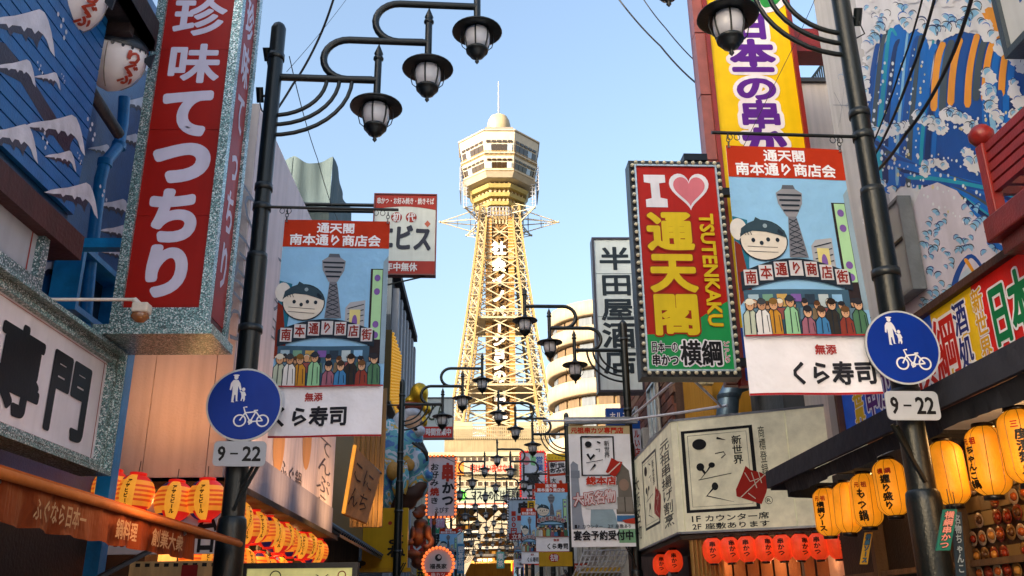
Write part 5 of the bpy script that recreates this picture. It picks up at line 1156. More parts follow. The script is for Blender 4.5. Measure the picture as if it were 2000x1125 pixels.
# ================================================================== right side of the street
XW = 3.72
mural = thing('mural_building', 'building with a blue wave mural on its street wall above the long sign', 'building', (5, 3, 0))
yE = PX(1722, 300, XW).y
MB().box(XW, 9, -1.5, yE, 3.05, 8.1, M('#dfe2ea', 'print')).build('wall', mural)
pl = wallplane(XW, 1.6, yE, 3.9, 8.0); a = Art(pl, .0012, .002); mm = lambda h: M(h, 'print')
B1, B2, B3, TL_, DG, OR, CW, LB_ = mm('#0f6fd0'), mm('#1450a8'), mm('#10306e'), mm('#1fa0c0'), mm('#46545e'), mm('#f0a020'), mm('#e4e7ee'), mm('#8cc4ea')
def fan(x0, y0, bx_, by_, h, segs, cols, w0, lean, curve, L=1):   # side by side ribbons that sweep up and over
    for k in range(segs):
        pts = []; r_ = []
        for i in range(11):
            v = i/10; cx = x0+w0*k+lean*v+curve*v*v; cy = y0-h[k % len(h)]*v+by_*k; ww = w0*(.92-.28*v)
            pts.append((cx, cy)); r_.append((cx+ww, cy+by_*.8))
        a.ppoly(pts+r_[::-1], cols[k % len(cols)], L)
def curl(x, y, s, fl=1, mat_=None, L=5, w=.010):    # hook of foam
    pts = [(x+fl*s*math.cos(R_(t_))*(1-.0016*(t_+60)), y-s*math.sin(R_(t_))*(1-.0016*(t_+60))) for t_ in range(-60, 230, 24)]
    a.pline(pts, w, mat_ or B3, L)
def claw(x, y, r, fl, m1, m2):                          # one curl of foam: a dark hook over a pale blue drop
    L = 4+random.random()*.9; A_ = [R_(q) for q in range(20, 205, 20)]
    if m2 is not CW: a.ppoly([(x+fl*r*.72*math.cos(q), y-r*.72*math.sin(q)) for q in A_]+[(x-fl*r*.5, y+r*.9), (x-fl*r*.1, y+r*.35)], m2, L)
    o_ = [(x+fl*r*math.cos(q), y-r*math.sin(q)) for q in A_]; n_ = len(A_)-1
    i_ = [(x+fl*r*(1-.24*math.sin(math.pi*k/n_))*math.cos(q), y-r*(1-.24*math.sin(math.pi*k/n_))*math.sin(q)) for k, q in enumerate(A_)]
    a.ppoly(o_+i_[::-1][1:-1], m1, L+.9)
    if random.random() < .5: a.ppoly([(x-fl*r*1.0, y+r*.1), (x-fl*r*.85, y+r*.1), (x-fl*r*.6, y+r*.85), (x-fl*r*.8, y+r*.9)], m1, L+.9)
def foam(x0, y0, x1, y1, n, sp, s):                    # foam bank: soft white lobes with claws breaking out of it
    for k in range(n):
        u = k/(n-1); x = x0+(x1-x0)*u+random.uniform(-sp, sp); y = y0+(y1-y0)*u+random.uniform(-sp, sp); r = s*random.uniform(.7, 1.25); p0_ = random.random()*6
        a.ppoly([(x+r*(1+.22*math.sin(3*t_+p0_))*math.cos(t_*math.pi/8), y+r*(.95+.2*math.cos(2*t_+p0_))*math.sin(t_*math.pi/8)) for t_ in range(16)], CW, 3.4+.5*random.random())
        if random.random() < .85: claw(x+random.uniform(-6, 6), y-r*.3, r*random.uniform(.5, .85), random.choice((-1, -1, 1)), random.choice((B3, DG, B1)), random.choice((LB_, LB_, CW)))
def dots(poly, n, smin, smax, m_=None, L=3):
    xs = [p[0] for p in poly]; ys = [p[1] for p in poly]; c_ = 0; tries = 0
    while c_ < n and tries < n*20:
        tries += 1; x = random.uniform(min(xs), max(xs)); y = random.uniform(min(ys), max(ys)); ins = False
        for i in range(len(poly)):
            (xa, ya), (xb, yb) = poly[i], poly[i-1]
            if (ya > y) != (yb > y) and x < (xb-xa)*(y-ya)/(yb-ya)+xa: ins = not ins
        if ins:
            s_ = random.uniform(smin, smax); a.ppoly([(x+s_*math.cos(t_*math.pi/4), y+s_*1.25*math.sin(t_*math.pi/4)) for t_ in range(8)], m_ or mm(random.choice(('#cfd6dc', '#9fc4dc', '#d6cfae'))), L+random.random()*.3); c_ += 1
random.seed(5)
def sweep(pts, w0, w1, m, L):       # a brushed ribbon along a path of photo positions, w in photo pixels
    l, r = [], []; n = len(pts)*4
    def at_(u):
        u *= len(pts)-1; i = min(int(u), len(pts)-2); f = u-i; p0, p1, p2, p3 = pts[max(i-1, 0)], pts[i], pts[i+1], pts[min(i+2, len(pts)-1)]
        return [.5*((2*p1[k])+(-p0[k]+p2[k])*f+(2*p0[k]-5*p1[k]+4*p2[k]-p3[k])*f*f+(-p0[k]+3*p1[k]-3*p2[k]+p3[k])*f**3) for k in (0, 1)]
    for i in range(n+1):
        u = i/n; x, y = at_(u); x2, y2 = at_(min(1, u+.02)); x1, y1 = at_(max(0, u-.02)); dx, dy = x2-x1, y2-y1; d = math.hypot(dx, dy) or 1; w_ = (w0+(w1-w0)*u)/2*(1 if 0 < i < n else .5)
        l.append((x-dy/d*w_, y+dx/d*w_)); r.append((x+dy/d*w_, y-dx/d*w_))
    a.ppoly(l+r[::-1], m, L)
# big swell, upper left: ribbons rising and curling over
a.ppoly([(1694, 360), (1690, 250), (1700, 170), (1720, 100), (1748, 50), (1790, 34), (1815, 90), (1812, 210), (1800, 330), (1740, 380)], B1, 0)
for k, (c_, w_) in enumerate(((B2, 15), (DG, 13), (TL_, 11), (B3, 14), (B1, 12), (LB_, 7), (B2, 14), (DG, 12), (B1, 13), (TL_, 8), (B3, 12), (B1, 10))):
    x = 1700+11*k; sweep([(x-2, 352+2*k), (x-6+k, 270), (x+2+k*1.2, 170), (x+14+k, 90-(k % 3)*14), (x+30, 52+(k % 4)*9)], w_, w_*.45, c_, 1+k*.04)
# second swell with orange bands
a.ppoly([(1800, 330), (1812, 200), (1830, 90), (1870, 60), (1930, 70), (1985, 110), (2030, 100), (2030, 420), (1960, 400), (1880, 350)], B2, 0)
for k, c_ in enumerate((B1, OR, DG, OR, B2, OR, DG, OR, B1, OR, B1)):
    x = 1808+16.5*k; hgt = 205-5*abs(k-5); sweep([(x, 215+(k % 3)*5-k*3), (x+3, 160-k*2), (x+10, 110-k), (x+20, 66+abs(k-5)*4)], 14, 12, c_, 1.5+.03*k)
a.ppoly([(1912, 20), (1945, 0), (1975, 60), (1966, 104), (1948, 84)], OR, 2)
# third: long diagonal troughs below, running down to the right
for k, (c_, w_) in enumerate(((B1, 16), (B3, 9), (TL_, 8), (B1, 18), (DG, 12), (B2, 14), (LB_, 6), (B1, 14), (DG, 16), (B3, 10), (B1, 18), (TL_, 8), (B2, 16))):
    o_ = 13*k; sweep([(1702+o_*.5, 268+o_*.55), (1735+o_*.7, 300+o_*.35), (1790+o_, 340+o_*.2), (1850+o_, 372+o_*.12), (1925+o_, 430), (2030, 470-o_*.2)], w_, w_*.8, c_, 1.9+.02*k)
for k in range(7): sweep([(1930+12*k, 160+8*k), (1925+14*k, 230), (1940+13*k, 300), (1965+12*k, 350)], 13, 9, (B1, LB_, B2, B1, B3, TL_, B1)[k], 1.9+.03*k)
SP = mm('#dfe8f0')
for path in ([(1705, 330), (1710, 230), (1730, 120)], [(1724, 335), (1730, 230), (1748, 110)], [(1745, 335), (1752, 220), (1768, 100)], [(1768, 330), (1776, 215), (1790, 90)], [(1790, 330), (1798, 220), (1806, 110)], [(1830, 240), (1880, 250), (1960, 260)], [(1900, 240), (1960, 220), (2005, 240)], [(1720, 290), (1800, 350), (1900, 400)], [(1760, 290), (1840, 340), (1960, 400)], [(1820, 300), (1900, 330), (1990, 380)], [(1940, 180), (1950, 260), (1980, 330)], [(1975, 180), (1985, 250), (2005, 330)], [(1740, 330), (1830, 400), (1900, 440)]):
    for k in range(17):
        u = (k+random.random()*.6)/17*(len(path)-1); i = min(int(u), len(path)-2); f = u-i; x = path[i][0]+(path[i+1][0]-path[i][0])*f+random.uniform(-4, 4); y = path[i][1]+(path[i+1][1]-path[i][1])*f+random.uniform(-5, 5); s_ = random.uniform(1.3, 3.0)
        a.ppoly([(x+s_*math.cos(t_*math.pi/4), y+s_*1.5*math.sin(t_*math.pi/4)) for t_ in range(8)], SP if random.random() < .8 else mm('#e0d8a8'), 3+random.random()*.3)
foam(1690, 90, 1745, 22, 14, 8, 11); foam(1748, 24, 1830, 60, 18, 12, 12); foam(1830, 60, 1905, 30, 18, 12, 13); foam(1905, 30, 1990, 130, 16, 12, 13); foam(1690, 120, 1690, 250, 14, 6, 9); foam(1780, 0, 1940, -20, 16, 14, 13)
foam(1696, 262, 1770, 244, 16, 8, 10); foam(1795, 232, 1850, 250, 12, 8, 10); foam(1850, 215, 1905, 250, 12, 9, 12); foam(1700, 340, 1745, 380, 10, 8, 9); foam(1930, 150, 1960, 250, 12, 10, 11); foam(1880, 300, 1960, 345, 14, 9, 10); foam(1985, 160, 2000, 300, 8, 9, 12); foam(1800, 330, 1850, 320, 8, 8, 9)
# pale slope below with flecks of foam
a.ppoly([(1755, 620), (1768, 500), (1782, 410), (1800, 368), (1832, 356), (1870, 372), (1905, 420), (1960, 470), (2030, 490), (2030, 560), (1900, 660), (1760, 720)], mm('#d3d0e0'), 2.6)
a.ppoly([(1790, 700), (1822, 610), (1850, 560), (1895, 520), (1930, 545), (1985, 480), (2030, 455), (2030, 700)], mm('#b9cde0'), 2.9)
for q_ in ([(1855, 620), (1870, 540), (1897, 500), (1925, 530)], [(1878, 620), (1900, 560), (1925, 535), (1950, 570)], [(1925, 450), (1960, 462), (2000, 505), (2040, 520)], [(1930, 470), (1965, 490), (2010, 530)]): sweep(q_, 14, 5, random.choice((B1, B2)), 3.2+random.random()*.2)
sweep([(1886, 505), (1905, 535), (1922, 575)], 8, 3, OR, 3.5)
random.seed(9)
foam(1700, 420, 1750, 560, 14, 10, 9); foam(1760, -10, 1990, 10, 22, 12, 12); foam(1700, 0, 1720, 60, 8, 10, 9)
for k in range(110):
    x, y = random.choice(((1800, 520), (1812, 470), (1850, 500), (1890, 470), (1940, 510), (1800, 600), (1840, 560), (1905, 420), (1960, 560), (1830, 430), (1990, 520), (1780, 560))); x += random.uniform(-22, 22); y += random.uniform(-28, 28); claw(x, y, random.uniform(4.5, 9), random.choice((-1, -1, 1)), random.choice((B3, B2, DG)), LB_)
a.build('wave_mural', mural)
# barred window box at the mural's edge
t = thing('window_box', 'dark framed window bay between the right lamp post and the mural', 'window', PX(1745, 540, 3.66)); wb = wallplane(3.6, PX(1770, 480, 3.6).y, PX(1716, 480, 3.6).y+.1, PX(1745, 590, 3.6).z, PX(1745, 400, 3.6).z)
slab(MB(), wb, 0, 0, 1, 1, -.1, 0, M('#8d969c', 'plastic')).build('pane', t); frame(MB(), wb, .03, -.1, .02, M('#6e757b', 'paint')).build('frame', t); slab(MB(), wb, 0, .42, 1, .45, 0, .02, M('#2e3236', 'metal')).build('bar', t); slab(MB(), wb, .47, 0, .53, 1, 0, .02, M('#2e3236', 'metal')).build('bar', t)
# set-back white wall with a faint drawing
t = thing('white_annex', 'set-back white wall with faint pale blue drawing beside the yellow sign', 'building', (5, yE, 0)); XA = 4.15; yA2 = PX(1612, 150, XA).y
MB().box(XA, 9, yE+.02, yA2, .12, 9.7, M('#bcc0c8', 'plaster')).build('wall', t); pa = wallplane(XA, yE+.02, yA2, 3, 9.6); a = Art(pa, .004, .003); lb3 = mm('#8fb4d6'); random.seed(2)
a.ppoly([(1630, 0), (1640, 60), (1650, 20), (1660, 0)], lb3, 0); a.ppoly([(1672, 120), (1690, 180), (1700, 260), (1685, 250), (1668, 180)], lb3, 0)
for k in range(14): x, y = random.uniform(1640, 1690), random.uniform(140, 270); curl(x, y, random.uniform(4, 9), random.choice((-1, 1)), mm('#6f9ac9'), 1, .006)
for q in ([(1630, 180), (1646, 210), (1638, 250)], [(1628, 205), (1675, 206)], [(1650, 170), (1642, 240)]): a.pline(q, .006, mm('#5a6f8c'), 1)
a.build('faint_drawing', t)
# beige block behind with stair rail
t = thing('beige_block', 'plain beige wall with dark coping between yellow sign and right lamp post', 'building', (6, 12, 0)); zb_ = P(1600, 162, 12).z
MB().box(P(1545, 250, 12).x, 9, 12, 16, .1, zb_, M('#cfc4bc', 'plaster')).build('wall', t); MB().box(P(1543, 250, 12).x, 9, 11.95, 12.1, zb_, zb_+.07, M('#33302f', 'paint')).build('coping', t)
mb = MB(); A, B = P(1582, 158, 12.3), P(1628, 96, 12.3); mb.beam(A, B, .02, IRON); mb.beam(A+Vector((0, 0, -.5)), B+Vector((0, 0, -.5)), .02, IRON)
for k in range(14): p = A.lerp(B, k/13); mb.beam(p, p+Vector((0, 0, -.5)), .01, IRON)
mb.build('stair_rail', t)
# yellow vertical sign 日本一の串かつ
YS = 10.4; t0 = (1392, 1552)
plb = signplane(1397, 1557, 180, 181, YS, 0); xL = plb.O.x; W_ = plb.W; zT = 10.2; zB = P(1450, 745, YS).z
pl = Plane((xL, YS, zT), (1, 0, 0), (0, 0, -1), W_, zT-zB)
t = thing('vertical_sign', 'tall yellow sign with purple characters in a red case behind the banner', 'sign', (xL, YS, zB))
RB = M('#8c2014', 'paint'); slab(MB(), pl, 0, 0, 1, 1, -.04, 0, M('#f0c400', 'print')).build('panel', t); frame(MB(), pl, .06, -.1, .04, RB, 0).build('frame', t)
nseg = 6; hseg = (zT-zB)/nseg
for k in range(nseg): MB().box(xL-.20, xL-.062, YS-.0, YS+.16, zB+hseg*k+.01, zB+hseg*(k+1)-.01, M('#9c5348', 'paint')).build('case_panel', t)
MB().box(xL-.185, xL+W_+.05, YS+.165, YS+.3, zB, zT, M('#7a2a20', 'paint')).build('case', t)
v = lambda py: pl.px(1475, py)[1]
a = Art(pl, .003, .003); slab_v = v(600); a.rect(0, v(640), 1, 1, M('#1f4fb0'), 0)
PU, WH2 = M('#5a1f8c'), M('#ece4ea')
for ch, x0, x1, y0, y1, bo_ in (('め', 1440, 1530, -70, 18, .06), ('日', 1432, 1502, 24, 78, .055), ('本', 1425, 1512, 78, 130, .07), ('一', 1430, 1512, 116, 158, .08), ('の', 1434, 1520, 148, 198, .06), ('串', 1442, 1528, 196, 252, .045), ('か', 1448, 1535, 248, 308, .07), ('つ', 1450, 1540, 310, 370, .07)):
    ym = (y0+y1)/2; u0, u1 = pl.px(x0, ym)[0], pl.px(x1, ym)[0]; mt = PU if ch != 'め' else M('#2c8c3c')
    a.text(ch, u0, v(y0), u1, v(y1), mt, bo_, 1, out=[(WH2, .13)], res=5)
a.build('lettering', t)
for py, hh in ((82, 44), (322, 36)):
    z1_, z0_ = P(1590, py-hh/2, YS+.2).z, P(1590, py+hh/2, YS+.2).z; MB().box(xL+W_+.05, 5.2, YS+.15, YS+.5, z0_, z1_, RB).build('support_arm', t)
# I love ... sign with bulbs
pl = signplane(1254, 1415, 326, 722, 9.9, 1.5); t = thing('bulb_sign', 'red and green upright sign with a pink heart, framed by round bulbs', 'sign', pl.at(pl.W/2, pl.H))
# slight in-plane proportions
slab(MB(), pl, 0, 0, 1, 1, -.02, 0, M('#b81c0e', 'print')).build('panel', t); NB = M('#1b2026', 'paint'); fwid = .085
mb = MB(); frame(mb, pl, fwid, -.25, -.01, NB); mb.build('bulb_frame', t); slab(MB(), pl, -.03, -.01, 1.03, 1.01, -.25, -.03, M('#3a4048', 'paint')).build('case', t)
frame(MB(), Plane(pl.O+pl.U*-.0+pl.N*0, pl.U, pl.D, pl.W, pl.H), .022, -.008, .025, M('#b9c8d0', 'metal')).build('trim', t)
bw = bulb_mesh(.026, M('#d8d0b4', 'plastic')); sk = MB().lathe([(.045, -.01), (.045, .01), (.03, .015)], (0, 0, 0), M('#0f1114'), 10).mesh('socket')
nb, nv = 11, 26
for k in range(nb+1):
    for (u, d) in ((pl.W*k/nb, -.045), (pl.W*k/nb, pl.H+.045)): place('bulb', bw, t, pl.at(u, d, .03))
for k in range(nv+1):
    for (u, d) in ((-.045, pl.H*k/nv), (pl.W+.045, pl.H*k/nv)): place('bulb', bw, t, pl.at(u, d, .03))
slab(MB(), pl, .62, -.07, .92, -.035, -.22, .02, M('#252a30', 'metal')).build('top_fixture', t)
a = Art(pl, .003, .003); Wc = M('#efecf2'); PK = M('#e07a86'); YL = M('#e8c81c'); GN = M('#1f9a52')
a.poly([(0, .84), (.25, .835), (.5, .80), (.75, .735), (1, .68), (1, 1), (0, 1)], GN, 0)
# serif I
a.poly([(.09, .045), (.36, .045), (.36, .085), (.28, .09), (.285, .165), (.37, .172), (.37, .215), (.10, .215), (.10, .175), (.175, .168), (.17, .09), (.09, .085)], Wc, 1)
def heart(s): 
    pts = []
    for i in range(40):
        t_ = 2*math.pi*i/40; x = 16*math.sin(t_)**3; y = 13*math.cos(t_)-5*math.cos(2*t_)-2*math.cos(3*t_)-math.cos(4*t_); pts.append((.655+x*.0145*s, .130-(y+2)*.0062*s))
    return pts
a.poly(heart(1.08), Wc, 1); a.poly(heart(.86), PK, 2)
a.text('通天閣', .08, .235, .66, .845, YL, .042, 3, res=5, out=[(M('#a02a10'), .035)], vert=True)
# rotated latin word
sub = Plane(pl.at(pl.W*.93, pl.H*.25), pl.D, -pl.U, pl.H*.56, pl.W*.20); sub.N = pl.N; a2 = Art(sub, .003, .012); a2.text('TSUTENKAKU', .0, .08, .98, .92, YL, .045, 1, out=[(M('#b81c0e'), .03)]); a2.build('latin_lettering', t)
a.text('日本一の', .04, .87, .36, .925, M('#1a1a20'), .03, 2, out=[(Wc, .09)]); a.text('串かつ', .04, .93, .36, .985, M('#1a1a20'), .04, 2, out=[(Wc, .09)]); a.text('横綱', .38, .865, .88, .985, M('#16161c'), .03, 2, out=[(Wc, .07)], res=4); a.text('どっしり', .89, .87, .97, .97, M('#b02a20'), .01, 2, out=[(Wc, .1)], vert=True)
a.build('lettering', t)
for (x0, y0, Y0_, x1, y1, Y1_) in ((1325, 738, 10.0, 1235, 812, 15.5), (1350, 738, 10.0, 1410, 795, 13.0)):
    MB().tube([P(x0, y0, Y0_), P(x1, y1, Y1_)], .018, M('#c9c4cf', 'paint'), 6).build('strut', t)
for v_ in (.1, .95): MB().box(pl.at(pl.W, 0).x+.1, 4.3, 10.05, 10.13, pl.at(0, v_*pl.H).z-.05, pl.at(0, v_*pl.H).z+.05, M('#2a2d31', 'metal')).build('wall_bracket', t)
# liquor shop sign
def d_handa(a):
    for k, v_ in enumerate((.04, .255, .47, .51)): pass
    DD = M('#1f2c36')
    for ch, y0_, y1_ in (('半', .05, .215), ('田', .235, .39), ('屋', .40, .555), ('酒', .56, .735), ('店', .74, .90)): a.text(ch, .10, y0_, .92, y1_, DD, .03, 0)
    for v_ in (.235, .525, .735): a.rect(.02, v_, .98, v_+.004, M('#6f8089'), 0)
panel_sign('vertical_sign', 'narrow white sign with five black characters, left of the bulb-framed sign', 1166, 1246, 468, 762, 17.9, '#c9d6da', d_handa, '#2a2436', .045, .3, hang=1.0)
# brick building, yellow wall, duct
XB = 3.62; t = thing('brick_building', 'brown brick building below the bulb-framed sign', 'building', (6, 17, 0)); ybk0, ybk1 = 17.0, 24.3
MB().box(XB+.02, 10, ybk0, ybk1, .1, 8.2, M('#5a463e', 'wall')).build('wall', t)
brk = [MB().box(-.025, .02, 0, .40, 0, .17, M(c_, 'brick')).mesh('brick') for c_ in ('#6b3f35', '#7c4c3e', '#5c3a34', '#80604f')]
random.seed(4); z = 4.9; r_ = 0; cnt_ = 0
while z < 7.0 and cnt_ < 290:
    y = ybk0+(.2 if r_ % 2 else 0)
    while y < ybk0+6.6 and cnt_ < 290: place('brick', random.choice(brk), t, (XB, y, z)); y += .43; cnt_ += 1
    z += .2; r_ += 1
windows(t, XB-.02, [18.6, 21.2], [5.2], .9, 1.1, -1, M('#c9ccd0', 'metal'), M('#9fb5bd', 'glass'))
t = thing('ochre_wall', 'ochre wall with two small spotlights beside the big grey duct', 'building', (4, 15, 0)); MB().box(3.75, 9, 14.6, 16.8, .1, 7.4, M('#b8862c', 'plaster')).build('wall', t)
for px_ in (1372, 1386): c = P(px_, 745, 14.3); MB().box(c.x-.05, c.x+.05, 14.25, 14.4, c.z-.05, c.z+.05, M('#d8c79a', 'paint')).build('spotlight', t)
dk = [P(1420, 815, 13.9), P(1423, 775, 13.9), P(1436, 750, 13.9), P(1470, 738, 13.95)]; t = thing('ventilation_duct', 'fat ribbed grey ventilation duct rising behind the stall box sign', 'duct', dk[0]); MB().tube(dk, .17, M('#6f8696', 'metal'), 18).build('duct', t)
for k in (1, 2): MB().tube([dk[k]-Vector((0, 0, .03)), dk[k]+Vector((0, 0, .03))], .185, M('#566a78', 'metal'), 18).build('joint', t)
for k, (x, y) in enumerate(((1468, 1), (1300, 0))):
    pass
t = thing('grey_wall', 'plain grey wall behind the duct and right cloth banner', 'building', (5, 14, 0)); MB().box(4.35, 9, 12.9, 14.5, .1, 7.0, M('#5c6268', 'wall')).build('wall', t)
t = thing('vertical_pipe', 'pale thin drainpipe on the brick building', 'pipe', (3.5, 18, 0)); MB().tube([(3.52, 18.2, .2), (3.52, 18.2, 8)], .035, M('#b9b4ac', 'paint'), 8).build('pipe', t)
def d_blue(a): a.text('ホルモン', .1, .2, .9, .8, Wt, .03, 0)
panel_sign('shop_sign', 'dark blue sign high behind the white restaurant banner', 1184, 1246, 797, 830, 23, '#123f8c', d_blue, None, depth=.2)
panel_sign('shop_sign', 'slim white and blue sign with red characters right of the second lamp post', 1236, 1252, 822, 900, 20, '#b9bfcf', lambda a: (a.rect(0, 0, 1, .2, Bb, 0), a.text('ルい店', .15, .22, .85, .9, Rr, .03, 1, vert=True)), None, depth=.2)
# ---- corner box sign of the skewer shop
cx = PX(1318, 930, 2.72); zb2 = PX(1322, 1041, 2.72).z; zt3 = PX(1312, 822, 2.72).z; yc_ = cx.y; yf = PX(1238, 980, 2.72).y
CRM = M('#dcd8bc', 'glow', .06)
t = thing('box_sign', 'large cream corner box sign with brush writing and a red seal', 'sign', (2.72, yc_, zb2))
aR = R_(-27); U = Vector((math.cos(aR), math.sin(aR), 0)); Wf = 2.75
plF = Plane((2.72, yc_, zt3), U, (0, 0, -1), Wf, zt3-zb2)
wz = [0, .035, .60, 1.0]
for k in range(3): slab(MB(), plF, wz[k]+.002, 0, wz[k+1]-.002, 1, -.25, 0, CRM).build('panel', t)
plS = Plane((2.715, yf, zt3), (0, -1, 0), (0, 0, -1), yf-yc_, zt3-zb2); plS.N = Vector((-1, 0, 0))
for k in range(3): slab(MB(), plS, k/3+.002, 0, (k+1)/3-.002, 1, -.25, 0, CRM).build('panel', t)
for pk_ in (plF, plS):
    for sd_ in 'tb': frame(MB(), pk_, .03, -.2, .012, M('#8c93a0', 'metal'), sides=sd_).build('edge_trim', t)
def itto(a, x0, x1, inkfr, nm=True):
    K = M('#151a20'); f = lambda u, v_: (x0+(x1-x0)*u, v_)
    fwx = .06*(x1-x0)/.5 if 0 else .0
    wx = .02; 
    a.rect(x0, .10, x1, .125, K, 0); a.rect(x0, .815, x1, .84, K, 0); a.rect(x0, .125, x0+.05*(x1-x0), .815, K, 0); a.rect(x1-.05*(x1-x0), .125, x1, .815, K, 0)
    a.line([f(.09, .15), f(.91, .15), f(.91, .79), f(.09, .79), f(.09, .15)], .006, K, 0)
    e = lambda u, v_, ru, rv: a.ell(x0+(x1-x0)*u, v_, ru*(x1-x0), rv, K, 1)
    e(.25, .235, .10, .05); a.line([f(.50, .19), f(.62, .215)], .035, K, 1, True)
    a.line([f(.46, .33), f(.58, .32), f(.60, .345), f(.54, .375)], .014, K, 1); e(.24, .44, .055, .035); a.line([f(.40, .42), f(.33, .48), f(.22, .555)], .03, K, 1, True); a.line([f(.24, .44), f(.30, .50)], .035, K, 1); e(.40, .43, .045, .025)
    a.line([f(.20, .555), f(.66, .515)], .010, K, 1); e(.42, .62, .045, .035); a.line([f(.42, .62), f(.28, .71)], .03, K, 1, True); a.line([f(.30, .70), f(.66, .765)], .016, K, 1, True)
    a.text('新世界', x0+(x1-x0)*.70, .18, x0+(x1-x0)*.84, .44, K, .018, 1, vert=True)
    s_ = M('#a81c14'); g = [(.80, .54), (.86, .46), (.92, .50), (1.06, .53), (1.15, .58), (1.10, .70), (1.02, .80), (.86, .76), (.70, .72), (.70, .66)]
    a.poly([f(*p) for p in g], s_, 2)
    for q in ([(.74, .74), (1.12, .54)], [(.84, .52), (.90, .60), (1.02, .58)], [(.93, .52), (.98, .66)], [(1.02, .52), (1.05, .62)], [(.86, .70), (.95, .75)]): a.line([f(*p) for p in q], .012, M('#d9cfc0'), 3)
a = Art(plF, .003, .003); itto(a, .05, .43, 1); K = M('#1a1f26')
a.text('商標登録', .455, .115, .49, .56, M('#4a5046'), .01, 0, vert=True)
a.text('1F', .075, .87, .12, .92, K, .03, 0); a.text('カウンター席', .14, .865, .47, .925, K, .025, 0); a.text('2F', .075, .94, .12, .985, K, .03, 0); a.text('座敷あります', .14, .935, .47, .99, K, .025, 0)
a.ring(.475, .77, .05, .007, K, 0); a.text('R', .465, .755, .485, .785, K, .02, 0); a.build('lettering', t)
a = Art(plS, .003, .003); itto(a, .30, .66, 1); a.text('元祖串揚げ割烹', .74, .10, .95, .92, K, .015, 0, vert=True); a.text('大阪名物', .06, .2, .20, .9, K, .012, 0, vert=True); a.build('lettering', t)
# struts over it
for q in ([(1060, 822, 16.3), (1226, 820, 16.4), (1330, 806, 13.5), (1420, 792, 12.9)],):
    s_ = thing('support_tube', 'white tube running from the banner top to the cream box sign', 'tube', P(*q[0])); MB().tube([P(*p) for p in q[:]], .022, M('#cfd0d8', 'paint'), 8).build('tube', s_)
# shop below: posts, curtains, red lanterns
t = thing('skewer_shop', 'timber shop front with plastic curtains under the cream box sign', 'building', (4.5, 14, 0)); MB().box(3.75, 9, 14.45, 17, .1, 4.6, M('#4a3527', 'wood')).build('wall', t)
mb = MB(); MB().prism([(2.75, yc_+.02, zb2-.04), (2.75, yf, zb2-.04), (3.6, yf, zb2-.04), (5.4, yc_-1.25, zb2-.04)], (0, 0, -.06), M('#3a2d22', 'wood')).build('soffit', t)
sl_ = MB().box(0, .16, 0, .03, 0, 2.1, M('#7a5228', 'wood')).mesh('timber_board')
for k in range(13):
    p = Vector((3.0, 13.6, 0))+Vector((math.cos(aR), math.sin(aR), 0))*(.19*k); place('timber_board', sl_, t, (p.x, p.y, .3), (0, 0, aR))
cur = MB(); vs = []
for k in range(41): x = 2.85+.0+.012*k; vs += [(x, 13.15+.03*math.sin(k*1.3), zb2-.12), (x, 13.15+.04*math.sin(k*1.3), .3)]
cur.add(vs, [(2*k, 2*k+1, 2*k+3, 2*k+2) for k in range(40)], M('#b08a52', 'plastic')); cur.build('plastic_curtain', t, recalc=False)
RG, RG2 = M('#e6421a', 'glow', .16), M('#c01c10', 'glow', .4)
def tall_lantern_mesh(r, h, m, m2, nrib, vertical, cp=.20):
    prof = []; n = 22
    for i in range(n+1):
        v_ = i/n; z = -h/2+h*v_; e_ = min(v_, 1-v_)/cp; rr = r*(1 if e_ >= 1 else math.sqrt(max(.16, 1-(1-e_)**2*.9)))*(1-.012*(i % 2 if not vertical else 0)); prof.append((rr, z))
    mb = MB(); mb.lathe([(0, -h/2)]+prof+[(0, h/2)], (0, 0, 0), m, 36); body = mb.mesh('paper_body'); rb4 = MB()
    for k in range(nrib):
        a_ = 2*math.pi*(k+.5)/nrib; rb4.tube([((p[0]+.001)*math.cos(a_), (p[0]+.001)*math.sin(a_), p[1]) for p in prof], .0022, m2, 4, False)
    return body, rb4.mesh('rib'), prof
ra, rb5, pr = tall_lantern_mesh(.145, .34, RG, RG2, 10, False, .42)
rc = MB().lathe([(0, 0), (.07, 0), (.07, .03), (0, .03)], (0, 0, .165), M('#15100e', 'paint'), 12).mesh('cap'); rc2 = MB().lathe([(0, -.03), (.06, -.03), (.06, 0), (0, 0)], (0, 0, -.165), M('#15100e', 'paint'), 12).mesh('cap')
mb = MB(); rfn = lambda z: .1455*math.sqrt(max(.16, 1-(1-min(1, (.17-abs(z))/.34/.42))**2*.9))
for k in range(3): curved(mb, ['串かつ', 'おでん', 'ビール'][k], R_(-100+115*k), -.11, .12, .09, rfn, M('#2a0f0c'), .003)
rl_t = mb.mesh('lettering')
def tl_(c, lab, meshes, ang, grp):
    t = thing('paper_lantern', lab, 'lantern', c, grp); t.rotation_euler = (R_(random.uniform(-3, 3)), R_(random.uniform(-3, 3)), ang)
    for me in meshes: o = bpy.data.objects.new(me.name.split('.')[0], me); COL.objects.link(o); o.parent = t
    return t
for k in range(12):
    x = 1288+27.5*k if k < 2 else 1330+26*k-0; p0 = Vector((2.9, 13.0, zb2-.28))
    if k < 2: pos = PX(1290+24*k, 1076, 2.95); pos = Vector((2.95, pos.y, zb2-.30))
    else: pos = Vector((2.95, yc_-.15, zb2-.28))+U*(.18+.235*(k-2))+Vector((0, -.1, 0))
    tl_(pos, f'{ORD[k]} red paper lantern from the left in the row under the cream box sign', [ra, rb5, rc, rc2, rl_t], R_(20*math.sin(k*3)), 'red lanterns under the cream box sign')
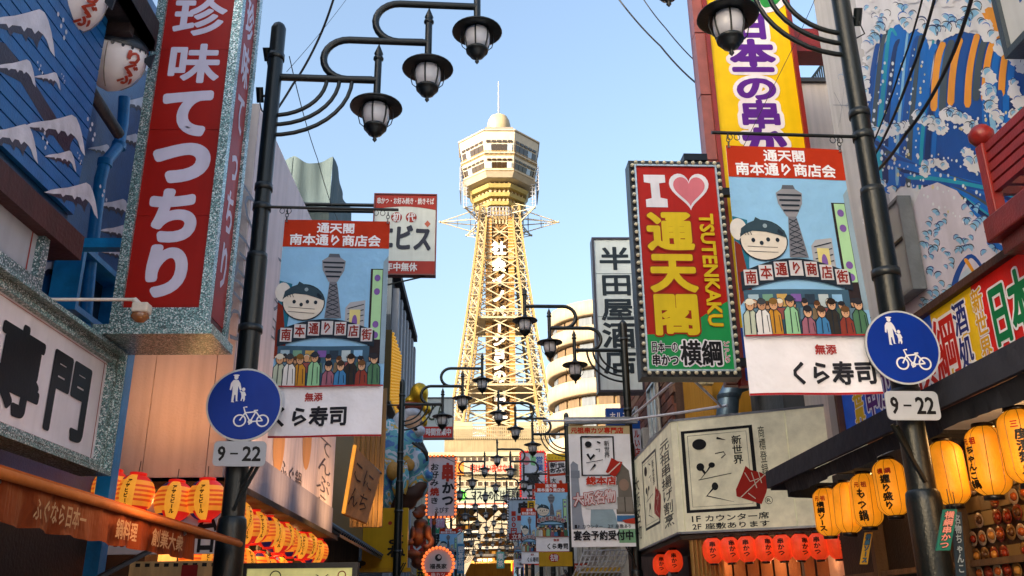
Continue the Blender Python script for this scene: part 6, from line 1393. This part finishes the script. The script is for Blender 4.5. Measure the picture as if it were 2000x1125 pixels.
for k in range(3):
    l = bpy.data.lights.new('lantern_lamp', 'POINT'); l.energy = 2.5; l.color = (1, .4, .15); l.shadow_soft_size = .1; o = bpy.data.objects.new('lantern_lamp', l); COL.objects.link(o); o.location = Vector((3.0, yc_-.1, zb2-.45))+U*(.3+.8*k)+Vector((0, .25, 0))
# ---- restaurant cloth banner on the second right post
pl = signplane(1113, 1236, 832, 1068, 16.5, 1.5); t = thing('banner', 'white restaurant banner with red heading, framed brushwork and grey tower print', 'banner', pl.at(pl.W/2, 0)); dz = wave(.012, 5, .5, .03)
a = Art(pl, .004, 0, dz); cm = lambda h: M(h, 'cloth'); a.rect(0, 0, 1, 1, cm('#eceef4'), 0); a.rect(0, 0, 1, .07, cm('#c2b48c'), 1)
a.text('元祖串カツ専門店', .04, .012, .90, .066, cm('#b8321c'), .04, 2, res=1)
a.poly([(.02, .33), (.06, .30), (.14, .33), (.14, .42), (.18, .75), (.22, .86), (.02, .86)], cm('#8f99a8'), 1); a.rect(.02, .38, .16, .44, cm('#7d8898'), 2)
a.poly([(.30, .84), (.32, .70), (.42, .60), (.52, .58), (.62, .64), (.70, .74), (.74, .86)], cm('#8fa6b3'), 1); a.poly([(.24, .56), (.76, .50), (.76, .70), (.24, .70)], cm('#c9ccd2'), 2)
a.poly([(.74, .38), (.84, .32), (.95, .38), (.98, .52), (1, .74), (.72, .74), (.72, .56)], cm('#6b6660'), 2); a.ell(.86, .50, .08, .05, cm('#8c7568'), 3, 14); a.rect(.74, .60, .98, .72, cm('#7f7a74'), 3); a.line([(.86, .60), (.86, .72)], .02, cm('#4b4742'), 4)
a.rect(.72, .75, 1, .80, cm('#3f6fa0'), 3); a.poly([(.80, .79), (1, .77), (1, .82), (.85, .81)], cm('#b03a2a'), 4); a.rect(.74, .86, 1, .97, cm('#7fb08c'), 1)
def boxed(a):
    K = cm('#1c2026'); x0, x1, y0_, y1_ = .20, .72, .095, .42
    a.line([(x0, y0_), (x1, y0_), (x1, y1_), (x0, y1_), (x0, y0_)], .035, K, 5); f = lambda u, v_: (x0+(x1-x0)*u, y0_+(y1_-y0_)*v_)
    a.ell(*f(.22, .20), .055, .026, K, 5); a.line([f(.5, .13), f(.6, .17)], .03, K, 5); a.line([f(.45, .33), f(.58, .32), f(.55, .40)], .014, K, 5); a.line([f(.18, .45), f(.27, .58), f(.40, .47)], .045, K, 5); a.line([f(.14, .68), f(.66, .60)], .012, K, 5); a.line([f(.42, .72), f(.25, .88)], .04, K, 5, True)
    a.text('新世界', f(.70, .1)[0], f(.70, .1)[1], f(.88, .55)[0], f(.88, .55)[1], K, .01, 5, vert=True, res=1)
    a.poly([f(.85, .70), f(.92, .55), f(1.1, .64), f(1.25, .66), f(1.15, .9), f(1.0, 1.05), f(.72, .92)], cm('#a8281c'), 7); a.line([f(.78, .98), f(1.18, .68)], .02, cm('#d8c8c0'), 8)
boxed(a); a.text('総本店', .26, .43, .74, .50, cm('#b8321c'), .05, 6, res=1, out=[(cm('#d6d2d8'), .08)]); a.text('大阪名物', .04, .55, .72, .66, cm('#d6c8cc'), .03, 6, res=1, out=[(cm('#a82820'), .05)], tilt=-6)
a.text('1Fカウンター 2F座敷あり', .04, .82, .95, .855, cm('#23262e'), .01, 5, res=1); a.text('宴会予約受付中', .03, .87, .97, .95, cm('#1c1f26'), .035, 5, res=1); a.build('cloth', t, thr=.16)
c = pl.at(0, -.10); s_ = thing('banner_rod', 'grey square rod holding the white restaurant banner', 'rod', c); MB().box(c.x-.05, c.x+pl.W+.15, c.y-.04, c.y+.04, c.z-.06, c.z+.06, M('#8d9299', 'metal')).build('rod', s_)
# white grille basket under it
t = thing('grille', 'white wire grille curving out below the restaurant banner', 'grille', P(1180, 1110, 17)); mb = MB(); A, B = P(1128, 1076, 17.2), P(1215, 1076, 17.2)
for k in range(11):
    x = A.x+(B.x-A.x)*k/10; mb.tube([(x+.12, 17.2, A.z), (x, 17.05, A.z-.25), (x-.12, 17.3, A.z-.48)], .014, M('#c9ccd0', 'paint'), 5)
for k in range(6):
    z = A.z-.48*k/5; s2 = -.12*k/5+.1; mb.tube([(A.x+s2, 17.13, z), (B.x+s2, 17.13, z)], .014, M('#c9ccd0', 'paint'), 5)
mb.build('wire_mesh', t)
# ---- near right shop: long sign, awning, lanterns, food wall
XS = 3.45; y_far = PX(1650, 810, XS).y; zb3, zt4 = PX(1835, 765, XS).z, PX(1835, 602, XS).z
t = thing('long_signboard', 'long coloured signboard over the awning: blue, yellow and red fields', 'sign', (XS, 5, zb3)); pl = wallplane(XS, 2.2, y_far, zb3, zt4)
slab(MB(), pl, 0, 0, 1, 1, -.25, 0, M('#b8bcc4')).build('panel', t); frame(MB(), pl, .055, -.25, .06, M('#4a2a1e', 'wood')).build('frame', t)
u = lambda x, y=700: pl.px(x, y)[0]
E1, E2, E3 = u(1832, 700), u(1912, 640), u(2060, 580)
LY, LR_, LBl, LGn = M('#e0b400', 'glow', .04), M('#c41408', 'glow', .05), M('#1450b8', 'glow', .05), M('#0f7a48')
a = Art(pl, .002, .002); a.rect(0, 0, E1, 1, LBl, 0); a.rect(E1, 0, E2, 1, LY, 0); a.rect(E2, 0, 1, 1, LR_, 0); a.poly([(0, 0), (u(1740, 720), 0), (u(1700, 760), 1), (0, 1)], LBl, 1)
W3 = M('#f2f0f6'); tx = a.text
def st(tx_, x0, x1, ya, yb, m, bold, vert=False, o=.07): a.text(tx_, u(x0), ya, u(x1), yb, m, bold, 3, out=[(W3, o)], vert=vert)
st('新世界', 1655, 1676, .12, .92, M('#e0b81c'), .06, True); st('串かつ', 1680, 1760, .1, .9, M('#5a1f7c'), .03)
st('横綱', 1782, 1880, .10, .95, M('#c41a10'), .022); st('酒処', 1878, 1908, .06, .94, M('#1a2a7c'), .025, True)
st('新世界', 1922, 1946, .06, .94, M('#e0a818'), .025, True); st('日本一', 1952, 2100, .12, .88, M('#0f7a48'), .045)
a.build('lettering', t)
# awning: fascia, cloth valance, sloping top
AWN = M('#2a2c33', 'cloth'); AW2 = M('#34363f', 'cloth'); xA = 3.18; yT = PX(1500, 940, xA).y; zA1 = PX(1500, 925, xA).z; zA0 = PX(1500, 955, xA).z
t = thing('awning', 'dark charcoal cloth awning above the yellow lanterns on the right', 'awning', (xA, 6, zA0))
MB().box(xA-.02, xA+.02, 2.0, yT, zA0-.0, zA1+.02, AW2).build('fascia', t); MB().box(xA+.02, XS+.3, yT-.06, yT, zA0-.02, zA1+.04, AW2).build('end_fascia', t)
MB().prism([(xA+.02, 2.0, zA1), (xA+.02, yT-.06, zA1), (XS+.3, yT-.06, zA1+.16), (XS+.3, 2.0, zA1+.16)], (0, 0, .015), AWN).build('top_cloth', t)
vb = MB(); vs = []; n = 120
for i in range(n+1): y = 2.0+(yT-.45-2.0)*i/n; vs += [(xA+.03, y, zA0), (xA+.06+.015*math.sin(y*11)+.008*math.sin(y*27), y, zA0-.13-.012*math.sin(y*5))]
vb.add(vs, [(2*i, 2*i+1, 2*i+3, 2*i+2) for i in range(n)], AWN); vb.build('valance', t, recalc=False)
vb = MB(); vs = []
for i in range(20): x = xA+.06+.09*i; vs += [(x, yT-.45+.0, zA0), (x, yT-.45+.02*math.sin(i*1.7), zA0-.15-.05*i/8)]
vb.add(vs, [(2*i, 2*i+1, 2*i+3, 2*i+2) for i in range(19)], AWN); vb.build('end_valance', t, recalc=False)
for y in (3.2, 5.2, 7.2, 9.0): MB().box(xA+.05, 5.0, y, y+.05, zA0-.02, zA0+.03, M('#1a1512', 'wood')).build('rafter', t)
LYG = M('#ef9118', 'glow', .19); LYR = M('#8a5310', 'paint')
ya, yb_, pr = tall_lantern_mesh(.128, .47, LYG, LYR, 9, True); yc1 = MB().lathe([(0, 0), (.075, 0), (.07, .025), (0, .03)], (0, 0, .232), M('#15100e', 'paint'), 14).mesh('cap'); yc2 = MB().lathe([(0, -.03), (.065, -.03), (.07, 0), (0, 0)], (0, 0, -.232), M('#15100e', 'paint'), 14).mesh('cap')
def ltx(s1, s2, ang):
    mb = MB(); rfy = lambda z: .128*(1 if abs(z) < .14 else math.sqrt(max(.16, 1-((abs(z)-.14)/.094)**2*.9)))
    curved(mb, s2, R_(ang), -.19, .10, .085, rfy, M('#1d1408'), .0035)
    vs, fs, be = glyph('元', 1)
    for k, ch in enumerate(s1): curved(mb, ch, R_(ang-14+28*k), .105, .155, .05, rfy, M('#b8200c'), .002)
    return mb.mesh('lettering')
# (photo position, text, facing)
Lspec = [(1616, 1000, '元祖', '横綱ソース', -138, 'leftmost yellow lantern under the charcoal awning, brown kana down its side'), (1655, 992, '', '', 0, 'plain yellow lantern, second from the left under the awning'), (1692, 977, '元祖', 'もつ鍋', -138, 'yellow lantern reading motsu-nabe in kana and kanji, third from the left'), (1740, 952, '横綱', '握り盛り', -142, 'yellow lantern with characters just left of the right lamp post'), (1852, 924, '', '', 0, 'plain yellow lantern just right of the right lamp post'), (1930, 900, '元祖', 'ちゃんこ鍋', -190, 'big yellow lantern with writing on its left edge, between plain and cut-off ones'), (1998, 872, '三', '度漬禁止', -142, 'yellow lantern cut by the right edge with bold black characters')]
for k, (x, y, s1, s2, an, lab) in enumerate(Lspec):
    c = PX(x, y, 3.42); tl_(c, lab, [ya, yb_, yc1, yc2]+([ltx(s1, s2, an)] if s2 else []), R_(4*k), 'yellow lanterns under the charcoal awning')
for k in range(3):
    l = bpy.data.lights.new('lantern_lamp', 'POINT'); l.energy = 3.5; l.color = (1, .55, .2); l.shadow_soft_size = .12; o = bpy.data.objects.new('lantern_lamp', l); COL.objects.link(o); o.location = (3.62, 4.2+2.1*k, 2.75)
# shop front under the awning
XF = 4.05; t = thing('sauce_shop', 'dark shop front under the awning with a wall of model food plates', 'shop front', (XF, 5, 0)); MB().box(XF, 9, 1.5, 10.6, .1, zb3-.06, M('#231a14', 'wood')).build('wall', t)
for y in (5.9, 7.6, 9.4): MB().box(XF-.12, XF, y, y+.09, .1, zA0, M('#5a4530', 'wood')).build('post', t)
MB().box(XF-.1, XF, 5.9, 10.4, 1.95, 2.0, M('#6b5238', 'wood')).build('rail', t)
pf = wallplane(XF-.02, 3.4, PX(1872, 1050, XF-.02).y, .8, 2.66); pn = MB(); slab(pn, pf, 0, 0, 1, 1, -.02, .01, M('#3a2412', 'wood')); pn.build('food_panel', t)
random.seed(12); dish = [MB().lathe([(0, .0), (.035, .004), (.058, .018), (.062, .02), (.06, .026), (.03, .012), (0, .012)], (0, 0, 0), M(c_, 'plastic'), 14).mesh('plate') for c_ in ('#b8a48c', '#7c2c1a', '#8f6b3c')]
fd = [MB().lathe([(0, .04), (.022, .034), (.034, .015), (.03, .008)], (0, 0, 0), M(c_, 'plastic'), 9).mesh('model_food') for c_ in ('#a8521c', '#8c2c14', '#c98a3c', '#5a3a1c')]
cardm = [MB().box(0, .012, 0, .17, 0, .11, M(c_, 'print')).mesh('menu_card') for c_ in ('#8c7448', '#a08a58', '#6b5a3c')]
nyy = int(pf.W/.14); 
for j in range(8):
    for k in range(nyy):
        y = 3.5+.14*k+random.uniform(-.01, .01); z = 1.76+.135*j+random.uniform(-.01, .01)
        if z > 2.62: continue
        if j >= 4 and random.random() < .5 or random.random() < .15: place('menu_card', random.choice(cardm), t, (XF-.045, y-.06, z-.05)); continue
        place('plate', random.choice(dish), t, (XF-.03, y, z), (0, R_(-90), 0)); place('model_food', random.choice(fd), t, (XF-.035, y, z), (0, R_(-90), 0))
l = bpy.data.lights.new('food_lamp', 'POINT'); l.energy = 4; l.color = (1, .6, .28); l.shadow_soft_size = .1; o = bpy.data.objects.new('food_lamp', l); COL.objects.link(o); o.location = (3.55, 4.7, 2.5)
def strip(px_, py0, py1, w_, Y, tx_, c1, c2, lab, lean):
    A, B = P(px_, py0, Y), P(px_+lean, py1, Y); U2 = Vector((1, 0, 0)); D2 = (B-A).normalized(); pl = Plane(A-U2*w_/2, U2, D2, w_, (B-A).length); pl.N = U2.cross(D2); pl.N = pl.N if pl.N.y < 0 else -pl.N
    t = thing('hanging_strip', lab, 'sign', A); slab(MB(), pl, 0, 0, 1, 1, -.012, 0, M(c1)).build('board', t); a = Art(pl, .0015, .0015); a.text(tx_, .15, .04, .85, .96, M(c2), .03, 1, vert=True, out=[(M('#2a2020'), .06)]); a.build('lettering', t); MB().tube([A, A+Vector((0, 0, .12))], .003, IRON, 4).build('cord', t)
strip(1856, 995, 1075, .085, 5.4, '横綱串かつ', '#1f6a5a', '#d98a7a', 'slanting green and red strip sign hanging below a plain yellow lantern', -14)
strip(1697, 1040, 1102, .07, 8.4, '横綱ソース', '#c9a03c', '#3a6f9c', 'slanting yellow and blue strip sign hanging below the third yellow lantern', -10)
strip(1868, 1000, 1125, .06, 5.5, '名物ちゃんこ', '#20303c', '#8f9aa0', 'long dark strip sign right of the slanting green one', 10)
# red balcony
t = thing('red_balcony', 'red lacquered balcony corner with ball-topped post at the right edge', 'balcony', P(1960, 450, 4.6)); RL = M('#8c1f1a', 'paint')
pb = PX(1935, 380, 3.28); pt = PX(1925, 275, 3.28); yP = (pb.y+pt.y)/2; zbt, ztp = PX(1950, 425, 3.28).z, PX(1925, 280, 3.28).z
MB().box(3.24, 3.32, yP-.04, yP+.04, zbt, ztp, RL).build('newel_post', t, bevel=.008); MB().lathe([(0, -.075), (.05, -.06), (.078, -.02), (.08, .02), (.05, .065), (0, .08)], (3.28, yP, ztp+.07), RL, 20).build('ball', t)
for k in range(5): z = zbt+.16+(ztp-zbt-.2)*k/4.4; MB().box(3.26, 3.30, 1.6, yP-.04, z, z+.055, RL).build('rail', t)
for k in range(5): z = zbt+.16+(ztp-zbt-.2)*k/4.4; MB().box(3.32, 3.72, yP-.02, yP+.02, z, z+.055, RL).build('rail', t)
MB().box(3.20, 3.72, 1.6, yP+.06, zbt-.16, zbt, M('#7a1a16', 'paint')).build('floor_beam', t, bevel=.01); MB().box(3.26, 3.72, 1.6, yP+.0, zbt-.26, zbt-.165, M('#5c1512', 'paint')).build('lower_beam', t)
for k in range(4): MB().box(3.25, 3.31, yP-.6-.55*k, yP-.54-.55*k, zbt, ztp-.05, RL).build('baluster', t)
# small framed board in the top right corner
pl = wallplane(3.5, 1.8, PX(1968, 60, 3.5).y, PX(1985, 85, 3.5).z, 7.5); t = thing('framed_board', 'dark-framed white and blue patterned board in the top right corner', 'sign', pl.at(pl.W/2, pl.H)); slab(MB(), pl, 0, 0, 1, 1, -.2, 0, M('#c3c9cf')).build('panel', t); frame(MB(), pl, .05, -.2, .03, M('#3b4650', 'paint')).build('frame', t)
a = Art(pl, .002, .002); a.line([(.06, .0), (.06, .9), (.9, .9)], .03, Bb, 0); a.line([(.12, .0), (.12, .8), (.9, .8)], .02, Bb, 0); a.build('pattern', t)
# ================================================================== overhead cables
def cable(pts, r, lab, sag=.15):
    P_ = [Vector(p) for p in pts]; out = []
    for i in range(len(P_)-1):
        for k in range(8):
            u_ = k/8; q = P_[i].lerp(P_[i+1], u_); q.z -= sag*4*u_*(1-u_); out.append(q)
    out.append(P_[-1]); t = thing('cable', lab, 'cable', out[0], 'overhead cables'); MB().tube(out, r, M('#14161a', 'wire'), 6).build('wire', t)
cable([P(500, 265, 9.5), P(572, 165, 9.5), P(625, 70, 9.3), P(660, -30, 9.0)], .014, 'thick black cable rising behind the left lamp post arms', .05)
cable([P(565, 110, 12), P(620, 310, 16), P(660, 430, 22)], .008, 'thin black wire dropping past the wrapped building', .1)
cable([P(1195, -20, 12), P(1290, 90, 11.5), P(1380, 178, 10.6)], .014, 'black cable reaching the yellow sign, lower of two', .06)
cable([P(1245, -20, 12), P(1300, 55, 11.5), P(1374, 134, 10.6)], .009, 'thinner black cable reaching the yellow sign, upper of two', .04)
cable([P(1905, -30, 4.5), P(1850, 130, 5.2), P(1770, 260, 5.9), P(1700, 345, 7.4)], .014, 'rightmost thick cable across the wave mural', .03)
cable([P(1832, -30, 5.0), P(1780, 140, 5.6), P(1710, 300, 7.4)], .012, 'middle cable across the wave mural', .03)
cable([P(1808, -30, 5.2), P(1760, 130, 5.8), P(1700, 290, 7.4)], .008, 'leftmost thin cable across the wave mural', .03)
cable([P(1600, -20, 8.5), P(1560, 70, 9.0), P(1450, 290, 9.2)], .004, 'hair-thin wire crossing the yellow sign', .0)
# ================ unseen blocks beside the near shops, added to keep the sun off the street
def shade_block(x0, x1, y0, y1, h, col, lab):
    t = thing('shop_building', lab, 'building', ((x0+x1)/2, y0, 0)); MB().box(x0, x1, y0, y1, 0, h, M(col, 'wall')).build('wall', t)
shade_block(-18, -8.05, -7.5, 14.5, 14.6, '#8a8378', 'high block standing back behind the blue shop')
shade_block(-18, -7.1, 14.6, 22.8, 13.4, '#8f8a80', 'block standing back behind the slatted house')

cable([P(690, -20, 14), P(560, 140, 10)], .004, 'hair-thin wire passing left of the lamp arms', .05)
cable([P(1700, 620, 7.0), P(1640, 700, 9.0), P(1560, 760, 12)], .006, 'thin wire behind the right cloth banner', .1)
cable([P(1120, 905, 26), P(880, 925, 36)], .012, 'wire strung across the far street between lamp posts', .3)
cable([P(1100, 940, 33), P(860, 890, 30)], .012, 'second wire strung across the far street, lower', .3)
# small fittings that clutter the walls
def aircon(x, y, z, lab, side):
    t = thing('air_conditioner', lab, 'air conditioner', (x, y, z)); g = M('#b9bab8', 'paint')
    MB().box(min(x, x+side*.32), max(x, x+side*.32), y, y+.8, z, z+.58, g).build('casing', t, bevel=.015)
    mb = MB(); fx = x if side > 0 else x; xx = x-side*.012
    for r_ in (.05, .1, .15, .2): mb.tube([(xx, y+.32+r_*math.cos(q*math.pi/8), z+.29+r_*math.sin(q*math.pi/8)) for q in range(17)], .006, M('#5d6062', 'metal'), 4, False)
    mb.build('fan_grille', t); MB().box(min(x, x+side*.3), max(x, x+side*.3), y+.05, y+.75, z-.05, z-.01, M('#6b6c6c', 'metal')).build('bracket', t)
aircon(3.45, 19.9, 5.0, 'grey air conditioner on the brick wall below the bulb-framed sign', 1)
aircon(3.3, 26.2, 5.3, 'grey air conditioner high on the pale far building at right', 1)
aircon(-3.35, 23.6, 4.4, 'grey air conditioner beyond the slatted house on the left', -1)
